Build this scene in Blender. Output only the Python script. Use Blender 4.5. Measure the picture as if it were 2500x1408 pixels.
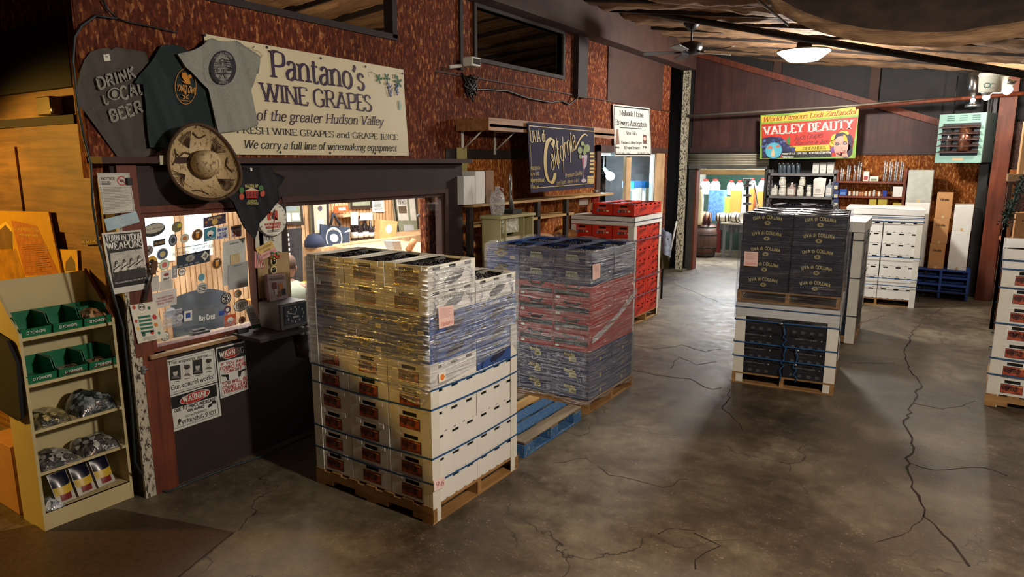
import bpy, math, random
from mathutils import Vector, Matrix
random.seed(7)
PI = math.pi
S = bpy.context.scene
for o in list(bpy.data.objects): bpy.data.objects.remove(o)
C = bpy.context.scene.collection

# ------------------------------------------------------------------ camera
F = 1650.0; HOR = 397.0; VPX = 2360.0
TH = math.atan((704-HOR)/F); YAW = math.atan((VPX-1250)*math.cos(TH)/F)
EYE = Vector((0, 0, 2.4))
FW = Vector((-math.sin(YAW)*math.cos(TH), math.cos(YAW)*math.cos(TH), -math.sin(TH)))
RT = Vector((math.cos(YAW), math.sin(YAW), 0)); UP = RT.cross(FW)
cam = bpy.data.cameras.new('camera'); co = bpy.data.objects.new('camera', cam); C.objects.link(co)
cam.sensor_width = 36; cam.lens = F/2500*36; cam.clip_start = .05; cam.clip_end = 100
co.matrix_world = Matrix.Translation(EYE) @ Matrix((RT, UP, -FW)).transposed().to_4x4()
S.camera = co
# ------------------------------------------------------------------ world and exposure
w = bpy.data.worlds.new('world'); S.world = w; w.use_nodes = True
w.node_tree.nodes['Background'].inputs[0].default_value = (.55, .42, .33, 1)
w.node_tree.nodes['Background'].inputs[1].default_value = .012
S.view_settings.view_transform = 'Standard'; S.view_settings.look = 'None'
S.view_settings.gamma = 1; S.view_settings.use_curve_mapping = False
S.view_settings.exposure = 0.1
def lamp(name, kind, loc, power, col=(1, 1, 1), size=.3, rot=None, spot=None, blend=.6):
    l = bpy.data.lights.new(name, kind); l.energy = power; l.color = col
    if kind == 'AREA': l.shape = 'DISK'; l.size = size
    else: l.shadow_soft_size = size
    if spot: l.spot_size = spot; l.spot_blend = blend
    o = bpy.data.objects.new(name, l); C.objects.link(o); o.location = loc
    if rot: o.rotation_euler = rot
    return o
# overhead work lights of the hall
lamp('high_bay_light', 'POINT', (-2.25, 11.5, 3.86), 640, (1, .96, .90), .18)
lamp('hall_front_light', 'POINT', (1.3, 3.0, 3.45), 560, (1, .93, .82), .14)
lamp('sodium_light', 'SPOT', (-7.4, -.1, 2.6), 420, (1, .56, .10), .12, Vector((.60, .70, -.55)).to_track_quat('-Z', 'Y').to_euler(), math.radians(80), .25)
lamp('bulb_light', 'POINT', (.42, 13.1, 3.40), 70, (1, .93, .82), .05)
# light inside the office, the little room behind the lit window and the store room
lamp('office_light', 'AREA', (-6.2, 4.6, 2.62), 120, (1, .97, .93), 1.6)
lamp('office_light_far', 'AREA', (-6.6, 7.4, 2.62), 130, (1, .97, .93), 1.6)
lamp('window_room_light', 'POINT', (-5.9, 11.9, 2.1), 300, (.50, .78, 1), .06)
lamp('store_light', 'AREA', (-4.6, 17.6, 3.0), 420, (.90, .96, 1), 1.8)
lamp('attic_light', 'POINT', (-7.0, 6.4, 3.3), 26, (1, .8, .55), .3)

def ray(px, py): return FW + RT*((px-1250)/F) + UP*((704-py)/F)
def AX(px, py, x): d = ray(px, py); return EYE + d*(x/d.x)
def AY(px, py, y): d = ray(px, py); return EYE + d*(y/d.y)
def AZ(px, py, z): d = ray(px, py); return EYE + d*((z-EYE.z)/d.z)

# ------------------------------------------------------------------ materials
def lin(h):
    h = h.lstrip('#'); c = [int(h[i:i+2], 16)/255 for i in (0, 2, 4)]
    return tuple((x/12.92 if x <= .04045 else ((x+.055)/1.055)**2.4) for x in c)+(1,)
MATS = {}
def nodes(name):
    m = bpy.data.materials.new(name); m.use_nodes = True
    nt = m.node_tree; return m, nt, nt.nodes['Principled BSDF'], nt.nodes['Material Output']
def N(nt, t, **k):
    n = nt.nodes.new(t)
    for a, b in k.items():
        if a.startswith('_'): n.inputs[int(a[1:]) if a[1:].isdigit() else a[1:].replace('_', ' ')].default_value = b
        else: setattr(n, a, b)
    return n
def ramp(nt, stops, interp='LINEAR'):
    r = nt.nodes.new('ShaderNodeValToRGB'); e = r.color_ramp; e.interpolation = interp
    while len(e.elements) < len(stops): e.elements.new(.5)
    for el, (p, c) in zip(e.elements, stops):
        el.position = p; el.color = c if len(c) == 4 else tuple(c)+(1,)
    return r
def pm(hexc, rough=.6, metal=0, var=.12, scale=9, bump=0, emit=0, key=None, trans=0, alpha=1):
    key = key or (hexc, rough, metal, var, scale, bump, emit, trans, alpha)
    if key in MATS: return MATS[key]
    m, nt, b, out = nodes('surface_%s' % hexc.strip('#'))
    c = lin(hexc)
    tc = N(nt, 'ShaderNodeTexCoord'); nz = N(nt, 'ShaderNodeTexNoise', _Scale=scale, _Detail=5.0)
    nt.links.new(tc.outputs['Object'], nz.inputs['Vector'])
    lo = tuple(x*(1-var) for x in c[:3])+(1,); hi = tuple(min(1, x*(1+var)) for x in c[:3])+(1,)
    r = ramp(nt, [(.3, lo), (.7, hi)]); nt.links.new(nz.outputs[0], r.inputs[0]); nt.links.new(r.outputs[0], b.inputs['Base Color'])
    b.inputs['Roughness'].default_value = rough; b.inputs['Metallic'].default_value = metal
    if bump:
        bp = N(nt, 'ShaderNodeBump', _Strength=bump, _Distance=.01); nt.links.new(nz.outputs[0], bp.inputs['Height']); nt.links.new(bp.outputs[0], b.inputs['Normal'])
    if emit: b.inputs['Emission Color'].default_value = c; b.inputs['Emission Strength'].default_value = emit
    if trans: b.inputs['Transmission Weight'].default_value = trans
    if alpha < 1: b.inputs['Alpha'].default_value = alpha
    MATS[key] = m; return m

def mat_osb(name, base, mid, fleck, sc=1.0):
    m, nt, b, out = nodes(name); L = nt.links.new
    geo = N(nt, 'ShaderNodeNewGeometry')
    def chips(rx, s, st):
        mp = N(nt, 'ShaderNodeMapping'); mp.inputs['Rotation'].default_value = rx; mp.inputs['Scale'].default_value = (s*sc, s*sc, s*sc*st)
        L(geo.outputs['Position'], mp.inputs[0])
        v = N(nt, 'ShaderNodeTexVoronoi', _Scale=1.0); L(mp.outputs[0], v.inputs['Vector'])
        sp = N(nt, 'ShaderNodeSeparateColor'); L(v.outputs['Color'], sp.inputs[0]); return sp.outputs[0]
    a = chips((.5, .2, .1), 60, .34); c2 = chips((-.7, -.25, .3), 44, .38); c3 = chips((1.0, .9, .2), 60, .5)
    mx = N(nt, 'ShaderNodeMath', operation='MULTIPLY'); L(a, mx.inputs[0]); L(c2, mx.inputs[1])
    ad = N(nt, 'ShaderNodeMath', operation='MULTIPLY_ADD'); L(c3, ad.inputs[0]); ad.inputs[1].default_value = .35; L(mx.outputs[0], ad.inputs[2])
    r = ramp(nt, [(.1, lin(base)), (.62, lin(mid)), (1.15, lin(fleck))]); L(ad.outputs[0], r.inputs[0])
    n2 = N(nt, 'ShaderNodeTexNoise', _Scale=1.3, _Detail=4.0); L(geo.outputs['Position'], n2.inputs['Vector'])
    r2 = ramp(nt, [(.3, (.55, .55, .55)), (.7, (1, 1, 1))]); L(n2.outputs[0], r2.inputs[0])
    mm = N(nt, 'ShaderNodeMix', data_type='RGBA', blend_type='MULTIPLY'); mm.inputs[0].default_value = 1
    L(r.outputs[0], mm.inputs[6]); L(r2.outputs[0], mm.inputs[7]); L(mm.outputs[2], b.inputs['Base Color'])
    bp = N(nt, 'ShaderNodeBump', _Strength=.25, _Distance=.004); L(ad.outputs[0], bp.inputs['Height']); L(bp.outputs[0], b.inputs['Normal'])
    b.inputs['Roughness'].default_value = .85; b.inputs['Specular IOR Level'].default_value = .2; return m

def mat_wood(name, c1, c2, axis='z', s=1.0, rough=.6, knots=True):
    m, nt, b, out = nodes(name); L = nt.links.new
    tc = N(nt, 'ShaderNodeTexCoord'); mp = N(nt, 'ShaderNodeMapping')
    sc = {'x': (1.2, 22, 22), 'y': (22, 1.2, 22), 'z': (22, 22, 1.2)}[axis]; mp.inputs['Scale'].default_value = tuple(v*s for v in sc)
    L(tc.outputs['Object'], mp.inputs[0])
    n = N(nt, 'ShaderNodeTexNoise', _Scale=1.0, _Detail=6.0, _Distortion=.6); L(mp.outputs[0], n.inputs['Vector'])
    r = ramp(nt, [(.3, lin(c1)), (.68, lin(c2))]); L(n.outputs[0], r.inputs[0])
    n2 = N(nt, 'ShaderNodeTexNoise', _Scale=2.2, _Detail=3.0); L(tc.outputs['Object'], n2.inputs['Vector'])
    r2 = ramp(nt, [(.35, (.6, .58, .56)), (.65, (1, 1, 1))]); L(n2.outputs[0], r2.inputs[0])
    mm = N(nt, 'ShaderNodeMix', data_type='RGBA', blend_type='MULTIPLY'); mm.inputs[0].default_value = 1
    L(r.outputs[0], mm.inputs[6]); L(r2.outputs[0], mm.inputs[7]); L(mm.outputs[2], b.inputs['Base Color'])
    bp = N(nt, 'ShaderNodeBump', _Strength=.3, _Distance=.003); L(n.outputs[0], bp.inputs['Height']); L(bp.outputs[0], b.inputs['Normal'])
    b.inputs['Roughness'].default_value = rough; return m

def mat_chipped(name, paint, under, amt=.55):
    m, nt, b, out = nodes(name); L = nt.links.new
    tc = N(nt, 'ShaderNodeTexCoord'); mp = N(nt, 'ShaderNodeMapping'); mp.inputs['Scale'].default_value = (1, 1, .45); L(tc.outputs['Object'], mp.inputs[0])
    n = N(nt, 'ShaderNodeTexNoise', _Scale=48.0, _Detail=8.0, _Roughness=.7); L(mp.outputs[0], n.inputs['Vector'])
    r = ramp(nt, [(amt-.02, lin(paint)), (amt+.02, lin(under))]); L(n.outputs[0], r.inputs[0]); L(r.outputs[0], b.inputs['Base Color'])
    bp = N(nt, 'ShaderNodeBump', _Strength=.4, _Distance=.004); L(n.outputs[0], bp.inputs['Height']); L(bp.outputs[0], b.inputs['Normal'])
    b.inputs['Roughness'].default_value = .65; return m

def mat_floor():
    m, nt, b, out = nodes('concrete_floor'); L = nt.links.new
    geo = N(nt, 'ShaderNodeNewGeometry')
    n1 = N(nt, 'ShaderNodeTexNoise', _Scale=.7, _Detail=8.0, _Roughness=.62); L(geo.outputs['Position'], n1.inputs['Vector'])
    n2 = N(nt, 'ShaderNodeTexNoise', _Scale=6.5, _Detail=12.0, _Roughness=.78); L(geo.outputs['Position'], n2.inputs['Vector'])
    n3 = N(nt, 'ShaderNodeTexNoise', _Scale=48.0, _Detail=5.0, _Roughness=.8); L(geo.outputs['Position'], n3.inputs['Vector'])
    r1 = ramp(nt, [(.38, lin('#41362a')), (.5, lin('#5c5040')), (.62, lin('#7e7460'))]); L(n1.outputs[0], r1.inputs[0])
    r2 = ramp(nt, [(.34, (.52, .48, .42)), (.64, (1, 1, .98))]); L(n2.outputs[0], r2.inputs[0])
    mm = N(nt, 'ShaderNodeMix', data_type='RGBA', blend_type='MULTIPLY'); mm.inputs[0].default_value = 1
    L(r1.outputs[0], mm.inputs[6]); L(r2.outputs[0], mm.inputs[7])
    # pale scuffs and gritty specks
    r3 = ramp(nt, [(.56, (0, 0, 0)), (.66, (1, 1, 1))]); L(n3.outputs[0], r3.inputs[0])
    r4 = ramp(nt, [(.48, (0, 0, 0)), (.62, (.75, .75, .75))]); L(n2.outputs[0], r4.inputs[0])
    mu = N(nt, 'ShaderNodeMath', operation='MULTIPLY'); L(r3.outputs[0], mu.inputs[0]); L(r4.outputs[0], mu.inputs[1])
    m2 = N(nt, 'ShaderNodeMix', data_type='RGBA'); L(mu.outputs[0], m2.inputs[0]); L(mm.outputs[2], m2.inputs[6]); m2.inputs[7].default_value = lin('#c9b48e')
    # fine cracks
    wn = N(nt, 'ShaderNodeTexNoise', _Scale=2.6, _Detail=6.0); L(geo.outputs['Position'], wn.inputs['Vector'])
    va = N(nt, 'ShaderNodeVectorMath', operation='SCALE'); va.inputs[3].default_value = .7; L(wn.outputs[1], va.inputs[0])
    vb = N(nt, 'ShaderNodeVectorMath', operation='ADD'); L(geo.outputs['Position'], vb.inputs[0]); L(va.outputs[0], vb.inputs[1])
    vo = N(nt, 'ShaderNodeTexVoronoi', feature='DISTANCE_TO_EDGE', _Scale=.62); L(vb.outputs[0], vo.inputs['Vector'])
    rc = ramp(nt, [(.0, (1, 1, 1)), (.006, (0, 0, 0))]); L(vo.outputs[0], rc.inputs[0])
    rm = ramp(nt, [(.46, (0, 0, 0)), (.56, (1, 1, 1))]); L(n1.outputs[0], rm.inputs[0])
    mk = N(nt, 'ShaderNodeMath', operation='MULTIPLY'); L(rc.outputs[0], mk.inputs[0]); L(rm.outputs[0], mk.inputs[1])
    m3 = N(nt, 'ShaderNodeMix', data_type='RGBA'); L(mk.outputs[0], m3.inputs[0]); L(m2.outputs[2], m3.inputs[6]); m3.inputs[7].default_value = lin('#1c1610')
    L(m3.outputs[2], b.inputs['Base Color'])
    rr = ramp(nt, [(.35, (.36, .36, .36)), (.65, (.62, .62, .62))]); L(n2.outputs[0], rr.inputs[0]); L(rr.outputs[0], b.inputs['Roughness'])
    bp = N(nt, 'ShaderNodeBump', _Strength=.12, _Distance=.01); L(n2.outputs[0], bp.inputs['Height'])
    b2 = N(nt, 'ShaderNodeBump', _Strength=.25, _Distance=.003); L(n3.outputs[0], b2.inputs['Height']); L(bp.outputs[0], b2.inputs['Normal']); L(b2.outputs[0], b.inputs['Normal'])
    return m

def mat_film(name='stretch_film', tint=(.9, .92, .95), haze=.035, gl=.42, sc=(2.2, 2.2, 55), bump=.9):
    m, nt, b, out = nodes(name); L = nt.links.new; nt.nodes.remove(b)
    tc = N(nt, 'ShaderNodeTexCoord'); mp = N(nt, 'ShaderNodeMapping'); mp.inputs['Scale'].default_value = sc; mp.inputs['Rotation'].default_value = (.09, -.07, 0)
    L(tc.outputs['Object'], mp.inputs[0])
    n = N(nt, 'ShaderNodeTexNoise', _Scale=1.0, _Detail=5.0, _Roughness=.65, _Distortion=.8); L(mp.outputs[0], n.inputs['Vector'])
    bp = N(nt, 'ShaderNodeBump', _Strength=bump, _Distance=.02); L(n.outputs[0], bp.inputs['Height'])
    g = N(nt, 'ShaderNodeBsdfGlossy', _Roughness=.16); L(bp.outputs[0], g.inputs['Normal']); g.inputs[0].default_value = (1, 1, 1, 1)
    d = N(nt, 'ShaderNodeBsdfDiffuse'); d.inputs[0].default_value = (.8, .8, .8, 1); L(bp.outputs[0], d.inputs['Normal'])
    t = N(nt, 'ShaderNodeBsdfTransparent'); t.inputs[0].default_value = tint+(1,)
    r = ramp(nt, [(.42, (haze*.4,)*3), (.66, (haze*2.6,)*3)]); L(n.outputs[0], r.inputs[0])
    m1 = N(nt, 'ShaderNodeMixShader'); L(r.outputs[0], m1.inputs[0]); L(t.outputs[0], m1.inputs[1]); L(d.outputs[0], m1.inputs[2])
    rg = ramp(nt, [(.40, (gl*.25,)*3), (.62, (gl,)*3)]); L(n.outputs[0], rg.inputs[0])
    m2 = N(nt, 'ShaderNodeMixShader'); L(rg.outputs[0], m2.inputs[0]); L(m1.outputs[0], m2.inputs[1]); L(g.outputs[0], m2.inputs[2])
    L(m2.outputs[0], out.inputs[0]); return m

def mat_glass(name='pane_glass', gl=.06, tint=(.97, .98, .98)):
    m, nt, b, out = nodes(name); L = nt.links.new; nt.nodes.remove(b)
    g = N(nt, 'ShaderNodeBsdfGlossy', _Roughness=.03); t = N(nt, 'ShaderNodeBsdfTransparent'); t.inputs[0].default_value = tint+(1,)
    n = N(nt, 'ShaderNodeTexNoise', _Scale=3.0); r = ramp(nt, [(.4, (gl*.6,)*3), (.7, (gl*1.4,)*3)]); L(n.outputs[0], r.inputs[0])
    mx = N(nt, 'ShaderNodeMixShader'); L(r.outputs[0], mx.inputs[0]); L(t.outputs[0], mx.inputs[1]); L(g.outputs[0], mx.inputs[2]); L(mx.outputs[0], out.inputs[0])
    return m

OSB = mat_osb('osb_red_brown', '#4c2012', '#7a3a20', '#b87a48')
OSB_WARM = mat_osb('osb_orange', '#7a3c16', '#b5682c', '#e0a860', 1.0)
BROWN = pm('#261812', .75, var=.3, scale=5, key='brown'); BROWN2 = pm('#3c2219', .75, var=.25, scale=4, key='brown2')
TIMBER = mat_wood('red_brown_timber', '#5a2410', '#7d3a1c'); PLY = mat_wood('old_plywood', '#6b4620', '#a8793c', 'x')
PINE = mat_wood('pine_board', '#b98a4c', '#dcb87c', 'y'); PINEX = mat_wood('pine_board_across', '#a87a44', '#d6b078', 'x')
DPINE = mat_wood('grubby_pallet_wood', '#8a6234', '#b98d56', 'x'); DPINEY = mat_wood('grubby_pallet_wood_y', '#8a6234', '#b98d56', 'y')
PANEL = mat_wood('honey_panelling', '#c0966a', '#dcb88c', 'z'); CHIP = mat_chipped('chipped_cream_paint', '#b9b29c', '#3a2f26')
BLUEP = mat_chipped('worn_blue_paint', '#2c5c8c', '#77807e', .56); GREYW = mat_wood('weathered_board', '#6e6250', '#a08e72', 'y')
FLOOR = mat_floor(); FILM = mat_film(); FILM2 = mat_film('thin_film', haze=.05, gl=.22, sc=(5, 5, 60)); GLASS = mat_glass()
WHITE = pm('#e6e2d8', .5, var=.04); CREAM = pm('#d8cdaa', .55, var=.06); BLACK = pm('#121110', .5, var=.2); INK = pm('#17120f', .6, var=.1); GREY = pm('#8d8f90', .4, .6)
STEEL = pm('#a9abac', .35, .85, scale=30); CARD = pm('#b78453', .75, var=.08); WCARD = pm('#dedbd4', .7, var=.04); RED = pm('#b3261b', .5); NAVY = pm('#1f2c52', .5)

# ------------------------------------------------------------------ mesh building
class M:
    def __init__(s): s.v = []; s.f = []; s.mi = []; s.mats = []; s.sm = []
    def m(s, mat):
        if mat not in s.mats: s.mats.append(mat)
        return s.mats.index(mat)
    def add(s, vs, fs, mat, smooth=False):
        b = len(s.v); i = s.m(mat); s.v += [tuple(v) for v in vs]
        for f in fs: s.f.append([b+k for k in f]); s.mi.append(i); s.sm.append(smooth)
        return s
    def box(s, a, b, mat, xf=None):
        x0, y0, z0 = a; x1, y1, z1 = b
        vs = [Vector(p) for p in ((x0,y0,z0),(x1,y0,z0),(x1,y1,z0),(x0,y1,z0),(x0,y0,z1),(x1,y0,z1),(x1,y1,z1),(x0,y1,z1))]
        if xf: vs = [xf @ v for v in vs]
        return s.add(vs, [(0,3,2,1),(4,5,6,7),(0,1,5,4),(1,2,6,5),(2,3,7,6),(3,0,4,7)], mat)
    def bbox(s, a, b, mat, r=.01, xf=None):     # box with chamfered upright and top edges
        x0, y0, z0 = a; x1, y1, z1 = b
        def ring(i, z): return [(x0+r+i, y0+i, z), (x1-r-i, y0+i, z), (x1-i, y0+r+i, z), (x1-i, y1-r-i, z), (x1-r-i, y1-i, z), (x0+r+i, y1-i, z), (x0+i, y1-r-i, z), (x0+i, y0+r+i, z)]
        vs = []
        for i, z in ((r*.7, z0), (0, z0+r*.7), (0, z1-r*.7), (r*.7, z1)): vs += ring(i, z)
        fs = [tuple(range(7, -1, -1)), tuple(range(24, 32))]
        for k in range(3):
            for j in range(8): fs.append((k*8+j, k*8+(j+1) % 8, k*8+8+(j+1) % 8, k*8+8+j))
        vs = [Vector(v) for v in vs]
        if xf: vs = [xf @ v for v in vs]
        return s.add(vs, fs, mat)
    def tube(s, pts, r, mat, n=8, caps=True, smooth=True):
        pts = [Vector(p) for p in pts]; vs = []; fs = []; L = len(pts); rs = r if isinstance(r, (list, tuple)) else [r]*L
        u = None
        for i, p in enumerate(pts):
            t = (pts[min(i+1, L-1)]-pts[max(i-1, 0)]).normalized()
            if u is None: u = t.orthogonal().normalized()
            u = (u - t*u.dot(t)); u = u.normalized() if u.length > 1e-6 else t.orthogonal().normalized()
            w_ = t.cross(u)
            for k in range(n):
                a = 2*PI*k/n; vs.append(p+(u*math.cos(a)+w_*math.sin(a))*rs[i])
        for i in range(L-1):
            for k in range(n): fs.append((i*n+k, i*n+(k+1) % n, (i+1)*n+(k+1) % n, (i+1)*n+k))
        if caps: fs += [tuple(range(n-1, -1, -1)), tuple(range((L-1)*n, L*n))]
        return s.add(vs, fs, mat, smooth)
    def lathe(s, prof, mat, o=(0, 0, 0), n=20, xf=None, sx=1, sy=1, smooth=True):
        vs = []; fs = []; o = Vector(o)
        for r, z in prof:
            for k in range(n):
                a = 2*PI*k/n; p = Vector((r*math.cos(a)*sx, r*math.sin(a)*sy, z)); p = (xf @ p) if xf else p; vs.append(p+o)
        for i in range(len(prof)-1):
            for k in range(n): fs.append((i*n+k, i*n+(k+1) % n, (i+1)*n+(k+1) % n, (i+1)*n+k))
        if prof[0][0] > 1e-5: fs.append(tuple(range(n-1, -1, -1)))
        if prof[-1][0] > 1e-5: fs.append(tuple(range((len(prof)-1)*n, len(prof)*n)))
        return s.add(vs, fs, mat, smooth)
    def ball(s, c, r, mat, n=10, m_=6, sc=(1, 1, 1)):
        prof = [(max(1e-6, math.sin(PI*i/m_))*r, -math.cos(PI*i/m_)*r) for i in range(m_+1)]
        return s.lathe(prof, mat, c, n, Matrix.Diagonal(sc).to_3x3())
    def quad(s, a, b, c, d, mat): return s.add([a, b, c, d], [(0, 1, 2, 3)], mat)
    def prism(s, poly, d, mat, back=None):      # closed outline (3D points) thickened by vector d
        n = len(poly); d = Vector(d); vs = [Vector(p) for p in poly]; vs += [v+d for v in vs]
        fs = [tuple(range(n-1, -1, -1)), tuple(range(n, 2*n))]+[(i, (i+1) % n, n+(i+1) % n, n+i) for i in range(n)]
        return s.add(vs, fs, mat)
    def grid(s, fn, nu, nv, mat, smooth=True, closed=False):
        vs = [fn(i/nu, j/nv) for j in range(nv+1) for i in range(nu+1)]
        fs = [(j*(nu+1)+i, j*(nu+1)+i+1, (j+1)*(nu+1)+i+1, (j+1)*(nu+1)+i) for j in range(nv) for i in range(nu)]
        return s.add(vs, fs, mat, smooth)
    def mesh(s, name, off=None):
        me = bpy.data.meshes.new(name); vs = s.v
        if off is not None: vs = [(v[0]-off[0], v[1]-off[1], v[2]-off[2]) for v in vs]
        me.from_pydata(vs, [], s.f)
        for m_ in s.mats: me.materials.append(m_)
        me.polygons.foreach_set('material_index', s.mi); me.polygons.foreach_set('use_smooth', s.sm); me.update(); return me
def part(name, mb, parent=None, label=None, kind=None, world=True, loc=None):
    off = parent.location if (parent is not None and world) else None
    if parent is not None and world and parent.parent is not None: off = parent.parent.location + parent.location
    o = bpy.data.objects.new(name, mb.mesh(name, off) if isinstance(mb, M) else mb); C.objects.link(o)
    if parent is not None: o.parent = parent
    if loc is not None: o.location = loc
    if label: o['label'] = label
    if kind: o['kind'] = kind
    return o
def thing(name, label, cat, loc=(0, 0, 0), rz=0, group=None, kind=None):
    o = bpy.data.objects.new(name, None); C.objects.link(o); o.empty_display_size = .1
    o.location = loc; o.rotation_euler = (0, 0, rz); o['label'] = label; o['category'] = cat
    if group: o['group'] = group
    if kind: o['kind'] = kind
    return o
def solo(name, mb, label, cat, group=None, kind=None, loc=None):
    if loc is not None: me = mb.mesh(name, loc)
    else:
        xs = [v[0] for v in mb.v]; ys = [v[1] for v in mb.v]; zs = [v[2] for v in mb.v]
        loc = ((min(xs)+max(xs))/2, (min(ys)+max(ys))/2, min(zs)); me = mb.mesh(name, loc)
    o = bpy.data.objects.new(name, me); C.objects.link(o); o.location = loc
    o['label'] = label; o['category'] = cat
    if group: o['group'] = group
    if kind: o['kind'] = kind
    return o
def struct(name, mb, parent=None):
    o = part(name, mb, parent)
    if parent is None: o['kind'] = 'structure'
    return o
def copy_tree(o, parent=None, **kw):
    c = o.copy(); C.objects.link(c); c.parent = parent
    for ch in list(o.children): copy_tree(ch, c)
    return c

# ------------------------------------------------------------------ lettering
TCACHE = {}
def btext(s):
    cu = bpy.data.curves.new('t', 'FONT'); cu.body = s; cu.size = 1; cu.resolution_u = 3
    o = bpy.data.objects.new('t', cu); C.objects.link(o)
    dg = bpy.context.evaluated_depsgraph_get(); me = o.evaluated_get(dg).to_mesh()
    vs = [(v.co.x, v.co.y) for v in me.vertices]; fs = [tuple(p.vertices) for p in me.polygons]
    o.evaluated_get(dg).to_mesh_clear(); bpy.data.objects.remove(o); bpy.data.curves.remove(cu)
    if not vs: return [], [], 0
    x0 = min(v[0] for v in vs); x1 = max(v[0] for v in vs)
    return [((x-x0)/.7, y/.7) for x, y in vs], fs, (x1-x0)/.7
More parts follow.
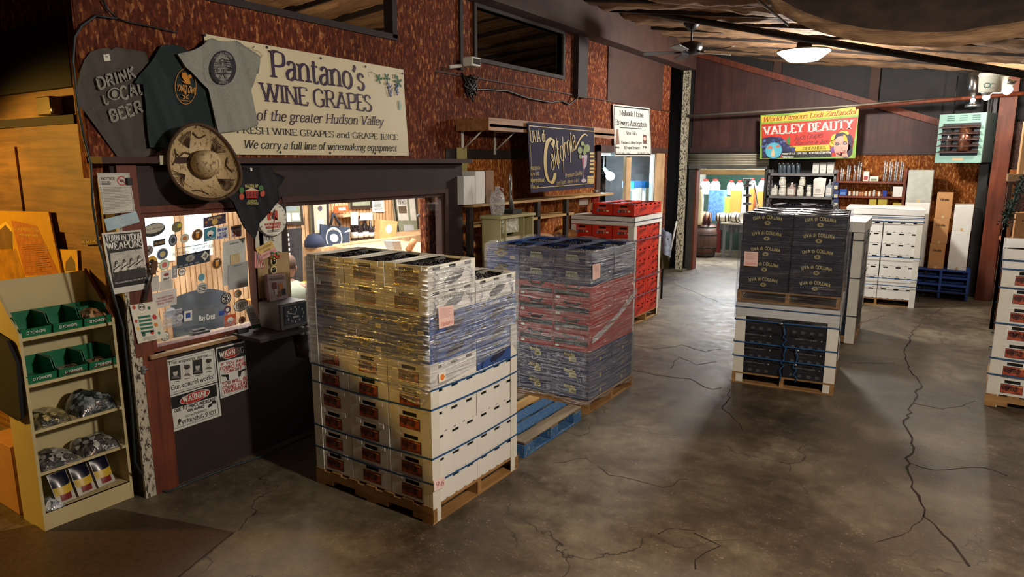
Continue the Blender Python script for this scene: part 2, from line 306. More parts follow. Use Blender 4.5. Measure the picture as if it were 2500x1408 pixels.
# pen strokes: ';' separates strokes, '~' smooth, '-' straight without serifs, default straight with serifs on steep ends. cap 7, x-height 4.8
G = {
'A':(6.6,'3.3,7 .7,0;3.3,7 6,0;-1.7,2.4 4.9,2.4'),'B':(5.4,'1,0 1,7;~1,7 3,7 4.4,6.4 4.4,4.5 3,3.8 1,3.8;~1,3.8 3.4,3.8 4.9,3 4.9,.9 3.3,0 1,0'),
'C':(6,'~5.4,5.3 4.6,6.7 3.3,7.1 1.2,6 .7,3.5 1.2,1 3.3,-.1 4.7,.3 5.5,1.6'),'D':(6.3,'1,0 1,7;~1,7 3.2,7 5.2,6 5.8,3.5 5.2,1 3.2,0 1,0'),
'E':(5,'1,0 1,7;-1,7 4.5,7 4.6,5.8;-1,3.7 3.6,3.7;-1,0 4.6,0 4.8,1.3'),'F':(4.8,'1,0 1,7;-1,7 4.5,7 4.6,5.8;-1,3.7 3.6,3.7'),
'G':(6.5,'~5.5,5.4 4.7,6.7 3.3,7.1 1.2,6 .7,3.5 1.2,1 3.3,-.1 5.5,.6;5.6,.4 5.6,3;-4.4,3 6.2,3'),'H':(6.6,'1,0 1,7;5.6,0 5.6,7;-1,3.6 5.6,3.6'),
'I':(2.2,'1.1,0 1.1,7'),'J':(3.4,'2.3,7 2.3,1.2;~2.3,1.2 1.8,-.8 .4,-1.2'),'K':(6,'1,0 1,7;-5.2,7 1.2,3.4;2.4,4 5.6,0'),'L':(4.8,'1,0 1,7;-1,0 4.5,0 4.7,1.6'),
'M':(7.8,'1,0 1,7;-1.1,7 3.9,.6 6.6,7;6.7,0 6.7,7'),'N':(6.6,'1,0 1,7;-1,7 5.5,0;5.6,0 5.6,7'),'O':(6.8,'~3.4,7.1 1.3,6.1 .7,3.5 1.3,.9 3.4,-.1 5.5,.9 6.1,3.5 5.5,6.1 3.4,7.1'),
'P':(5.3,'1,0 1,7;~1,7 3.2,7 4.8,6.3 4.8,4 3.2,3.2 1,3.2'),'Q':(6.8,'~3.4,7.1 1.3,6.1 .7,3.5 1.3,.9 3.4,-.1 5.5,.9 6.1,3.5 5.5,6.1 3.4,7.1;-3.6,1 6.2,-1.2'),
'R':(5.9,'1,0 1,7;~1,7 3.2,7 4.6,6.3 4.6,4.3 3.2,3.6 1,3.6;2.8,3.6 5.5,0'),'S':(4.8,'~4.1,5.7 3.4,6.9 2,7.1 .8,6.2 .9,4.6 2.4,3.7 4,2.7 4.3,1.2 3.2,.1 1.8,-.1 .8,.5 .5,1.6'),
'T':(5.6,'2.8,0 2.8,7;-.4,5.8 .6,7 5,7 5.2,5.8'),'U':(6.4,'1,7 1,2.4;~1,2.4 1.4,.5 3.2,-.1 5,.5 5.4,2.4;5.4,7 5.4,2.4'),'V':(6.4,'.6,7 3.2,0;5.8,7 3.2,0'),
'W':(9.2,'.6,7 2.7,0;4.6,7 2.7,0;4.6,7 6.5,0;8.6,7 6.5,0'),'X':(6,'.7,7 5.3,0;5.3,7 .7,0'),'Y':(6,'.6,7 3,3.4;5.4,7 3,3.4;3,3.4 3,0'),'Z':(5.4,'-.8,5.8 .9,7 4.7,7 .7,0 4.9,0 5,1.3'),
'a':(4.3,'~.9,3.9 1.6,4.7 2.7,4.8 3.3,3.8 3.3,.8 4,.1;~3.3,2.9 1.6,2.6 .6,1.5 .9,.2 2,0 3.3,1'),'b':(4.8,'.9,7.2 .9,0;~.9,3.8 2.4,4.9 4,4 4.2,2.3 3.8,.6 2.3,-.1 .9,.7'),
'c':(4.1,'~3.6,3.8 2.9,4.8 1.7,4.6 .6,3.4 .7,1.4 1.9,0 3.1,.1 3.8,1'),'d':(4.9,'~3.9,3.9 2.6,4.9 1,4.1 .6,2.3 1,.6 2.3,-.1 3.9,.9;3.9,7.2 3.9,0'),
'e':(4.2,'~.8,2.6 3.6,2.8 3.4,4.3 2.3,4.9 1,4 .6,2.3 1.2,.5 2.5,-.1 3.8,.9'),'f':(3,'~3.1,6.7 2.3,7.2 1.4,6.6 1.2,5;1.2,5.2 1.2,0;-.3,4.7 2.5,4.7'),
'g':(4.6,'~2.2,4.8 .9,4.2 .9,2.5 2.2,1.9 3.5,2.5 3.5,4.2 2.2,4.8;-3.2,4.4 4.5,4.7;~1.4,2 .9,1.2 1.9,.5 3.6,.3 4,-.9 2.6,-2.1 1,-1.9 .5,-.9 1.4,.3'),
'h':(5,'.9,7.2 .9,0;~.9,3.6 2.4,4.9 3.7,4.3 4,3;4,3.4 4,0'),'i':(2,'1,4.7 1,0;.8,6.6 1.2,6.2'),'j':(2.2,'1.2,4.7 1.2,-.6;~1.2,-.6 .9,-2 -.2,-2.1;.9,6.6 1.3,6.2'),
'k':(4.8,'.9,7.2 .9,0;-4.1,4.7 1,2;1.9,2.5 4.5,0'),'l':(2,'1,7.2 1,0'),'m':(7.4,'.9,4.7 .9,0;~.9,3.6 2.2,4.9 3.4,4.3 3.7,3;3.7,3.4 3.7,0;~3.7,3.6 5,4.9 6.2,4.3 6.5,3;6.5,3.4 6.5,0'),
'n':(5,'.9,4.7 .9,0;~.9,3.6 2.4,4.9 3.7,4.3 4,3;4,3.4 4,0'),'o':(4.7,'~2.35,4.9 1,4.1 .6,2.4 1,.7 2.35,-.1 3.7,.7 4.1,2.4 3.7,4.1 2.35,4.9'),
'p':(4.8,'.9,4.7 .9,-2.2;~.9,3.8 2.4,4.9 4,4 4.2,2.3 3.8,.6 2.3,-.1 .9,.7'),'q':(4.9,'~3.9,3.9 2.6,4.9 1,4.1 .6,2.3 1,.6 2.3,-.1 3.9,.9;3.9,4.7 3.9,-2.2'),
'r':(3.6,'.9,4.7 .9,0;~.9,3.3 1.8,4.7 2.8,4.8 3.3,4.1'),'s':(3.6,'~3.1,3.8 2.4,4.8 1.3,4.7 .7,3.8 1.2,2.8 2.7,2.1 3.1,1.1 2.3,0 1.1,0 .5,.9'),
't':(3.1,'~1.2,6.2 1.2,1 1.8,0 2.9,.4;-.3,4.7 2.7,4.7'),'u':(5,'.9,4.7 .9,1.6;~.9,1.8 1.3,.3 2.5,-.1 3.9,1.2;3.9,4.7 3.9,0'),'v':(4.6,'.4,4.7 2.3,0;4.2,4.7 2.3,0'),
'w':(6.8,'.4,4.7 2,0;3.4,4.7 2,0;3.4,4.7 4.9,0;6.4,4.7 4.9,0'),'x':(4.6,'.5,4.7 4,0;4,4.7 .5,0'),'y':(4.6,'.4,4.7 2.4,0;-4.2,4.7 2.4,0 1.5,-2 .5,-2.1'),'z':(4.2,'-.6,3.8 .6,4.7 3.5,4.7 .5,0 3.7,0 3.8,1'),
'0':(4.8,'~2.4,7 1,6 .7,3.5 1,1 2.4,0 3.8,1 4.1,3.5 3.8,6 2.4,7'),'1':(3,'1.6,7 1.6,0'),'2':(4.6,'~.7,5.4 1.4,6.9 2.8,7 3.8,5.8 3.2,4 .6,0;-.6,0 4.1,0'),'3':(4.4,'~.7,6 2,7.1 3.5,6 3.2,4.2 1.9,3.7;~1.9,3.7 3.6,3.2 3.9,1.2 2.3,0 .6,.8'),
'4':(4.8,'-3.2,0 3.2,7 .5,2 4.4,2'),'5':(4.5,'-3.9,7 1.1,7 .9,4;~.9,4 2.5,4.4 3.9,3 3.7,1 2.2,-.1 .6,.6'),'6':(4.6,'~3.7,6.6 2,6.4 .8,3.8 .8,1.4 2.3,0 3.9,1 3.9,3 2.5,4 .9,2.8'),'7':(4.4,'-.5,7 4,7 1.6,0'),'8':(4.6,'~2.3,3.7 .9,4.7 1,6.3 2.3,7 3.6,6.3 3.7,4.7 2.3,3.7 .7,2.5 .8,.7 2.3,0 3.8,.7 3.9,2.5 2.3,3.7'),
'9':(4.6,'~3.8,4.2 2.4,3 .9,4 .9,6 2.3,7 3.8,6 3.9,3 2.8,.6 1,.3'),'&':(6.4,'~5.6,3.2 3.6,0 1.6,-.1 .6,1.5 1.2,3.2 3.4,4.6 3.6,6.3 2.6,7 1.6,6.2 2,4.6 5.8,0'),
"'":(1.8,'~.9,7.2 1.2,6.4 .5,5.2'),'.':(1.8,'-.7,0 1.1,.3'),',':(1.8,'~.8,.4 1.1,-.3 .5,-1.2'),'-':(3,'-.4,2.4 2.6,2.4'),'!':(2,'-1,7 1,2;-.9,.3 1.1,0'),'$':(4.8,'~4.1,5.7 2,7.1 .8,5.6 2.4,3.7 4.2,1.4 2.2,-.1 .5,1.6;-2.4,8 2.4,-1'),' ':(2.6,'')}
def smooth_pts(p, k=5):
    out = []; n = len(p)
    for i in range(n-1):
        a = p[max(i-1, 0)]; b = p[i]; c = p[i+1]; d = p[min(i+2, n-1)]
        if p[0] == p[-1]:
            if i == 0: a = p[-2]
            if i == n-2: d = p[1]
        for j in range(k):
            t = j/k; t2 = t*t; t3 = t2*t
            out.append(tuple(.5*((2*b[q])+(-a[q]+c[q])*t+(2*a[q]-5*b[q]+4*c[q]-d[q])*t2+(-a[q]+3*b[q]-3*c[q]+d[q])*t3) for q in (0, 1)))
    out.append(tuple(p[-1])); return out
def pen(pts, thick, thin, nib=.3, close=False):
    vs = []; n = len(pts)
    for i, (x, y) in enumerate(pts):
        ax, ay = pts[max(i-1, 0)]; bx, by = pts[min(i+1, n-1)]
        if close and i in (0, n-1): ax, ay = pts[-2]; bx, by = pts[1]
        a = math.atan2(by-ay, bx-ax); wd = (thin+(thick-thin)*abs(math.sin(a+nib)))/2
        vs += [(x-math.sin(a)*wd, y+math.cos(a)*wd), (x+math.sin(a)*wd, y-math.cos(a)*wd)]
    fs = [(2*i, 2*i+1, 2*i+3, 2*i+2) for i in range(n-1)]
    return vs, fs
def stext(s, thick=1.1, thin=.35, serif=True, slant=0, track=0):
    V = []; Fc = []; x = 0
    for ch in s:
        g = G.get(ch)
        if g is None: x += 3; continue
        for st in filter(None, g[1].split(';')):
            sm = st[0] == '~'; plain = st[0] == '-'; st2 = st.lstrip('~-') if (sm or plain) else st
            pts = [tuple(map(float, q.split(','))) for q in st2.split()]
            pp = smooth_pts(pts) if sm else pts
            vs, fs = pen(pp, thick, thin, close=pts[0] == pts[-1])
            if not sm and not plain and serif:
                for (px, py), (qx, qy) in ((pts[0], pts[1]), (pts[-1], pts[-2])):
                    if abs(qy-py) > 1.3 and py in (0, 7, 7.2, 4.7, -2.2):
                        h = .42; sgn = 1 if qy > py else -1; b = len(vs)
                        vs += [(px-thick*1.15, py), (px+thick*1.15, py), (px+thick*1.15, py+sgn*h*.7), (px+thick*.45, py+sgn*h*1.6), (px-thick*.45, py+sgn*h*1.6), (px-thick*1.15, py+sgn*h*.7)]; fs.append(tuple(range(b, b+6)))
            b = len(V); V += [(x+px+py*slant, py) for px, py in vs]; Fc += [tuple(b+k for k in f) for f in fs]
        x += g[0]+track
    return [(a/7, b/7) for a, b in V], Fc, x/7
def text2d(s, font):
    k = (s, font)
    if k not in TCACHE:
        TCACHE[k] = btext(s) if font == 'b' else stext(s, **{'s': dict(), 'si': dict(slant=.25, thick=.95), 'sb': dict(thick=1.7, thin=.5, track=.5), 'h': dict(thick=.55, thin=.4, serif=False, slant=.25), 'sc': dict(thick=.8, thin=.2, serif=False, slant=.35), 'l': dict(thick=.9, thin=.3), 'k': dict(thick=1.7, thin=1.4, serif=False, track=.9)}[font])
    return TCACHE[k]
class Panel:
    """flat or gently waved printed sheet: corners top-left, top-right, bottom-right, bottom-left"""
    def __init__(s, tl, tr, br, bl, mat, th=.004, n=(1, 1), wave=None, base='sheet'):
        s.c = [Vector(p) for p in (tl, tr, br, bl)]; s.w = ((s.c[1]-s.c[0]).length+(s.c[2]-s.c[3]).length)/2; s.h = ((s.c[0]-s.c[3]).length+(s.c[1]-s.c[2]).length)/2
        s.nrm = (s.c[2]-s.c[3]).cross(s.c[0]-s.c[3]).normalized(); s.wave = wave; s.parts = {}; s.lay = .0012; s.th = th
        b = s.parts[base] = M(); s.base = base
        if n == (1, 1): b.prism([p-s.nrm*0 for p in s.c], -s.nrm*th, mat)
        else:
            b.grid(lambda u, v: s.map(u*s.w, v*s.h, 0), n[0], n[1], mat); b.grid(lambda u, v: s.map(u*s.w, v*s.h, -th), n[0], n[1], mat)
    def map(s, x, y, d):
        u = x/s.w; v = y/s.h
        p = (s.c[3]*(1-u)+s.c[2]*u)*(1-v)+(s.c[0]*(1-u)+s.c[1]*u)*v
        if s.wave: d += s.wave(u, v)
        return p+s.nrm*d
    def P(s, name): return s.parts.setdefault(name, M())
    def poly(s, pts, mat, l=1, part='picture'):
        s.P(part).add([s.map(x, y, s.lay*l) for x, y in pts], [tuple(range(len(pts)))], mat); return s
    def rect(s, x0, y0, x1, y1, mat, l=1, part='picture'): return s.poly([(x0, y0), (x1, y0), (x1, y1), (x0, y1)], mat, l, part)
    def frame(s, x0, y0, x1, y1, t, mat, l=1, part='border'):
        for q in ((x0, y0, x1, y0+t), (x0, y1-t, x1, y1), (x0, y0+t, x0+t, y1-t), (x1-t, y0+t, x1, y1-t)): s.rect(*q, mat, l, part)
        return s
    def ell(s, cx, cy, rx, ry, mat, l=1, n=20, part='picture'): return s.poly([(cx+rx*math.cos(2*PI*k/n), cy+ry*math.sin(2*PI*k/n)) for k in range(n)], mat, l, part)
    def ring(s, cx, cy, rx, ry, t, mat, l=1, n=24, part='picture'):
        vs = []
        for k in range(n):
            a = 2*PI*k/n; vs += [s.map(cx+rx*math.cos(a), cy+ry*math.sin(a), s.lay*l), s.map(cx+(rx-t)*math.cos(a), cy+(ry-t)*math.sin(a), s.lay*l)]
        s.P(part).add(vs, [(2*k, 2*((k+1) % n), 2*((k+1) % n)+1, 2*k+1) for k in range(n)], mat); return s
    def line(s, pts, t, mat, l=1, part='picture', smooth=False, thin=None):
        pp = smooth_pts(pts) if smooth else pts; vs, fs = pen(pp, t, thin if thin else t)
        s.P(part).add([s.map(x, y, s.lay*l) for x, y in vs], fs, mat); return s
    def text(s, t, cx, cy, hgt, mat, font='b', width=None, rot=0, l=2, part='lettering', arc=0):
        vs, fs, wd = text2d(t, font)
        if not vs: return s
        sx = hgt if width is None else width/wd; ca, sa = math.cos(rot), math.sin(rot); out = []
        for x, y in vs:
            x = (x-wd/2)*sx; y = (y-.5)*hgt
            if arc: a = x/arc; r = arc+y; x, y = math.sin(a)*r, (math.cos(a)*r-arc)
            out.append(s.map(cx+x*ca-y*sa, cy+x*sa+y*ca, s.lay*l))
        s.P(part).add(out, fs, mat); return s
    def lines(s, x0, y0, x1, y1, n, mat, f=.45, l=1, part='lettering', seed=0):   # rows of small illegible print
        rn = random.Random(seed+n); dy = (y1-y0)/n
        for i in range(n):
            yy = y1-dy*(i+.5); s.rect(x0, yy-dy*f/2, x0+(x1-x0)*rn.uniform(.7, 1), yy+dy*f/2, mat, l, part)
        return s
    def done(s, name, label, cat, group=None):
        mb = s.parts.pop(s.base); c = s.map(s.w/2, s.h/2, 0); root = thing(name, label, cat, c, 0, group)
        part(s.base, mb, root)
        for k, m_ in s.parts.items(): part(k, m_, root)
        return root
    def solo(s, name, label, cat, group=None):
        root = s.done(name, label, cat, group); return root
# ================================================================== THE SETTING
XO, XU, XA, YB = -4.75, -4.82, -5.0, 15.1       # office front, upper wall, far part of the left wall, end wall
def wall(name, axis, c0, c1, u0, u1, z0, z1, mat, holes=(), parent=None):
    m = M(); us = sorted({u0, u1, *[h[0] for h in holes], *[h[1] for h in holes]}); zs = sorted({z0, z1, *[h[2] for h in holes], *[h[3] for h in holes]})
    for a, b in zip(us, us[1:]):
        for c, d in zip(zs, zs[1:]):
            if any(h[0] <= a and b <= h[1] and h[2] <= c and d <= h[3] for h in holes): continue
            if axis == 'x': m.box((c0, a, c), (c1, b, d), mat)
            else: m.box((a, c0, c), (b, c1, d), mat)
    return struct(name, m, parent)
m = M(); m.grid(lambda u, v: (-9+14*u, -4+28*v, 0), 1, 1, FLOOR, smooth=False); m.box((-9, -4, -.2), (5, 24, -.01), FLOOR); struct('floor', m)
# cracks in the slab
def crack(pts, wd, seed):
    rn = random.Random(seed); P = [AZ(px, py, 0) for px, py in pts]; out = []
    for a, b in zip(P, P[1:]):
        k = max(2, int((b-a).length/.09))
        for i in range(k):
            p = a.lerp(b, i/k); out.append((p.x+rn.uniform(-.022, .022), p.y+rn.uniform(-.022, .022)))
    vs, fs = pen(out, wd, wd); vs = [(x+rn.uniform(-.3, .3)*wd, y+rn.uniform(-.3, .3)*wd, .0015) for x, y in vs]; return vs, fs
CRK = pm('#271d15', .9, var=.2, key='crack')
for i, (pts, wd) in enumerate([([(2300, 752), (2255, 778), (2228, 812), (2205, 862), (2218, 905), (2250, 935), (2228, 985), (2210, 1035), (2232, 1075), (2215, 1130), (2230, 1190), (2262, 1260), (2330, 1330), (2380, 1408)], .022),
    ([(1545, 842), (1600, 852), (1665, 842), (1720, 858), (1775, 850)], .018), ([(1535, 900), (1600, 915), (1680, 925), (1740, 950), (1785, 945)], .022),
    ([(1640, 900), (1655, 870), (1700, 890), (1760, 880)], .016), ([(1785, 950), (1765, 1000), (1800, 1030), (1815, 1060)], .014),
    ([(2228, 985), (2300, 1000), (2400, 975)], .012), ([(2215, 1130), (2290, 1150), (2400, 1140), (2500, 1175)], .014),
    ([(1700, 1300), (1760, 1330), (1705, 1370), (1712, 1408)], .012), ([(1700, 1300), (1640, 1290), (1560, 1310)], .009), ([(2160, 770), (2080, 795)], .016),
    ([(2380, 800), (2300, 800), (2255, 778)], .010), ([(2070, 885), (2150, 887), (2205, 886)], .012), ([(1350, 1130), (1430, 1120), (1490, 1160), (1620, 1190), (1700, 1160)], .007),
    ([(1640, 690), (1700, 715), (1760, 740)], .012), ([(2262, 1260), (2200, 1310), (2120, 1330)], .009)]):
    m = M(); vs, fs = crack(pts, wd*.72, i); m.add(vs, fs, CRK); o = part('trim_crack', m); o['kind'] = 'structure'
# bolted steel floor plate at the lower left
m = M(); a = AZ(570, 1300, 0); b = AZ(440, 1375, 0); c = AZ(280, 1260, 0); d = AZ(40, 1330, 0)
m.prism([(a.x, a.y, .001), (b.x+.3, b.y-.6, .001), (d.x-.6, d.y-.6, .001), (c.x-.1, c.y+.05, .001)], (0, 0, .006), pm('#4a382a', .45, .3, .25, 30, .2)); o = struct('floor_plate', m)

# ---- left wall: office front below, chipboard above
WH1 = (2.50, 3.43, 1.05, 2.055); WH2 = (3.70, 5.83, .98, 2.07); YE = 6.16
wall('wall_left', 'x', XO-.12, XO, 2.33, YE, 0, 2.40, BROWN, (WH1, WH2))
m = M(); m.box((XO-.1, 2.24, 2.395), (XO+.10, YE+.06, 2.44), BROWN2); struct('trim_ledge', m)
m = M(); m.box((XO, 2.33, .0), (XO+.025, 2.405, 2.0), CHIP); struct('trim_painted_post', m)
m = M(); m.box((XO, 2.405, .0), (XO+.03, 2.575, 1.05), TIMBER); m.box((XO, 2.36, 1.05), (XO+.028, 2.49, 2.39), TIMBER); struct('trim_timber_board', m)
m = M(); m.box((XO, 3.45, .95), (XO+.015, 3.70, 2.07), BROWN); m.box((XO, 2.49, 2.055), (XO+.012, 3.72, 2.10), TIMBER); m.box((XO, 3.43, 1.05), (XO+.02, 3.47, 2.06), TIMBER); struct('trim_window_casing', m)
m = M(); m.box((XO, 3.68, 2.07), (XO+.02, 5.88, 2.12), BROWN2); m.box((XO, 5.83, .95), (XO+.02, 5.88, 2.07), BROWN2); m.box((XO, 3.68, .93), (XO+.05, 5.88, .98), BROWN2); struct('trim_window_casing', m)
def windowunit(name, y0, y1, z0, z1, x, fm):
    m = M(); t = .035
    for q in (((x-.1, y0, z0), (x-.01, y1, z0+t)), ((x-.1, y0, z1-t), (x-.01, y1, z1)), ((x-.1, y0, z0+t), (x-.01, y0+t, z1-t)), ((x-.1, y1-t, z0+t), (x-.01, y1, z1-t))): m.box(*q, fm)
    o = struct(name, m); g = M(); g.box((x-.036, y0+t, z0+t), (x-.031, y1-t, z1-t), GLASS); p = part('pane', g, o); return o
windowunit('window_1', *WH1, XO, TIMBER); windowunit('window_2', *WH2, XO, BROWN2)
# chipboard wall above the ledge, with the high opening into the loft
OP1 = (2.75, 5.19, 3.60, 4.45)
wall('wall_left_upper', 'x', XU-.08, XU, 2.25, 5.80, 2.44, 5.2, OSB, (OP1,))
m = M()
for q in (((XU-.09, OP1[0], OP1[2]-.02), (XU+.025, OP1[1]+.02, OP1[2]+.035)), ((XU-.09, OP1[1]-.045, OP1[2]), (XU+.025, OP1[1]+.02, OP1[3]))): m.box(*q, BROWN)
struct('trim_opening_frame', m)
OP2 = (6.77, 8.85, 3.63, 4.20); W3 = (10.12, 12.95, 1.50, 2.58)
wall('wall_left_far', 'x', XA-.08, XA, 5.80, 13.2, 0, 5.2, OSB, (OP2, W3))
m = M()
for q in (((XA-.09, OP2[0]-.05, OP2[2]-.05), (XA+.03, OP2[1]+.05, OP2[2])), ((XA-.09, OP2[0]-.05, OP2[3]), (XA+.03, OP2[1]+.05, OP2[3]+.05)), ((XA-.09, OP2[0]-.05, OP2[2]), (XA+.03, OP2[0], OP2[3])), ((XA-.09, OP2[1], OP2[2]), (XA+.03, OP2[1]+.05, OP2[3]))): m.box(*q, BROWN)
struct('trim_opening_frame', m)
m = M(); m.box((XA, 9.2, 3.36), (XA+.09, 9.5, 4.25), BROWN); struct('trim_short_post', m)
m = M(); m.box((XA, 6.45, 3.45), (XA+.03, 6.50, 4.9), BROWN); struct('trim_stud', m)
m = M(); m.box((XA, 10.35, 3.38), (XA+.02, 12.75, 4.24), BROWN2); struct('trim_brown_panel', m)
m = M(); m.box((XA, 5.82, 3.385), (XA+.022, 13.2, 3.40), BROWN2); struct('trim_sheet_joint', m)
m = M(); m.box((XA, 5.85, 4.24), (XA+.26, 13.9, 4.72), BROWN2); struct('trim_roof_beam', m)
m = M(); m.box((XA, 6.17, 2.44), (XA+.012, 10.05, 2.56), BROWN); m.box((XA, 8.0, 1.5), (XA+.012, 9.95, 1.86), BROWN); struct('trim_dark_band', m)  # upper strip is the shelf's cast shadow, painted as a dark brown band
m = M(); m.box((XA+.001, 6.3, .0), (XA+.014, 10.0, 2.44), OSB_WARM); struct('trim_orange_chipboard', m)  # same chipboard as the wall, warm lamplight painted in as orange
for nm, q in (('trim_casing', ((XA, 9.98, 1.4), (XA+.04, 10.12, 2.68))), ('trim_casing', ((XA, 9.98, 2.58), (XA+.04, 13.1, 2.68)))):
    m = M(); m.box(*q, BROWN2); struct(nm, m)
m = M(); m.box((XA, 12.55, 1.4), (XA+.03, 12.98, 2.60), PANEL); struct('trim_ply_casing', m)
# lit window 3: white frame, mullion and pane
m = M(); ym = 11.35; fr = pm('#c8d2d6', .4, var=.03)
for q in (((XA-.07, 10.12, 1.5), (XA-.01, 12.55, 1.56)), ((XA-.07, 10.12, 2.52), (XA-.01, 12.55, 2.58)), ((XA-.07, 10.12, 1.56), (XA-.01, 10.2, 2.52)), ((XA-.07, 12.47, 1.56), (XA-.01, 12.55, 2.52))): m.box(*q, fr)
m.box((XA-.07, ym-.1, 1.56), (XA-.01, ym+.1, 2.52), PANEL); o = struct('window_3', m)
g = M(); g.box((XA-.045, 10.2, 1.56), (XA-.04, 12.47, 2.52), GLASS); part('pane', g, o)
# deep dark recess at the end of the left wall
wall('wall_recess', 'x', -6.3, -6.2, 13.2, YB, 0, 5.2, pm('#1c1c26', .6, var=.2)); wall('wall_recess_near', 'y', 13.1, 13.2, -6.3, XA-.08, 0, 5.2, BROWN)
# ---- wall turning away at the left, boards and plywood
RW = 2.33
wall('wall_return', 'y', RW, RW+.1, -9, XU-.08, 0, 5.2, PLY)
m = M()
for x0, x1, z0, z1, mt in ((-9, -4.93, 3.34, 5.2, OSB), (-9, -6.1, 2.0, 2.52, PLY), (-6.05, -4.95, 1.9, 2.66, PLY), (-5.28, -4.92, .0, 1.9, PLY)): m.box((x0, RW-.022, z0), (x1, RW-.001, z1), mt)
struct('trim_wall_boards', m)
m = M(); m.box((-9, RW-.06, 2.9), (-5.0, RW-.024, 3.34), pm('#17120f', .8, key='voidbrown')); m.box((-9, RW-.05, 2.66), (-5.05, RW-.02, 2.72), BROWN); struct('trim_painted_niche', m)  # no real hollow: the recess's darkness is painted as a raised dark slab
m = M(); m.box((XU-.1, 2.24, 2.3), (XU-.005, 2.34, 5.2), OSB); struct('trim_corner', m)
# ---- end wall
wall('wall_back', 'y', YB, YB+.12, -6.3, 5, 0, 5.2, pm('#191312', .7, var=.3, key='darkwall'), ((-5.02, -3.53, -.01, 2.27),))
def sl(x): return 4.62-(x+5.0)*.345
m = M(); m.prism([(-5.15, YB-.03, 2.55), (-.2, YB-.03, 2.55), (-.2, YB-.03, 3.15), (-1.2, YB-.03, sl(-1.2)), (-5.15, YB-.03, sl(-5.15))], (0, .029, 0), mat_wood('brown_boarding', '#3a1c17', '#55302a', 'z', .5)); struct('trim_brown_boarding', m)
m = M(); m.prism([(-5.15, YB-.14, sl(-5.15)), (-.1, YB-.14, sl(-.1)), (-.1, YB-.14, sl(-.1)+.12), (-5.15, YB-.14, sl(-5.15)+.12)], (0, .11, 0), TIMBER); struct('trim_rake_beam', m)
for x, z0 in ((-3.42, 4.05), (-1.62, 3.5)):
    m = M(); m.box((x-.08, YB-.1, z0), (x+.08, YB-.001, 4.75), BROWN2); struct('trim_stud', m)
m = M(); m.box((-2.2, YB-.02, 0), (.28, YB-.001, 2.56), OSB_WARM); struct('trim_orange_chipboard', m)
m = M(); m.box((-5.2, YB-.05, 2.55), (.3, YB-.031, 2.72), pm('#3a2420', .6, var=.2)); struct('trim_header', m)
m = M(); m.box((.36, 14.35, 0), (.6, 14.55, 4.6), TIMBER); m.box((.2, 14.7, 0), (.34, 14.85, 4.6), BLACK); struct('trim_columns', m)
m = M(); m.box((.62, YB-.2, 0), (4, YB-.001, 3.1), mat_chipped('old_brick', '#3c2620', '#6a4638', .5)); struct('wall_brick', m)
# roll-up door: housing, curtain, guides
o = M(); 
for k in range(5): o.tube([(-5.18, YB-.14, 2.36+.052*k), (-3.45, YB-.14, 2.36+.052*k)], .03, pm('#a39c88', .5, .3), 6)
o.box((-5.2, YB-.16, 2.55), (-3.43, YB-.01, 2.62), BLACK); d = struct('door_1', o)
m = M(); m.box((-5.16, YB-.17, 2.27), (-3.47, YB-.07, 2.345), pm('#6d6c66', .4, .5)); part('bottom_bar', m, d)
m = M(); m.box((-5.16, YB-.12, 0), (-5.02, YB-.001, 2.3), pm('#4a4743', .5, .4)); m.box((-5.03, YB-.1, 0), (-4.98, YB+.12, 2.27), TIMBER); m.box((-3.53, YB-.1, 0), (-3.46, YB, 2.3), pm('#4a4743', .5, .4)); part('guide_rail', m, d)
# outer walls nobody sees from here, but which close the hall
wall('wall_right', 'x', 5, 5.1, -4, YB, 0, 5.2, BROWN2); wall('wall_front', 'y', -4.1, -4, -9, 5, 0, 5.2, BROWN2); wall('wall_left_near', 'x', -9.1, -9, -4, 24, 0, 6, BROWN2)
# ---- roof: sagging paper-faced insulation between the purlins
m_, nt, b, out = nodes('kraft_insulation'); L = nt.links.new
geo = N(nt, 'ShaderNodeNewGeometry'); mp = N(nt, 'ShaderNodeMapping'); mp.inputs['Scale'].default_value = (.8, 9, 9); L(geo.outputs['Position'], mp.inputs[0])
n = N(nt, 'ShaderNodeTexNoise', _Scale=1.0, _Detail=8.0, _Roughness=.7, _Distortion=1.2); L(mp.outputs[0], n.inputs['Vector'])
r = ramp(nt, [(.3, lin('#6b4a32')), (.5, lin('#94704e')), (.75, lin('#b08a64'))]); L(n.outputs[0], r.inputs[0]); L(r.outputs[0], b.inputs['Base Color'])
bp = N(nt, 'ShaderNodeBump', _Strength=1.0, _Distance=.06); L(n.outputs[0], bp.inputs['Height']); L(bp.outputs[0], b.inputs['Normal']); b.inputs['Roughness'].default_value = .9
KRAFT = m_
def roofz(x): return 4.72-.149*(x+5) if x > -5 else 4.72+.12*(-5-x)*-.6
def roof(u, v):
    x = -9+14*u; y = -4+19.3*v; ph = (y/.41) % 1; sag = -.10*math.sin(PI*ph)**.6*(.6+.5*math.sin(x*1.7+int(y/.41)*2.1))
    wr = .016*math.sin(x*7+math.sin(y*5)*2)*math.sin(y*17+x*2)+.008*math.sin(x*19+y*11)
    return (x, y, roofz(x)+sag+wr+.03)
m = M(); m.grid(roof, 150, 420, KRAFT); struct('ceiling', m)
m = M(); m.grid(lambda u, v: (-9+14*u, -4+28*v, roofz(-9+14*u)+.45), 14, 1, BLACK); struct('ceiling_deck', m)
for y in [k*.41*2+.0 for k in range(-4, 19)]:
    m = M(); m.prism([(-9, y, 4.36), (-5, y, 4.68), (4.5, y, roofz(4.5)-.02), (4.5, y, roofz(4.5)+.03), (-5, y, 4.74), (-9, y, 4.44)], (0, .035, 0), pm('#2a1e18', .8, key='lathstrip')); struct('ceiling_strip', m)
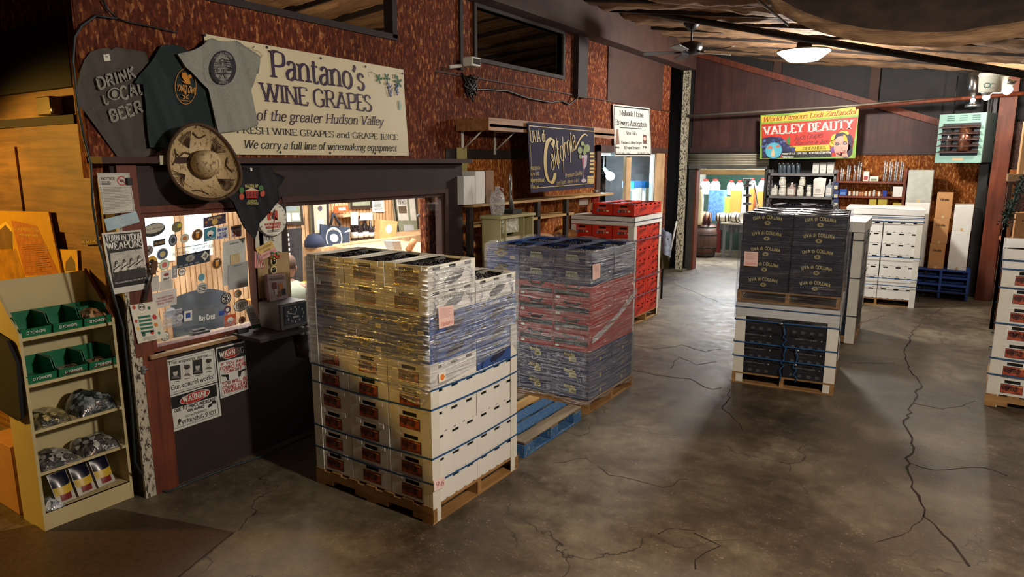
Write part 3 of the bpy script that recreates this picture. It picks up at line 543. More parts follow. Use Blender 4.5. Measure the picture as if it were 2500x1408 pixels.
# torn insulation hanging in a long swag
SW = [AY(*q, 6.9) for q in ((1870, -12), (1905, 22), (1960, 52), (2030, 76), (2110, 93), (2200, 101), (2310, 104), (2400, 92), (2500, 78), (2620, 60))]
SWP = [Vector((*p_, 0)) for p_ in smooth_pts([(q.x, q.z) for q in SW], 8)]; SWN = len(SWP)-1
def lip(u, v): q = SWP[min(SWN, int(u*SWN))]; return (q.x, 6.9-.05*math.sin(PI*v)+.012*math.sin(u*50+v*4), q.y+.12*(v-.3))
def hollow(u, v): q = SWP[min(SWN, int(u*SWN))]; return (q.x, 6.92+.45*v, (q.y+.07)*(1-v)+(roofz(q.x)-.02)*v)
m = M(); m.grid(lip, SWN, 4, KRAFT); m.grid(hollow, SWN, 10, pm('#33241a', .9, var=.5, scale=5, bump=.5)); struct('ceiling_torn_swag', m)  # hollow sheet: shade inside the swag painted in as darker brown
m = M(); m.tube([(-4.6, 10, 4.70), (-4.2, 10, 4.6), (1.6, 10, 3.10)], .045, pm('#2c2723', .5, .4), 10); struct('ceiling_steel_beam', m)
m = M(); m.tube([AY(1845, -5, 8.2), AY(1925, 62, 8.6)], .014, STEEL, 6); struct('ceiling_rod', m)
# ---- rooms behind: office, window room, store
OW = -8.0; offw = PANEL
wall('wall_office_back', 'x', OW-.1, OW, 2.43, 10.2, 0, 2.8, offw); wall('wall_office_near', 'y', 2.43, 2.5, OW, XO-.12, 0, 2.8, WHITE); wall('wall_office_far', 'y', 9.5, 9.58, OW, XA-.08, 0, 2.8, offw)
m = M()
for k in range(96): m.box((OW, 2.5+k*.073, 0), (OW+.006, 2.5+k*.073+.006, 2.8), pm('#8a5a2c', .7, key='groove'))
struct('trim_panel_grooves', m)
m = M(); m.box((OW, 2.5, 2.7), (XA-.08, 9.5, 2.76), WHITE); struct('ceiling_office', m); m = M(); m.box((OW, 2.5, .0), (XO-.12, 5.8, .012), pm('#6a5a48')); struct('floor_office', m)
wall('wall_lit_room', 'x', -7.1, -7.0, 9.6, 13.1, 0, 2.9, pm('#a4bcc8', .6, key='pale_room')); m = M(); m.box((-7.0, 9.58, 2.8), (-5.08, 13.1, 2.86), WHITE); struct('ceiling_lit_room', m)  # pale blue wall colour carries part of the window's cyan glow
m = M(); m.box((-6.96, 10.2, 1.5), (-6.9, 10.35, 2.8), PANEL); m.box((-6.96, 11.5, 2.25), (-6.9, 13.0, 2.42), PANEL); m.box((-6.9, 12.2, 1.3), (-6.85, 12.42, 2.6), PANEL); struct('trim_lit_room_posts', m)
wall('wall_store_back', 'y', 20.4, 20.5, -8, 0, 0, 3.4, pm('#24483a', .6, var=.3)); wall('wall_store_left', 'x', -6.6, -6.5, YB+.12, 20.4, 0, 3.4, WHITE); wall('wall_store_right', 'x', -1.6, -1.5, YB+.12, 20.4, 0, 3.4, WHITE)
m = M(); m.box((-8, YB+.12, 3.3), (0, 20.4, 3.36), WHITE); struct('ceiling_store', m)
m = M(); m.box((-6.5, 17.0, 2.11), (-1.6, 17.1, 2.24), PINEX); struct('trim_store_beam', m)
# freestanding painted column
m = M(); m.box((-5.26, 14.62, 0), (-5.13, 14.75, 4.66), mat_chipped('flaking_column_paint', '#c9bfa2', '#3c332c', .52)); m.box((-5.34, 14.54, 0), (-5.05, 14.83, .04), pm('#5c5648')); struct('trim_column', m)
# ================================================================== CRATES, PALLETS, WRAP
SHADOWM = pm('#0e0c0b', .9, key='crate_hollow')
ORD = ['bottom', 'second', 'third', 'fourth', 'fifth', 'sixth', 'seventh', 'eighth', 'ninth', 'tenth']
def wallcells(m, fn, L, H, holes, t, mat):
    """a thin wall length L height H with rectangular cut-outs; fn(s, z, d) -> point"""
    us = sorted({0, L, *[h[0] for h in holes], *[h[1] for h in holes]}); zs = sorted({0, H, *[h[2] for h in holes], *[h[3] for h in holes]})
    for a, b in zip(us, us[1:]):
        for c, d in zip(zs, zs[1:]):
            if any(h[0] <= a+1e-6 and b <= h[1]+1e-6 and h[2] <= c+1e-6 and d <= h[3]+1e-6 for h in holes): continue
            vs = [fn(*q) for q in ((a, c, 0), (b, c, 0), (b, c, t), (a, c, t), (a, d, 0), (b, d, 0), (b, d, t), (a, d, t))]
            m.add(vs, [(0,3,2,1),(4,5,6,7),(0,1,5,4),(1,2,6,5),(2,3,7,6),(3,0,4,7)], mat)
def crate_template(a, b, h, body, side=None, end=None, slots=3, endhole=True, name='grape_crate'):
    root = thing(name, 'x', 'crate'); g = .003; h2 = h-.002
    x0, x1, y0, y1 = -a/2+g, a/2-g, -b/2+g, b/2-g; A = x1-x0; B = y1-y0; m = M(); t = .007
    sh = []
    if slots:
        for k in range(slots): c = B*(k+.5)/slots if slots == 3 else B*(.3+.4*k); sh.append((c-.036, c+.036, h2*.80, h2*.93))
        for k in range(5): c = B*(k+.5)/5; sh.append((c-.014, c+.014, 0, h2*.055))
    eh = [(A*.33, A*.67, h2*.70, h2*.88)] if endhole else []
    wallcells(m, lambda s, z, d: (x1-d, y0+s, z), B, h2, sh, t, body); wallcells(m, lambda s, z, d: (x0+d, y1-s, z), B, h2, sh, t, body)
    wallcells(m, lambda s, z, d: (x0+s, y0+d, z), A, h2, eh, t, body); wallcells(m, lambda s, z, d: (x1-s, y1-d, z), A, h2, eh, t, body)
    m.box((x0+t, y0+t, 0), (x1-t, y1-t, .005), body)
    part('body', m, root)
    # folded top flaps with a curved opening, and stacking lugs
    m = M()
    for s in (1, -1):
        n = 12; pts = []
        for k in range(n+1):
            v = k/n; yy = y0+B*v; wdt = .035+.075*abs(2*v-1)**2.2; pts.append((s*(A/2), yy, h2)); pts.append((s*(A/2-wdt), yy, h2-.001-.016*math.sin(PI*v)))
        m.add(pts, [(2*k, 2*k+1, 2*k+3, 2*k+2) for k in range(n)], body)
    for sx in (-.30, .30):
        for yy in (y0, y1-.006):
            oy = -.0035 if yy == y0 else .0035; m.bbox((A*sx-.026, yy+oy, h2-.034), (A*sx+.026, yy+.006+oy, h2+.0015), body, .0028)
    part('top_flap', m, root)
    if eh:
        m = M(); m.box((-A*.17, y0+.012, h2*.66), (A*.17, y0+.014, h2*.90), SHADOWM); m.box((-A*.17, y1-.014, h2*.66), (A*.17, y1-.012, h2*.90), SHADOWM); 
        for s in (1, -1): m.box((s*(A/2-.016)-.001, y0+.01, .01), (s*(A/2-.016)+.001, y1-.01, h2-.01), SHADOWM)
        part('shade_backing', m, root)  # near-black plates paint the shade inside, seen through the cut-outs
    def prints(nm, fn, corners_list, W):
        if not fn: return
        for cs in corners_list:
            p = Panel(*cs, body, th=.0005); p.parts.pop('sheet'); fn(p, p.w, p.h)
            for k, mm in p.parts.items(): part(nm, mm, root, world=False)
    e = .001
    prints('end_print', end, [[(x0, y0-e, h2), (x1, y0-e, h2), (x1, y0-e, 0), (x0, y0-e, 0)], [(x1, y1+e, h2), (x0, y1+e, h2), (x0, y1+e, 0), (x1, y1+e, 0)]], A)
    prints('side_print', side, [[(x1+e, y0, h2), (x1+e, y1, h2), (x1+e, y1, 0), (x1+e, y0, 0)], [(x0-e, y1, h2), (x0-e, y0, h2), (x0-e, y0, 0), (x0-e, y1, 0)]], B)
    return root
def bunch(p, cx, cy, s, mat, flip=1, l=1):          # bunch of grapes drawn with outlined berries
    rn = random.Random(3)
    for k in range(26):
        v = k/25; wd = (1-v)**.7*.33+.04; p.ring(cx+flip*(v-.5)*.35*s*-1+rn.uniform(-wd, wd)*s, cy+(.5-v)*s*.95, s*.052, s*.052, s*.02, mat, l, 8, 'print')
    p.line([(cx-.02*s*flip, cy+.45*s), (cx+.02*s*flip, cy+.72*s)], s*.03, mat, l, 'print')
DK = pm('#55534e', .7, key='print_grey'); DKB = pm('#3c4d78', .7, key='print_blue'); GOLD = pm('#9a8c58', .5, .2, key='print_gold'); LAB = pm('#e2d8c2', .6, key='small_label')
ORG = pm('#a84a2e', .5, var=.45, scale=40, key='label_orange'); DRED = pm('#4a1c18', .5, var=.5, scale=60, key='label_dark'); PALEB = pm('#5f7fa8', .5, key='pale_blue_print')
def end_orange(p, w, h):
    x0, x1, y0, y1 = w*.26, w*.74, h*.14, h*.66
    p.rect(x0, y0, x1, y1, DRED, 1, 'label'); p.rect(x0+.004, y0+.004, x1-.004, y1-.004, ORG, 2, 'label')
    for i, (cx, cy, rx, ry) in enumerate(((.33, .46, .055, .14), (.42, .50, .06, .12), (.40, .36, .04, .1), (.50, .44, .07, .14), (.60, .48, .04, .1), (.58, .33, .05, .06))): p.ell(w*cx, h*cy, w*rx, h*ry, DRED, 3, 10, 'label')
    p.text('LO', w*.5, h*.42, h*.14, pm('#d79a6a', .5), 'h', None, 0, 4, 'label'); p.rect(w*.6, h*.56, w*.72, h*.62, pm('#d89a50'), 3, 'label'); p.rect(w*.61, h*.2, w*.72, h*.24, DRED, 3, 'label')
def end_brown(p, w, h):
    x0, x1, y0, y1 = w*.24, w*.78, h*.16, h*.70; bl = pm('#5e3a2c', .5, var=.4, scale=40)
    p.rect(x0, y0, x1, y1, bl, 1, 'label'); p.frame(x0, y0, x1, y1, .003, ORG, 2, 'label'); p.text('LUCERO', w*.5, h*.60, h*.11, LAB, 'b', w*.34, 0, 3, 'label')
    p.ell(w*.40, h*.36, w*.12, h*.12, pm('#33495c'), 2, 12, 'label'); p.ell(w*.62, h*.36, w*.12, h*.13, DRED, 2, 12, 'label'); p.rect(x0+.01, y0+.004, x1-.01, y0+.014, pm('#b86a3a'), 3, 'label')
def side_uva(col, gcol):
    def f(p, w, h):
        p.text('UVA di COLLINA', w*.52, h*.66, h*.17, col, 'b', w*.46, 0, 1, 'print', arc=w*1.5)
        pts = [(w*.52+w*.20*math.cos(t)*(1+.06*math.sin(7*t)), h*.36+h*.20*math.sin(t)*(1+.10*math.sin(9*t))+.02*math.cos(t)) for t in [2*PI*k/30 for k in range(30)]]
        p.poly(pts, col, 1, 'print'); bunch(p, w*.14, h*.38, h*.60, gcol, 1); bunch(p, w*.88, h*.42, h*.60, gcol, -1)
    return f
def end_emblem(p, w, h):
    p.ell(w*.45, h*.52, w*.12, h*.24, GOLD, 1, 14, 'emblem'); p.ell(w*.45, h*.50, w*.07, h*.15, pm('#4c442c'), 2, 12, 'emblem')
    for s in (-1, 1): p.ell(w*(.45+s*.15), h*.55, w*.06, h*.09, GOLD, 1, 10, 'emblem')
    p.text('UVA DI COLLINA', w*.45, h*.80, h*.07, GOLD, 'b', w*.4, 0, 2, 'emblem'); p.rect(w*.74, h*.22, w*.88, h*.40, LAB, 1, 'sticker'); p.rect(w*.755, h*.29, w*.865, h*.33, GOLD, 2, 'sticker')
def ticks(p, x, y, w, h, n, mat):
    p.rect(x, y, x+w*.06, y+h, mat, 1, 'print')
    for k in range(n): p.rect(x+w*.1, y+h*(k+.3)/n, x+w*(.6+.3*((k*7) % 3)/3), y+h*(k+.7)/n, mat, 1, 'print')
def end_musto(p, w, h):
    LB = pm('#a9b39a', .6); p.rect(w*.33, h*.66, w*.64, h*.80, LB, 1, 'label'); p.ell(w*.5, h*.68, w*.14, h*.05, pm('#5f6f4c'), 2, 12, 'label')
    p.text("FRANK MUSTO'S", w*.50, h*.54, h*.15, pm('#c9d3a4'), 'sb', w*.36, 0, 2, 'label'); p.frame(w*.31, h*.36, w*.70, h*.45, .003, pm('#8c7f94'), 1, 'label'); p.rect(w*.36, h*.39, w*.64, h*.42, pm('#7f86a4'), 1, 'label')
    ticks(p, w*.08, h*.36, w*.14, h*.38, 6, pm('#6f7b8c')); ticks(p, w*.86, h*.3, w*.12, h*.38, 6, pm('#6f7b8c')); p.lines(w*.36, h*.22, w*.66, h*.32, 2, pm('#5a6a86'))
def end_riserva(p, w, h):
    p.rect(w*.03, h*.34, w*.97, h*.66, pm('#1d1b1c', .4, key='blackband'), 1, 'band'); p.text('Riserva', w*.5, h*.50, h*.20, pm('#77706a'), 'sc', w*.44, 0, 2, 'band')
    p.rect(w*.06, h*.12, w*.16, h*.26, LAB, 1, 'sticker'); p.line([(w*.28, h*.76), (w*.45, h*.72), (w*.6, h*.80), (w*.62, h*.72)], .003, DRED, 1, 'print', True)
    for x in (.28, .72): p.rect(w*(x-.09), h*.86, w*(x+.09), h*.99, SHADOWM, 1, 'notch')  # notches not cut, only their dark hollows painted on
def end_muscat(p, w, h):
    Y = pm('#c9b552', .5); p.text('Muscat King', w*.47, h*.72, h*.20, Y, 'sb', w*.30, -.03, 2, 'label'); p.rect(w*.47, h*.32, w*.65, h*.60, Y, 1, 'label'); p.ell(w*.57, h*.46, w*.06, h*.09, pm('#6d7a3a'), 2, 12, 'label')
    p.rect(w*.35, h*.42, w*.46, h*.55, pm('#56657c'), 1, 'label'); ticks(p, w*.08, h*.3, w*.12, h*.4, 5, pm('#59688a')); ticks(p, w*.83, h*.2, w*.14, h*.4, 7, pm('#8b93ab')); p.lines(w*.35, h*.1, w*.65, h*.25, 3, pm('#2f3f74'))
def side_dark(p, w, h): p.text('UVA di COLLINA', w*.5, h*.6, h*.17, GOLD, 'b', w*.5, 0, 1, 'print', arc=w*1.5); p.ell(w*.5, h*.3, w*.05, h*.12, GOLD, 1, 14, 'print')
GOLD2 = pm('#b5a566', .5, key='bright_gold')
def side_gold(p, w, h):
    p.text('UVA di COLLINA', w*.5, h*.80, h*.20, GOLD2, 'k', w*.60, 0, 2, 'print', arc=w*1.1); p.ell(w*.5, h*.42, w*.062, h*.135, GOLD, 1, 18, 'emblem'); p.ell(w*.5, h*.42, w*.022, h*.06, pm('#2a2a20'), 2, 8, 'emblem')
    p.text('California Premium Grown Grapes', w*.5, h*.16, h*.08, pm('#5b5a5c'), 'sc', w*.56, 0, 1, 'print')
    for x in (.05, .95): p.text('42', w*x, h*.3, h*.13, pm('#7b7a78'), 'h', None, 0, 1, 'print')
def side_black(p, w, h):
    LG = pm('#8a8884', .6); p.text('premium wine grapes', w*.42, h*.78, h*.09, LG, 'b', w*.42, 0, 1, 'print')
    for k in range(4): ticks(p, w*(.14+.17*k), h*.12, w*.1, h*.2, 4, pm('#6a6966'))
    p.ell(w*.72, h*.75, w*.018, h*.05, LG, 1, 10, 'print'); p.rect(w*.3, h*.5, w*.46, h*.53, pm('#444342'), 1, 'print')
def side_calif(p, w, h):
    K = pm('#2b0f0c', .6); p.text('California', w*.55, h*.52, h*.34, K, 'sc', w*.60, .16, 1, 'print'); p.line([(w*.22, h*.62), (w*.12, h*.40), (w*.16, h*.16), (w*.32, h*.12), (w*.62, h*.30)], .006, K, 1, 'print', True)
def end_valley(p, w, h):
    p.text('VALLEY BEAUTY', w*.48, h*.58, h*.12, pm('#d9a08c'), 'sb', w*.46, 0, 2, 'label'); p.ell(w*.28, h*.36, w*.055, h*.13, pm('#6a7f9c'), 2, 12, 'label'); p.rect(w*.22, h*.28, w*.64, h*.46, pm('#3a1d22'), 1, 'label')
    p.rect(w*.38, h*.35, w*.54, h*.40, pm('#c9623a'), 2, 'label'); p.ell(w*.60, h*.38, w*.03, h*.1, pm('#d2a08a'), 2, 10, 'label'); p.rect(w*.70, h*.30, w*.82, h*.44, LAB, 1, 'sticker')
WB = pm('#dfdcd3', .42, var=.03, scale=5, key='white_crate'); WU = pm('#e2dfd0', .42, var=.03, key='white_crate2'); UB = pm('#35528f', .4, var=.12, key='blue_crate'); NB = pm('#1f2f57', .4, var=.2, key='navy_crate')
RB = pm('#a82418', .42, var=.12, key='red_crate'); RO = pm('#c8301c', .42, var=.10, key='red_crate2'); KB = pm('#1b1c22', .4, var=.3, key='black_crate'); NK = pm('#141a2c', .38, var=.3, key='ink_crate'); MKB = pm('#18264f', .4, var=.2, key='muscat_crate')
DARKB = pm('#20233c', .4, var=.3, key='dark_end')
CR = {}
def tmpl(key, *a, **k):
    if key not in CR:
        CR[key] = crate_template(*a, **k); CR[key]['used'] = 0
    return CR[key]
def put(t, M4, label, group):
    if not t['used']: t['used'] = 1; o = t
    else: o = copy_tree(t)
    if 'used' in o and o is not t: del o['used']
    o.matrix_world = M4; o['label'] = label; o['group'] = group; return o
def stack(x0, y0, nx, ny, rows, a, b, h, z0, kind, lab, group, rz=0, cols=None, rowsf=None, turned=False, rn=random.Random(5), skip=None):
    """x0,y0: front right corner. columns run towards -x, depth towards +y; turned crates show their long side to the front"""
    R = Matrix.Translation((x0, y0, 0)) @ Matrix.Rotation(rz, 4, 'Z'); cw, cd = (b, a) if turned else (a, b)
    xn = cols or {1: [''], 2: ['right', 'left'], 3: ['right', 'middle', 'left']}[nx]; yn = {1: ['front'], 2: ['front', 'rear'], 3: ['front', 'middle', 'rear']}[ny]
    for i in range(nx):
        for j in range(ny):
            for r in range(rows):
                if rowsf and not rowsf(i, j, r): continue
                t, d = kind(i, j, r)
                T_ = R @ Matrix.Translation((-cw*(i+.5)+rn.uniform(-.003, .003), cd*(j+.5)+rn.uniform(-.003, .003), z0+h*r)) @ Matrix.Rotation(-PI/2 if turned else 0, 4, 'Z')
                put(t, T_, '%s on %s, %s layer, %s %s stack' % (d, lab, ORD[r], yn[j], xn[i]), group)
def pallet(x0, y0, w, d, rz, label, along='x', h=.125, wood=DPINE, woody=DPINEY, name='wooden_pallet', z=0, group=None, notch=True, planks=None, nm=7):
    """origin: front right corner, w towards -x, d towards +y; along = direction of stringers"""
    root = thing(name, label, 'pallet', (x0, y0, z), rz, group); t = .016
    def X(o): o.parent = root; return o
    Lw, Ld = (w, d) if along == 'x' else (d, w)
    def bx(s0, c0, z0_, s1, c1, z1_):   # s along stringer, c across
        if along == 'x': return (-w+s0, c0, z0_), (-w+s1, c1, z1_)
        return (-w+c0, s0, z0_), (-w+c1, s1, z1_)
    ws, wp = (wood, woody) if along == 'x' else (woody, wood)
    for k in range(3):
        c = [0, Ld/2-.02, Ld-.04][k]; m = M()
        if notch:
            zz = h-2*t
            m.box(*bx(0, c, t+.04, Lw, c+.04, h-t), ws)
            for s0, s1 in ((0, .16*Lw), (.36*Lw, .64*Lw), (.84*Lw, Lw)): m.box(*bx(s0, c, t, s1, c+.04, t+.04), ws)
        else: m.box(*bx(0, c, t, Lw, c+.04, h-t), ws)
        X(part('stringer', m, None))
    for k in range(nm):
        s = (Lw-.1)*k/(nm-1); m = M(); m.box(*bx(s, 0, h-t, s+.095, Ld, h), planks[k % len(planks)] if planks else wp); X(part('deck_board', m, None))
    for k in (0, 1, 2):
        s = (Lw-.1)*k/2; m = M(); m.box(*bx(s, 0, 0, s+.095, Ld, t), wp); X(part('bottom_board', m, None))
    return root
def corner_board(x, y, sx, sy, z0, z1, label, w=.075, mat=None, group=None, rz=0, org=None):
    """L-shaped board clasping a corner; sx, sy point from the corner into the load"""
    m = M(); mt = mat or pm('#d8d4c6', .6, var=.05, key='corner_board'); t = .007
    def r(a, b): return tuple(min(p, q) for p, q in zip(a, b)), tuple(max(p, q) for p, q in zip(a, b))
    m.box(*r((x, y-sy*t, z0), (x+sx*w, y, z1)), mt); m.box(*r((x-sx*t, y-sy*t, z0), (x, y+sy*w, z1)), mt)
    if org is not None:
        R = Matrix.Translation((org[0], org[1], 0)) @ Matrix.Rotation(rz, 4, 'Z'); m.v = [tuple(R @ Vector(v)) for v in m.v]
    return solo('corner_board', m, label, 'corner board', group)
STRAP = pm('#22507e', .35, var=.1, key='strap')
def strap(x0, y0, w, d, z, label, rz=0, e=.010, dip=0, group=None, mat=None, ww=.013):
    R = Matrix.Translation((x0, y0, 0)) @ Matrix.Rotation(rz, 4, 'Z'); m = M()
    c = [(e, -e), (e, d+e), (-w-e, d+e), (-w-e, -e)]
    for i in range(4):
        a, b = c[i], c[(i+1) % 4]; n = 8
        for k in range(n):
            u0, u1 = k/n, (k+1)/n; q = []
            for u in (u0, u1):
                zz = z-dip*math.sin(PI*u); p = (a[0]+(b[0]-a[0])*u, a[1]+(b[1]-a[1])*u)
                q.append((R @ Vector((p[0], p[1], zz-ww/2)), R @ Vector((p[0], p[1], zz+ww/2))))
            m.quad(q[0][0], q[1][0], q[1][1], q[0][1], mat or STRAP)
            nn = (R.to_3x3() @ Vector((b[1]-a[1], -(b[0]-a[0]), 0))).normalized()*.0015
            m.quad(*[v+nn for v in (q[0][0], q[1][0], q[1][1], q[0][1])], mat or STRAP)
    return solo('strap', m, label, 'strap', group)
def film(x0, y0, w, d, za, zb, label, rz=0, e=.014, mat=FILM, name='stretch_wrap', low=None, top=None, seed=1):
    R = Matrix.Translation((x0, y0, 0)) @ Matrix.Rotation(rz, 4, 'Z'); m = M(); rn = random.Random(seed)
    per = []; c = [(e, -e), (e, d+e), (-w-e, d+e), (-w-e, -e)]
    for i in range(4):
        a, b = c[i], c[(i+1) % 4]
        for k in range(14): per.append((a[0]+(b[0]-a[0])*k/14, a[1]+(b[1]-a[1])*k/14, i, k/14))
    nz = 14; n = len(per); vs = []
    for j in range(nz+1):
        for i, (x, y, s, u) in enumerate(per):
            zl = (low(s, u) if low else za+.02*math.sin(i*.9)); zt_ = zb if not top else top(s, u); z = zl+(zt_-zl)*j/nz+(.012*math.sin(i*1.3) if j == nz else 0)
            o = rn.uniform(0, .006); cx, cy = -w/2, d/2; L_ = math.hypot(x-cx, y-cy)
            vs.append(R @ Vector((x+(x-cx)/L_*o, y+(y-cy)/L_*o, z)))
    m.add(vs, [(j*n+i, j*n+(i+1) % n, (j+1)*n+(i+1) % n, (j+1)*n+i) for j in range(nz) for i in range(n)], mat, True)
    o = solo(name, m, label, 'plastic wrap'); return o
def grapes(cx, cy, w, d, z, label, n=150, seed=1, mat=None, rz=0, org=None):
    rn = random.Random(seed); m = M(); mt = mat or pm('#1d1b24', .35, var=.3, key='grape_skin')
    for k in range(n):
        x = rn.uniform(-w/2, w/2); y = rn.uniform(-d/2, d/2); hh = .035*(1-(2*y/d)**2)*(1-(2*x/w)**2)
        m.ball((cx+x, cy+y, z+hh*rn.uniform(.6, 1)+rn.uniform(-.008, .004)), rn.uniform(.008, .0115), mt, 7, 4)
    if org is not None:
        R = Matrix.Translation((org[0], org[1], 0)) @ Matrix.Rotation(rz, 4, 'Z'); m.v = [tuple(R @ Vector(v)) for v in m.v]
    return solo('grapes', m, label, 'grapes', 'grapes in open crates', 'stuff')
def order_sheet(cs, label, hand='Pantano'):
    PK = pm('#e3bdb2', .7, var=.03, key='pink_paper'); p = Panel(*cs, PK, th=.001)
    p.lines(p.w*.1, p.h*.45, p.w*.9, p.h*.92, 8, pm('#9a7f7c'), .25); p.text(hand, p.w*.5, p.h*.2, p.h*.20, pm('#b8382c'), 'h', p.w*.8, .05, 2, 'handwriting')
    return p.done('order_sheet', label, 'paper')

# ---- nearest pallet: white grape crates, a blue band, printed white crates on top
A1, B1, H1, X1, Y1 = .378, .505, .163, -2.75, 3.2
pallet(X1+.01, Y1-.01, 1.16, 1.04, 0, 'worn wooden pallet carrying the nearest, tallest white load', h=.128)
tW = lambda: tmpl('w', A1, B1, H1, WB, None, end_orange); tU = lambda: tmpl('u', A1, B1, H1, WU, side_uva(DK, DKB), end_brown); tB = lambda: tmpl('b', A1, B1, H1, UB, side_uva(NAVY, NAVY), None, slots=3)
def tBd():
    if 'bd' not in CR:
        t = crate_template(A1, B1, H1, UB, side_uva(pm('#1d2440'), pm('#1d2440')), end_emblem); t['used'] = 0; CR['bd'] = t
    return CR['bd']
def kind1(i, j, r):
    top = 8 if j == 0 else 8
    if r >= 8: return tU(), 'white printed grape crate'
    if r >= (6 if j == 0 else 5): return tBd(), 'blue printed grape crate'
    return tW(), 'white grape crate'
stack(X1, Y1, 3, 2, 10, A1, B1, H1, .13, kind1, 'nearest pallet', 'grape crates on the nearest pallet', rowsf=lambda i, j, r: j == 0 or r < 9)
for i in range(3): grapes(X1-A1*(i+.5), Y1+B1*.5, A1*.62, B1*.86, .13+H1*10-.045, ['dark grapes heaped in the open front right top crate of nearest pallet', 'dark grapes heaped in the open front middle top crate of nearest pallet', 'dark grapes heaped in the open front left top crate of nearest pallet'][i], 170, i)
grapes(X1-A1*.5, Y1+B1*1.5, A1*.62, B1*.86, .13+H1*9-.045, 'dark grapes in the lower rear right top crate of nearest pallet', 100, 9)
corner_board(X1, Y1, -1, 1, .01, 1.12, 'white corner board at the near corner of the nearest pallet'); corner_board(X1, Y1+2*B1, -1, -1, .01, 1.20, 'white corner board at the rear right corner of the nearest pallet')
corner_board(X1-3*A1, Y1, 1, 1, .05, 1.74, 'tall white corner board at the left corner of the nearest pallet')
for z, nm in ((.300, 'lowest'), (.475, 'second lowest'), (.815, 'second highest'), (.948, 'highest')): strap(X1, Y1, 3*A1, 2*B1, z, 'blue plastic strap, %s around the nearest white load' % nm, dip=.012)
film(X1, Y1, 3*A1, 2*B1, .95, 1.735, 'clear wrinkled stretch wrap around the top of the nearest load', low=lambda s, u: {0: .10*u, 1: 0, 2: 0, 3: -.04*u+.08*math.sin(u*5)}[s]+.95, top=lambda s, u: 1.75 if s == 3 or (s == 0 and u < .5) or (s == 2 and u > .5) else 1.59)
z = lambda px, py, x: AX(px, py, x)
cs = [z(1070, 750, X1+.02), z(1107, 744, X1+.02), z(1108, 793, X1+.02), z(1072, 803, X1+.02)]; order_sheet(cs, 'pink order sheet with red handwriting taped to the nearest load')
p = Panel(z(1058, 1172, X1+.022), z(1086, 1162, X1+.022), z(1086, 1188, X1+.022), z(1060, 1200, X1+.022), pm('#e6ccc4', .7), th=.001); p.text('9-6', p.w*.5, p.h*.5, p.h*.5, pm('#b8485c'), 'h', p.w*.75, 0, 2, 'handwriting'); p.done('pink_tag', 'small pink tag reading 9-6 at the foot of the nearest load', 'tag')
p = Panel(z(1071, 912, X1+.018), z(1088, 906, X1+.018), z(1088, 928, X1+.018), z(1072, 934, X1+.018), pm('#e8e2cc'), th=.001); p.ell(p.w*.5, p.h*.5, p.w*.3, p.h*.33, pm('#e07a28'), 2, 14, 'leaf'); p.done('leaf_sticker', 'small sticker with an orange leaf on the nearest load', 'sticker')

# ---- blue and red load behind it
A2, B2, H2, X2, Y2 = .40, .51, .161, -2.82, 5.60
pallet(X2+.01, Y2-.01, 1.22, 1.05, 0, 'pale wooden pallet under the blue and red wrapped load', h=.127)
def kind2(i, j, r):
    if i == 2 and r >= 7: return tmpl('emb', A2, B2, H2, UB, side_dark, end_emblem), 'blue emblem grape crate'
    if r >= 7: return tmpl('musto', A2, B2, H2, NB, None, end_musto, slots=0), 'navy grape crate'
    if r >= 3: return tmpl('ris', A2, B2, H2, RB if 1 else 0, None, end_riserva, slots=0), 'red black-banded grape crate'
    return tmpl('musc', A2, B2, H2, MKB, side_dark, end_muscat, slots=0), 'navy yellow-lettered grape crate'
stack(X2, Y2, 3, 2, 9, A2, B2, H2, .13, kind2, 'blue-red pallet', 'grape crates on the blue and red pallet')
for i in range(3):
    for j in range(2): grapes(X2-A2*(i+.5), Y2+B2*(j+.5), A2*.62, B2*.86, .13+H2*9-.05, 'dark grapes in the %s %s top crate of the blue-red load' % (['front', 'rear'][j], ['right', 'middle', 'left'][i]), 70, i+5*j+20)
film(X2, Y2, 3*A2, 2*B2, .10, 1.60, 'clear shiny stretch wrap around the blue and red load', mat=mat_film('film_side', haze=.02, gl=.40, sc=(3, 3, 60)), seed=3)
m = M()
for k in range(16):
    u0, u1 = k/16, (k+1)/16; f = lambda u: (X2-1.2+1.2*u, .735+.02*math.sin(u*9)+.03*(1-u)); (xa, za), (xb, zb) = f(u0), f(u1)
    m.quad((xa, Y2-.026, za-.022), (xb, Y2-.026, zb-.022), (xb, Y2-.028, zb+.022), (xa, Y2-.028, za+.022), FILM2)
for k in range(16):
    u0, u1 = k/16, (k+1)/16; f = lambda u: (Y2+1.04*u, .74+.33*u**1.4)
    (ya, za), (yb, zb) = f(u0), f(u1); m.quad((X2+.03, ya, za-.03), (X2+.03, yb, zb-.03), (X2+.03, yb, zb+.035), (X2+.03, ya, za+.035), mat_film('rope_film', haze=.35, gl=.5, sc=(4, 4, 40)))
solo('wrap_rope', m, 'twisted rope of stretch film around the middle of the blue-red load', 'plastic wrap')
cs = [AX(1447, 646, X2+.03), AX(1465, 642, X2+.03), AX(1465, 676, X2+.03), AX(1447, 684, X2+.03)]; order_sheet(cs, 'faded pink sheet on the side of the blue-red load', '')
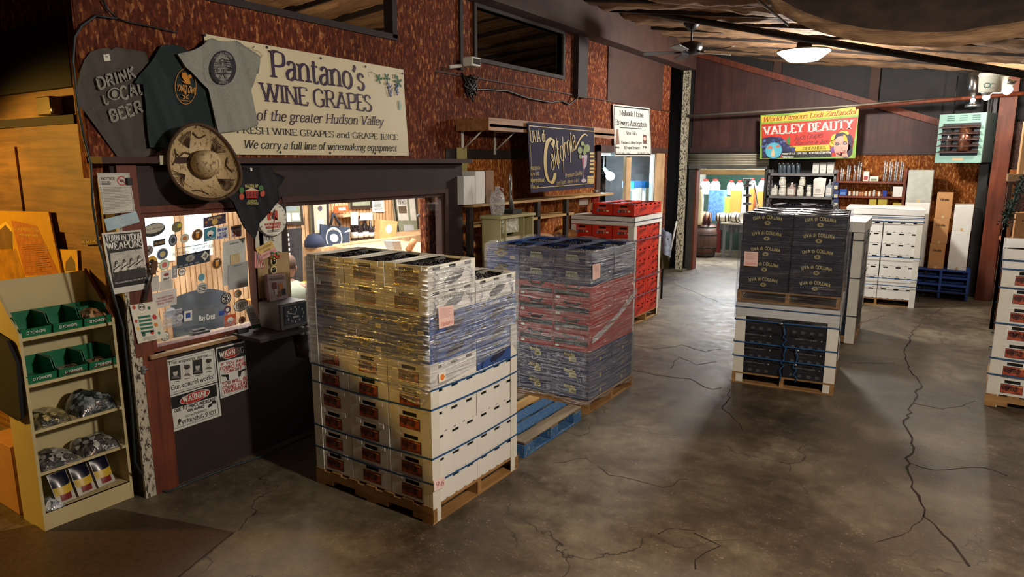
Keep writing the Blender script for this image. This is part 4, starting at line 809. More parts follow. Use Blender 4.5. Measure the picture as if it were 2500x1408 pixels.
# ---- red load behind
A3, B3, H3, X3, Y3 = .340, .525, .17, -3.92, 9.13
pallet(X3+.01, Y3-.01, 1.03, 1.08, 0, 'pale wooden pallet under the bright red crates', along='x', h=.127)
def kind3(i, j, r): return tmpl('cal', A3, B3, H3, RO, side_calif, end_valley), 'red lettered grape crate'
stack(X3, Y3, 3, 2, 8, A3, B3, H3, .13, kind3, 'red pallet', 'red grape crates on the red pallet')
def cap(x0, y0, w, d, z0, z1, label, rz=0, mat=WCARD, e=.012, warp=.02, seed=1):
    root = thing('pallet_cover', label, 'cardboard lid', (x0, y0, z0), rz); m = M(); rn = random.Random(seed)
    m.box((-w-e, -e, 0), (e, -e+.006, z1-z0), mat); m.box((-w-e, d+e-.006, 0), (e, d+e, z1-z0), mat); m.box((-w-e, -e, 0), (-w-e+.006, d+e, z1-z0), mat); m.box((e-.006, -e, 0), (e, d+e, z1-z0), mat)
    o = part('rim', m, None); o.parent = root
    m = M(); ph = rn.uniform(0, 6); m.grid(lambda u, v: (-w-e+(w+2*e)*u, -e+(d+2*e)*v, (z1-z0)+warp*math.sin(u*3+ph)*math.sin(v*4+ph)*.5), 10, 10, mat); m.grid(lambda u, v: (-w-e+(w+2*e)*u, -e+(d+2*e)*v, (z1-z0)-.006), 1, 1, mat); o = part('top_sheet', m, None); o.parent = root
    return root
cap(X3, Y3, 3*A3, 2*B3, 1.492, 1.62, 'cream cardboard cap over the red crates, crates stacked on it')
def kind3b(i, j, r): return tmpl('cal', A3, B3, H3, RO, side_calif, end_valley), 'loose red grape crate'
RB0 = Matrix.Translation
for i in range(2):
    for j in range(2):
        put(CR['cal'], RB0((X3-A3*(i+.5)-.005, Y3+B3*(j+.5), 1.64)), 'red grape crate resting on the cream cap of the red pallet, %s %s' % (['front', 'rear'][j], ['right', 'left'][i]), 'loose red crates on the cap')
        grapes(X3-A3*(i+.5), Y3+B3*(j+.5), A3*.6, B3*.8, 1.64+H3-.04, 'dark grapes in the %s %s crate above the red load' % (['front', 'rear'][j], ['right', 'left'][i]), 50, 60+i+2*j)
corner_board(X3, Y3, -1, 1, .01, 1.49, 'cream corner board at the near corner of the red load', .09); corner_board(X3, Y3+2*B3, -1, -1, .01, 1.49, 'white corner board at the rear right corner of the red load'); corner_board(X3-3*A3, Y3, 1, 1, .1, 1.48, 'cream corner board at the left of the red load')
for zz, nm in ((1.555, 'around the cap of the'), (1.28, 'below the cap of the'), (.70, 'at mid height of the'), (.44, 'low around the')): strap(X3, Y3, 3*A3, 2*B3, zz, 'thin grey-blue strap %s red load' % nm, e=.016, mat=pm('#59607c', .4))
# ---- black double load right of centre
X4, Y4, RZ4, A4, B4 = -.93, 7.50, .105, .385, .505
pallet(X4+.01, Y4-.01, 1.03, 1.19, RZ4, 'wooden pallet on the floor under the black double load', along='y', h=.125)
stack(X4, Y4, 2, 3, 4, A4, B4, .158, .128, lambda i, j, r: (tmpl('blk', A4, B4, .158, KB, side_black, None, slots=3, endhole=True), 'black grape crate'), 'black load lower pallet', 'black crates on the lower pallet', rz=RZ4, turned=True)
cap(X4, Y4, 1.01, 1.155, .765, .905, 'cream cardboard cap between the two black loads', RZ4)
for sx, yy, sy, nm in ((0, 0, 1, 'front right'), (-1.01, 0, 1, 'front left'), (0, 1.155, -1, 'rear right')): corner_board(sx, yy, -1 if sx == 0 else 1, sy, .01, .765, 'cream corner board, %s corner of the lower black load' % nm, .1, rz=RZ4, org=(X4, Y4))
for zz, nm in ((.31, 'lowest around'), (.47, 'second from the floor around'), (.72, 'just under the cap of'), (.86, 'around the cream cap of')): strap(X4, Y4, 1.01, 1.155, zz, 'dark blue strap %s the lower black load' % nm, RZ4, e=.017)
pallet(X4, Y4, 1.02, 1.17, RZ4, 'raised wooden pallet carrying the upper navy crates', along='y', h=.125, z=.92)
stack(X4, Y4, 2, 3, 5, A4, B4, .165, 1.048, lambda i, j, r: (tmpl('ink', A4, B4, .165, NK, side_gold, None, slots=0), 'navy gold-lettered grape crate'), 'raised pallet', 'navy crates on the raised pallet', rz=RZ4, turned=True)
film(X4, Y4, 1.01, 1.155, .74, 1.89, 'clear glinting stretch wrap around the upper navy load', RZ4, mat=mat_film('film_dark', haze=.001, gl=.24, sc=(2.0, 2.0, 75), bump=1.3), e=.024, seed=5)
RR = Matrix.Translation((X4, Y4, 0)) @ Matrix.Rotation(RZ4, 4, 'Z')
def onfront(x0, x1, z0, z1, e=.045): return [RR @ Vector(q) for q in ((x0, -e, z1), (x1, -e, z1), (x1, -e, z0), (x0, -e, z0))]
order_sheet(onfront(-.965, -.825, 1.315, 1.47), 'pink order sheet with red handwriting on the upper navy load')
m = M(); pts = [RR @ Vector((x, -.045, zz)) for x, zz in ((-.52, .70), (-.50, .62), (-.52, .58), (-.48, .55), (-.52, .50), (-.48, .46), (-.50, .40), (-.49, .34), (-.52, .30), (-.49, .27), (-.53, .22), (-.51, .16), (-.52, .09))]
m.tube(pts, .007, STRAP, 5); pts = [RR @ Vector((x, -.045, zz)) for x, zz in ((-.38, .44), (-.36, .38), (-.37, .32), (-.40, .27), (-.36, .24), (-.39, .18), (-.35, .15), (-.37, .10))]; m.tube(pts, .007, STRAP, 5)
for x, zz in ((-.55, .72), (-.37, .45), (-.38, .29)): a = RR @ Vector((x, -.04, zz)); m.ball(a, .018, STEEL, 8, 5, (1.4, .5, .7))
solo('strap_tails', m, 'curly blue strap ends hanging on the front of the black load', 'strap')
# ---- black and white load behind
X5, Y5 = -1.03, 9.85
pallet(X5+.01, Y5, 1.18, 1.05, 0.03, 'wooden pallet under the black load with a white cap', along='x', h=.125)
stack(X5, Y5, 3, 2, 8, .385, .52, .172, .128, lambda i, j, r: (tmpl('bk2', .385, .52, .172, NK, side_black, None, slots=3, endhole=True), 'dark slotted grape crate'), 'rear dark pallet', 'dark crates on the rear dark pallet', rz=.03)
cap(X5, Y5, 1.155, 1.04, 1.508, 1.64, 'white cardboard cap on the rear dark load', .03, e=.02)
corner_board(0, 0, -1, 1, .01, 1.50, 'tall white corner board on the rear dark load, near corner', .11, rz=.03, org=(X5, Y5)); corner_board(0, 1.04, -1, -1, .01, 1.50, 'white corner board on the rear dark load, far corner', rz=.03, org=(X5, Y5))
for zz, nm in ((1.40, 'upper'), (.90, 'middle'), (.385, 'lower')): strap(X5, Y5, 1.155, 1.04, zz, '%s dark strap around the rear dark load' % nm, .03, e=.018, mat=pm('#20242e'))
for i in range(2):
    put(CR['bk2'], Matrix.Translation((-1.62-.40*i, 10.2, 1.655)), ['dark open crate on the white cap, right one', 'dark open crate on the white cap, left one'][i], 'dark crates on the white cap')
    grapes(-1.62-.40*i, 10.2, .25, .42, 1.655+.13, ['dark grapes in the right crate on the white cap', 'dark grapes in the left crate on the white cap'][i], 50, 80+i)
# ---- far white load
X6, Y6, RZ6, H6 = -.50, 12.95, .09, .187
pallet(X6, Y6, 1.14, 1.25, RZ6, 'wooden pallet under the far white load', along='y', h=.125)
stack(X6, Y6, 2, 3, 7, .40, .56, H6, .13, lambda i, j, r: (tmpl('far', .40, .56, H6, WB, None, None, slots=3), 'plain white grape crate'), 'far white pallet', 'white crates on the far pallet', rz=RZ6, turned=True)
cap(X6, Y6, 1.12, 1.20, 1.445, 1.535, 'lower white cardboard cap on the far white load', RZ6, warp=.0); cap(X6, Y6, 1.12, 1.20, 1.545, 1.64, 'upper white cardboard cap on the far white load', RZ6, e=.02)
corner_board(0, 0, -1, 1, .0, 1.46, 'white corner board at the near corner of the far white load', .08, rz=RZ6, org=(X6, Y6))
for zz, nm in ((1.505, 'top'), (1.44, 'second'), (.84, 'third'), (.48, 'fourth'), (.36, 'lowest')): strap(X6, Y6, 1.12, 1.20, zz, '%s blue strap around the far white load' % nm, RZ6, e=.024)
# ---- white load at the right edge
X7, Y7, H7 = 1.55, 8.0, .180
pallet(X7+.01, Y7-.01, 1.17, 1.22, -.04, 'wooden pallet under the white load at the right edge', along='x', h=.128)
stack(X7, Y7, 3, 2, 7, .382, .59, H7, .13, lambda i, j, r: (tmpl('wr', .382, .59, H7, WB, None, end_orange, slots=3), 'white grape crate'), 'right-edge pallet', 'white crates on the right-edge pallet', rz=-.04)
cap(X7, Y7, 1.146, 1.18, 1.395, 1.475, 'lower white cap on the load at the right edge', -.04, e=.014, warp=0); cap(X7, Y7, 1.146, 1.18, 1.485, 1.585, 'upper warped white cap on the load at the right edge', -.04, e=.02, warp=.05)
corner_board(-1.146, 0, 1, 1, .0, 1.40, 'white corner board at the near corner of the right-edge load', .09, rz=-.04, org=(X7, Y7))
for zz, nm in ((1.475, 'top'), (1.392, 'second'), (1.21, 'third'), (.855, 'fourth'), (.50, 'fifth'), (.335, 'lowest')): strap(X7, Y7, 1.146, 1.18, zz, '%s blue strap around the right-edge load' % nm, -.04, e=.024)
# ---- empty blue pallet on the floor
root = thing('blue_pallet', 'empty worn blue pallet lying on the floor between the loads', 'pallet', (-2.80, 4.42, 0), 0)
def bpart(n, a, b, mt):
    m = M(); m.bbox(a, b, mt, .004); o = part(n, m, None); o.parent = root
L_, W_ = 1.0, 1.15
for i, x in enumerate((-.1, -.62, -1.15)):
    for yy in (0, .43, .86): bpart('block', (x-.02, yy, .02), (x+.10, yy+.14, .108), BLUEP if i < 2 else GREYW)
    bpart('bottom_board', (x-.02, 0, 0), (x+.10, L_, .018), BLUEP if i == 0 else GREYW)
for yy in (0, .43, .86): bpart('cross_board', (-1.17, yy+.01, .108), (0, yy+.13, .124), GREYW)
for k, x in enumerate((-.125, -.27, -.42, -.58, -.74, -.90, -1.05, -1.17)): bpart('deck_board', (x, 0, .124), (x+(.12 if k % 3 else .125), L_, .140), [GREYW, BLUEP, BLUEP, PINE, GREYW, BLUEP, PINE, BLUEP][k])
# ================================================================== THINGS ON AND NEAR THE LEFT WALL
def zc(ox, oy, k): return lambda x, y: (ox+x*k, oy+y*k)
z1 = zc(0, 0, .341); z2 = zc(220, 400, .3409); z3 = zc(1090, 230, .27694); z4 = zc(300, 820, .28413); z5 = zc(480, 60, .264); z6 = zc(640, 440, .29834); z9 = zc(640, 640, .18476)
class XPanel(Panel):
    """sheet on a plane x = const, addressed by wall coordinates"""
    def __init__(s, tl, tr, br, bl, x, mat, **k):
        c = [AX(*q, x) for q in (tl, tr, br, bl)]; s.x = x; super().__init__(*c, mat, **k)
    def uv(s, px, py):
        p = AX(px, py, s.x)-s.c[3]; e1 = (s.c[2]-s.c[3]); e2 = (s.c[0]-s.c[3]); a = e1.dot(e1); b = e1.dot(e2); c = e2.dot(e2); p1 = p.dot(e1); p2 = p.dot(e2); D = a*c-b*b
        return (c*p1-b*p2)/D*s.w, (a*p2-b*p1)/D*s.h
    def tp(s, t, a, b, top, mat, font='s', part='lettering', l=2):
        """text with its baseline from wall point a to b, capitals reaching up to point top"""
        (x0, y0), (x1, y1), (xt, yt) = s.uv(*a), s.uv(*b), s.uv(*top); w_ = math.hypot(x1-x0, y1-y0); r = math.atan2(y1-y0, x1-x0)
        h = abs((yt-y0)-(xt-x0)*math.tan(r))*math.cos(r); return s.text(t, (x0+x1)/2-math.sin(r)*h/2, (y0+y1)/2+math.cos(r)*h/2, h, mat, font, w_, r, l, part)
    def pp(s, pts, mat, l=1, part='picture'): return s.poly([s.uv(*q) for q in pts], mat, l, part)
    def el(s, c, rx, ry, mat, l=1, part='picture', n=20): a = s.uv(*c); b = s.uv(c[0]+rx, c[1]); d = s.uv(c[0], c[1]+ry); return s.ell(a[0], a[1], abs(b[0]-a[0]), abs(d[1]-a[1]), mat, l, n, part)
PUR = pm('#33183a', .5, var=.08, key='purple_ink'); BAN = pm('#d6c9a6', .45, var=.03, scale=2, key='banner_vinyl')
p = XPanel((497, 82), (985, 170), (998, 380), (528, 377), XU+.022, BAN, th=.0015, n=(40, 16), wave=lambda u, v: .0035*math.sin(u*9+v*3)+.002*math.sin(v*7)*u)
p.lay = .003
p.tp("Pantano's", z5(690, 478), z5(1562, 592), z5(665, 228), PUR, 's'); p.tp('WINE GRAPES', z5(598, 702), z5(1625, 792), z5(578, 528), PUR, 's')
p.tp('of the greater Hudson Valley', z5(548, 880), z5(1725, 925), z5(545, 783), PUR, 'si'); p.tp('FRESH WINE GRAPES and GRAPE JUICE', z5(365, 1002), z5(1860, 1062), z5(365, 938), INK, 'l'); p.tp('We carry a full line of winemaking equipment', z5(425, 1142), z5(1845, 1168), z5(425, 1068), INK, 'si')
LEAF = pm('#2c5a34', .5); GRP = pm('#5b5f8e', .5, var=.3, scale=60)
def leaf(cx, cy, s, r=0, l=3):
    pts = [(cx+s*(.62+.38*math.cos(5*t))*math.cos(t+r), cy+s*(.62+.38*math.cos(5*t))*math.sin(t+r)) for t in [2*PI*k/30 for k in range(30)]]; p.poly(pts, LEAF, l)
for q, s, r in ((z5(1690, 480), .05, 0), (z5(1765, 470), .05, 1), (z5(1870, 510), .065, .5), (z5(1850, 455), .03, .2)): u = p.uv(*q); leaf(u[0], u[1], s, r)
rn = random.Random(4)
for q, n, sc in ((z5(1785, 520), 34, 1), (z5(1850, 530), 26, .8)):
    u = p.uv(*q)
    for k in range(n):
        v = k/n; wd = .045*sc*(1-v)**.6; p.ell(u[0]+rn.uniform(-wd, wd)+.01*v, u[1]-.13*sc*v, .009, .009, [GRP, pm('#3a3a62'), pm('#8488b0')][k % 3], 3+k % 3, 8)
p.line([p.uv(*z5(*q)) for q in ((1600, 465), (1590, 430), (1625, 420), (1680, 450), (1740, 475))], .003, LEAF, 3, smooth=True); p.line([p.uv(*z5(*q)) for q in ((1815, 435), (1825, 480))], .006, pm('#6a4a2a'), 3)
p.line([p.uv(*z5(*q)) for q in ((470, 200), (500, 215), (540, 190), (520, 225), (570, 240), (605, 280), (590, 300))], .003, pm('#8a8a5c'), 3, smooth=True)
u = p.uv(*z5(1885, 730)); p.ell(u[0], u[1], .02, .05, pm('#a8c4b4'), 3)
for q in ((70, 97), (652, 202), (1147, 297), (1565, 368), (1908, 427), (768, 1180), (1232, 1187), (1643, 1190), (1965, 1195)): u = p.uv(*z5(*q)); p.ell(u[0], u[1], .011, .011, BLACK, 3, 10, 'grommet')
p.done('banner', 'large cream vinyl banner with purple lettering Pantano\'s WINE GRAPES', 'banner')

# ---- shirts pinned to the wall
import bmesh
def fold(y, z, a=1): return a*(.006*math.sin(y*23+z*5)+.005*math.sin(z*11-y*9)+.003*math.sin(y*61+z*20))
def cloth(name, pts, x, mat, label, cat, amp=1, th=.012, cell=.035):
    P = [AX(*q, x) for q in pts]; bm = bmesh.new(); vs = [bm.verts.new(q) for q in P]; bm.faces.new(vs)
    bmesh.ops.triangulate(bm, faces=bm.faces[:])
    for it in range(6):
        es = [e for e in bm.edges if e.calc_length() > cell]
        if not es: break
        bmesh.ops.subdivide_edges(bm, edges=es, cuts=1, use_grid_fill=False); bmesh.ops.triangulate(bm, faces=[f for f in bm.faces if len(f.verts) > 3])
    for v in bm.verts:
        b = v.is_boundary; v.co.x = x+th+fold(v.co.y, v.co.z, amp)
    bd = [e for e in bm.edges if e.is_boundary]; r = bmesh.ops.extrude_edge_only(bm, edges=bd); 
    for v in [g for g in r['geom'] if isinstance(g, bmesh.types.BMVert)]: v.co.x = x-.002
    bm.normal_update(); [f.normal_flip() for f in bm.faces if f.normal.x < -.2]; bm.normal_update()
    c = sum(P, Vector())/len(P); root = thing(name, label, cat, c); me = bpy.data.meshes.new('fabric')
    for v in bm.verts: v.co -= c
    bm.to_mesh(me); bm.free(); me.materials.append(mat)
    for f in me.polygons: f.use_smooth = abs(f.normal.x) > .6
    part('fabric', me, root); return root
def attach(p, root):
    for k, m_ in p.parts.items():
        if k != p.base: part(k, m_, root)
FAB1 = pm('#4c4640', .9, var=.08, scale=60, bump=.2, key='shirt_taupe'); FAB2 = pm('#1f2c2b', .9, var=.1, scale=60, bump=.2, key='shirt_green'); FAB3 = pm('#8b8b82', .9, var=.12, scale=90, bump=.2, key='shirt_grey'); FAB4 = pm('#15151a', .9, var=.15, key='shirt_black')
xs = XU+.01
r = cloth('t_shirt', [z1(*q) for q in ((640, 372), (700, 352), (770, 342), (790, 358), (822, 338), (930, 352), (1035, 372), (1062, 450), (1080, 700), (1090, 1060), (1180, 1062), (1110, 1095), (1030, 1118), (960, 1150), (875, 1166), (845, 1130), (800, 1050), (740, 930), (700, 840), (665, 755), (640, 797), (590, 790), (538, 742), (545, 640), (570, 510), (600, 430))], xs, FAB1, 'taupe t-shirt printed DRINK LOCAL BEER pinned to the wall', 't-shirt')
LG = pm('#8b887c', .85, var=.2, scale=120, key='worn_print')
p = XPanel(z1(640, 480), z1(1075, 450), z1(1075, 900), z1(640, 900), xs+.029, FAB1, th=.0005)
p.tp('DRINK', z1(705, 645), z1(985, 588), z1(672, 570), LG, 'k', 'print'); p.tp('L', z1(750, 752), z1(782, 745), z1(725, 690), LG, 'k', 'print'); p.tp('CAL', z1(872, 728), z1(1045, 690), z1(862, 645), LG, 'k', 'print'); p.tp('BEER', z1(795, 873), z1(1035, 808), z1(770, 800), LG, 'k', 'print')
u = p.uv(*z1(820, 685)); p.ring(u[0], u[1], .045, .042, .008, LG, 1, 20, 'print'); p.ell(u[0], u[1], .02, .025, LG, 1, 8, 'print'); attach(p, r)
p = XPanel(z1(738, 390), z1(782, 385), z1(792, 435), z1(748, 438), xs+.020, pm('#cfcabc'), th=.002, base='neck_tag'); p.text('M', p.w/2, p.h*.62, p.h*.3, INK, 'b', None, 0, 2, 'neck_print'); part('neck_tag', p.parts['neck_tag'], r); attach(p, r)
r = cloth('t_shirt', [z1(*q) for q in ((1150, 330), (1180, 320), (1240, 318), (1310, 345), (1350, 370), (1400, 430), (1450, 500), (1500, 700), (1535, 910), (1450, 960), (1380, 1000), (1240, 1055), (1070, 1057), (1055, 900), (1045, 608), (1000, 602), (957, 595), (1010, 520), (1070, 450), (1110, 390))], xs+.04, FAB2, 'dark green t-shirt with orange YARD OWL print', 't-shirt')
OR = pm('#c8842c', .8, var=.05, key='orange_print')
p = XPanel(z1(1250, 480), z1(1410, 480), z1(1410, 760), z1(1250, 760), xs+.068, FAB2, th=.0005)
p.tp('YARD OWL', z1(1262, 648), z1(1402, 678), z1(1258, 600), OR, 'k', 'print'); u = p.uv(*z1(1330, 620)); a = p.uv(*z1(1252, 620)); b = p.uv(*z1(1330, 492)); p.ring(u[0], u[1], abs(u[0]-a[0]), abs(b[1]-u[1]), .004, OR, 1, 30, 'print')
for q in (((1300, 525), (1330, 520), (1360, 580), (1365, 605), (1330, 600), (1300, 550)), ((1345, 545), (1368, 535), (1375, 560), (1355, 570)), ((1300, 580), (1330, 590), (1320, 598))): p.pp([z1(*k) for k in q], OR, 1, 'print')
for q in (((1305, 680), (1350, 710)), ((1350, 680), (1308, 710))): p.line([p.uv(*z1(*k)) for k in q], .007, OR, 1, 'print')
u = p.uv(*z1(1328, 665)); p.ell(u[0], u[1], .008, .014, OR, 1, 8, 'print'); p.tp('BREWING', z1(1290, 722), z1(1365, 730), z1(1290, 712), OR, 'b', 'print'); attach(p, r)
r = cloth('t_shirt', [z1(*q) for q in ((1440, 330), (1480, 288), (1510, 275), (1555, 296), (1600, 303), (1650, 297), (1690, 290), (1760, 340), (1860, 402), (1850, 460), (1840, 527), (1765, 490), (1790, 640), (1820, 770), (1848, 885), (1838, 905), (1700, 935), (1560, 952), (1540, 880), (1515, 760), (1490, 640), (1455, 525), (1380, 498), (1320, 482), (1290, 430), (1265, 387), (1370, 362))], xs+.085, FAB3, 'light grey t-shirt with round black TUTHILLTOWN print over the banner', 't-shirt')
NV = pm('#2a2630', .85, key='dark_print')
p = XPanel(z1(1500, 360), z1(1700, 360), z1(1700, 610), z1(1500, 610), xs+.112, FAB3, th=.0005); c = p.uv(*z1(1600, 487)); a = p.uv(*z1(1506, 487)); b = p.uv(*z1(1600, 366)); rx, ry = abs(c[0]-a[0]), abs(b[1]-c[1])
p.ring(c[0], c[1], rx, ry, rx*.25, NV, 1, 36, 'print'); p.text('TUTHILLTOWN', c[0], c[1]+ry*.80, ry*.16, FAB3, 'k', rx*1.55, 0, 2, 'print_text', arc=rx*.80); p.text('SPIRITS', c[0], c[1]-ry*.87, ry*.13, FAB3, 'k', rx*.7, 0, 2, 'print_text')
def q_(x, y): return (c[0]+x*rx, c[1]+y*ry)
for L_ in ([(-.35, .05), (-.35, -.3), (.25, -.3), (.25, .05), (-.35, .05), (-.25, .42), (-.05, .55), (.15, .42), (.25, .05)], [(-.15, .1), (-.15, .35), (.05, .35), (.05, .1)], [(-.7, -.35), (.7, -.35)], [(-.1, -.35), (-.3, -.7)], [(.1, -.35), (.25, -.7)], [(-.05, -.3), (-.05, -.1), (.12, -.1), (.12, -.3)], [(.3, .05), (.7, -.05)], [(.3, -.1), (.68, -.15)], [(.2, .45), (.65, .40)], [(.2, .33), (.7, .28)], [(.25, .20), (.72, .15)]): p.line([q_(*k) for k in L_], rx*.05, NV, 1, 'print')
for x, y in ((-.55, .25), (-.6, 0), (-.5, -.15), (.5, -.1), (.6, .0)): p.ring(*q_(x, y), rx*.12, ry*.1, rx*.04, NV, 1, 10, 'print')
attach(p, r)
r = cloth('t_shirt', [z2(*q) for q in ((1060, 18), (1110, 30), (1150, 38), (1200, 25), (1250, 18), (1290, 25), (1312, 55), (1390, 95), (1370, 140), (1345, 170), (1352, 260), (1290, 330), (1215, 420), (1190, 500), (1175, 537), (1100, 455), (1045, 340), (1015, 270), (985, 238), (1020, 180), (1045, 90))], XO+.13, FAB4, 'black t-shirt with red WALDEN, NY print hanging over the lintel', 't-shirt')
p = XPanel(z2(1050, 110), z2(1260, 110), z2(1260, 310), z2(1050, 310), XO+.16, FAB4, th=.0005); YL = pm('#b9b06a', .8); GRN = pm('#3f6a3a', .8)
p.tp('WALDEN, NY', z2(1108, 172), z2(1205, 172), z2(1108, 150), YL, 'k', 'print'); p.tp('ANGRY', z2(1128, 272), z2(1195, 274), z2(1128, 258), YL, 'k', 'print'); p.tp('ORCHARD', z2(1122, 288), z2(1205, 290), z2(1122, 274), YL, 'k', 'print')
p.pp([z2(*k) for k in ((1110, 195), (1205, 195), (1198, 245), (1118, 245))], RED, 1, 'print'); p.pp([z2(*k) for k in ((1105, 195), (1155, 172), (1212, 195))], pm('#c8b79a'), 2, 'print')
for k in range(4): p.pp([z2(1120+22*k, 203), z2(1132+22*k, 203), z2(1132+22*k, 235), z2(1120+22*k, 235)], pm('#4a1410'), 2, 'print')
for x, y, mt in ((1085, 235, pm('#b84a2a')), (1235, 215, pm('#b84a2a')), (1085, 190, GRN), (1225, 180, GRN)): p.el(z2(x, y), 6, 8, mt, 1, 'print', 9)
attach(p, r); p = XPanel(z2(1146, 28), z2(1160, 28), z2(1162, 50), z2(1150, 50), XO+.152, WHITE, th=.001, base='neck_tag'); part('neck_tag', p.parts['neck_tag'], r)

# ---- sombrero
hc = AX(*z1(1425, 1185), XO+.10); hat = thing('sombrero', 'old cream straw sombrero with brown stitching hanging on the wall', 'hat', hc)
Rh = Matrix.Rotation(math.radians(78), 3, 'Y') @ Matrix.Rotation(.3, 3, 'Z'); Rh = Matrix.Rotation(math.radians(-14), 3, 'Z') @ Rh
STR = mat_chipped('straw_hat', '#c4ac80', '#75583a', .57); DKS = pm('#4a3320', .8, var=.3, scale=40, key='hat_trim')
def hp(r, a, off=0):
    h = .0+.12*max(0, (r-.13)/.15)**2+.030*math.cos(2*a)*(r/.28)**2
    return Rh @ (Vector((r*math.cos(a)*1.04, r*math.sin(a)*.92*(1+.10*math.cos(a*1+.6)), h+off))*.92)
def at_h(v): return hc+Vector((.03, 0, 0))+v
m = M(); m.grid(lambda u, v: at_h(hp(.085+.195*v, 2*PI*u)), 48, 10, STR); m.grid(lambda u, v: at_h(hp(.085+.195*v, -2*PI*u, -.006)), 48, 10, STR); part('brim', m, hat)
m = M(); m.tube([at_h(hp(.283, 2*PI*k/48, -.003)) for k in range(49)], .012, DKS, 8); part('rim_braid', m, hat)
m = M(); prof = [(.105, 0), (.102, .05), (.09, .10), (.066, .14), (.035, .15), (.0001, .125)]; m.lathe(prof, STR, at_h(Rh @ Vector((0, .02, 0))), 24, Rh, .95, 1.0); part('crown', m, hat)
m = M(); m.tube([at_h(Rh @ Vector((.098*math.cos(t), .084*math.sin(t), .018))) for t in [2*PI*k/32 for k in range(33)]], .008, DKS, 6); m.tube([at_h(Rh @ Vector(q)) for q in ((-.09, -.03, .02), (-.12, -.08, .03), (-.10, -.12, .03), (-.13, -.14, .03))], .004, DKS, 5); part('hat_band', m, hat)
m = M(); rn = random.Random(2)
for a0 in (.5, 2.0, 3.4, 4.9):
    for k in range(11):
        a = a0+(k-5)*.055; pts = [at_h(hp(.15+.0*t, a0, .004).lerp(hp(.25, a, .004), t)) for t in (0, .5, 1)]; m.tube(pts, .0022, DKS, 4)
    pts = [at_h(hp(.235-.03*math.sin(PI*t), a0+.55+.5*t, .004)) for t in [k/10 for k in range(11)]]; m.tube(pts, .006, DKS, 5)
part('embroidery', m, hat)

# ---- papers and signs beside window 1
def sheet(name, lab, cat, quad, x, mat, fn=None, **k):
    p = XPanel(*quad, x, mat, **k)
    if fn: fn(p)
    return p.done(name, lab, cat)
XP = XO+.034
def notice(p):
    p.frame(.006, .006, p.w-.006, p.h-.006, .003, GREY, 1); p.text('NOTICE', p.w*.30, p.h*.86, p.h*.07, INK, 'b', p.w*.42); p.lines(p.w*.08, p.h*.70, p.w*.42, p.h*.80, 3, INK); p.lines(p.w*.08, p.h*.1, p.w*.9, p.h*.66, 15, pm('#8a877c'), .3)
    p.ring(p.w*.72, p.h*.80, p.w*.15, p.w*.15, .006, RED, 1); p.line([(p.w*.62, p.h*.86), (p.w*.82, p.h*.74)], .006, RED, 2); p.ell(p.w*.72, p.h*.8, p.w*.07, p.w*.05, pm('#4a4440'), 1)
sheet('notice_sign', 'white NOTICE sheet in a clear sleeve left of the window', 'sign', [z2(50, 62), z2(280, 65), z2(325, 340), z2(95, 362)], XP, pm('#cfccc0', .15, var=.02), notice)
sheet('gift_card_sign', 'light blue Gift Certificates Available card', 'sign', [z2(100, 395), z2(330, 340), z2(357, 415), z2(125, 482)], XP+.006, pm('#9fb9c4'), lambda p: (p.text('Gift', p.w*.45, p.h*.78, p.h*.16, WHITE, 'sc', p.w*.25), p.text('Certificates', p.w*.5, p.h*.50, p.h*.17, WHITE, 'sc', p.w*.7), p.text('Available', p.w*.58, p.h*.22, p.h*.16, WHITE, 'sc', p.w*.5)))
def weapons(p):
    W = p.w; H = p.h; p.rect(W*.05, H*.10, W*.96, H*.97, BLACK, 1); p.tp('TURN IN YOUR', z2(112, 556), z2(362, 538), z2(112, 512), WHITE, 'sb'); p.tp('WEAPONS', z2(120, 618), z2(375, 590), z2(118, 562), WHITE, 'sb'); PG = pm('#b8b4a8', .6, var=.25, scale=40); DG = pm('#3a3834', .7, var=.3, scale=60)
    p.pp([z2(138, 640), z2(368, 605), z2(398, 800), z2(168, 842)], PG, 2); p.pp([z2(160, 770), z2(390, 740), z2(398, 800), z2(168, 842)], DG, 3)
    for i, (x, y) in enumerate(((185, 700), (240, 690), (290, 680), (345, 660))):
        p.pp([z2(x-16, y+20), z2(x+14, y+16), z2(x+18, y+70), z2(x-14, y+78)], pm('#d6d2c6'), 4); p.pp([z2(x-12, y+78), z2(x-2, y+76), z2(x-4, y+118), z2(x-12, y+120)], DG, 4); p.pp([z2(x+2, y+75), z2(x+13, y+72), z2(x+10, y+112), z2(x+4, y+114)], DG, 4)
        p.el(z2(x, y+5), 3.4, 4.6, INK, 5); p.el(z2(x+1, y+8), 1.8, 2.6, pm('#9a958a'), 6); p.pp([z2(x-24, y+58), z2(x+26, y+20), z2(x+28, y+26), z2(x-22, y+66)], INK, 6); p.pp([z2(x-12, y+10), z2(x-6, y+8), z2(x-8, y+40), z2(x-14, y+40)], INK, 5)
    p.tp('THE GOVERNMENT WILL TAKE CARE OF YOU', z2(178, 862), z2(402, 820), z2(176, 850), WHITE, 'b')
sheet('poster', 'black and white poster TURN IN YOUR WEAPONS left of the window', 'poster', [z2(84, 496), z2(364, 470), z2(425, 892), z2(163, 936)], XP+.004, pm('#d3d0c6', .4, var=.02), weapons)
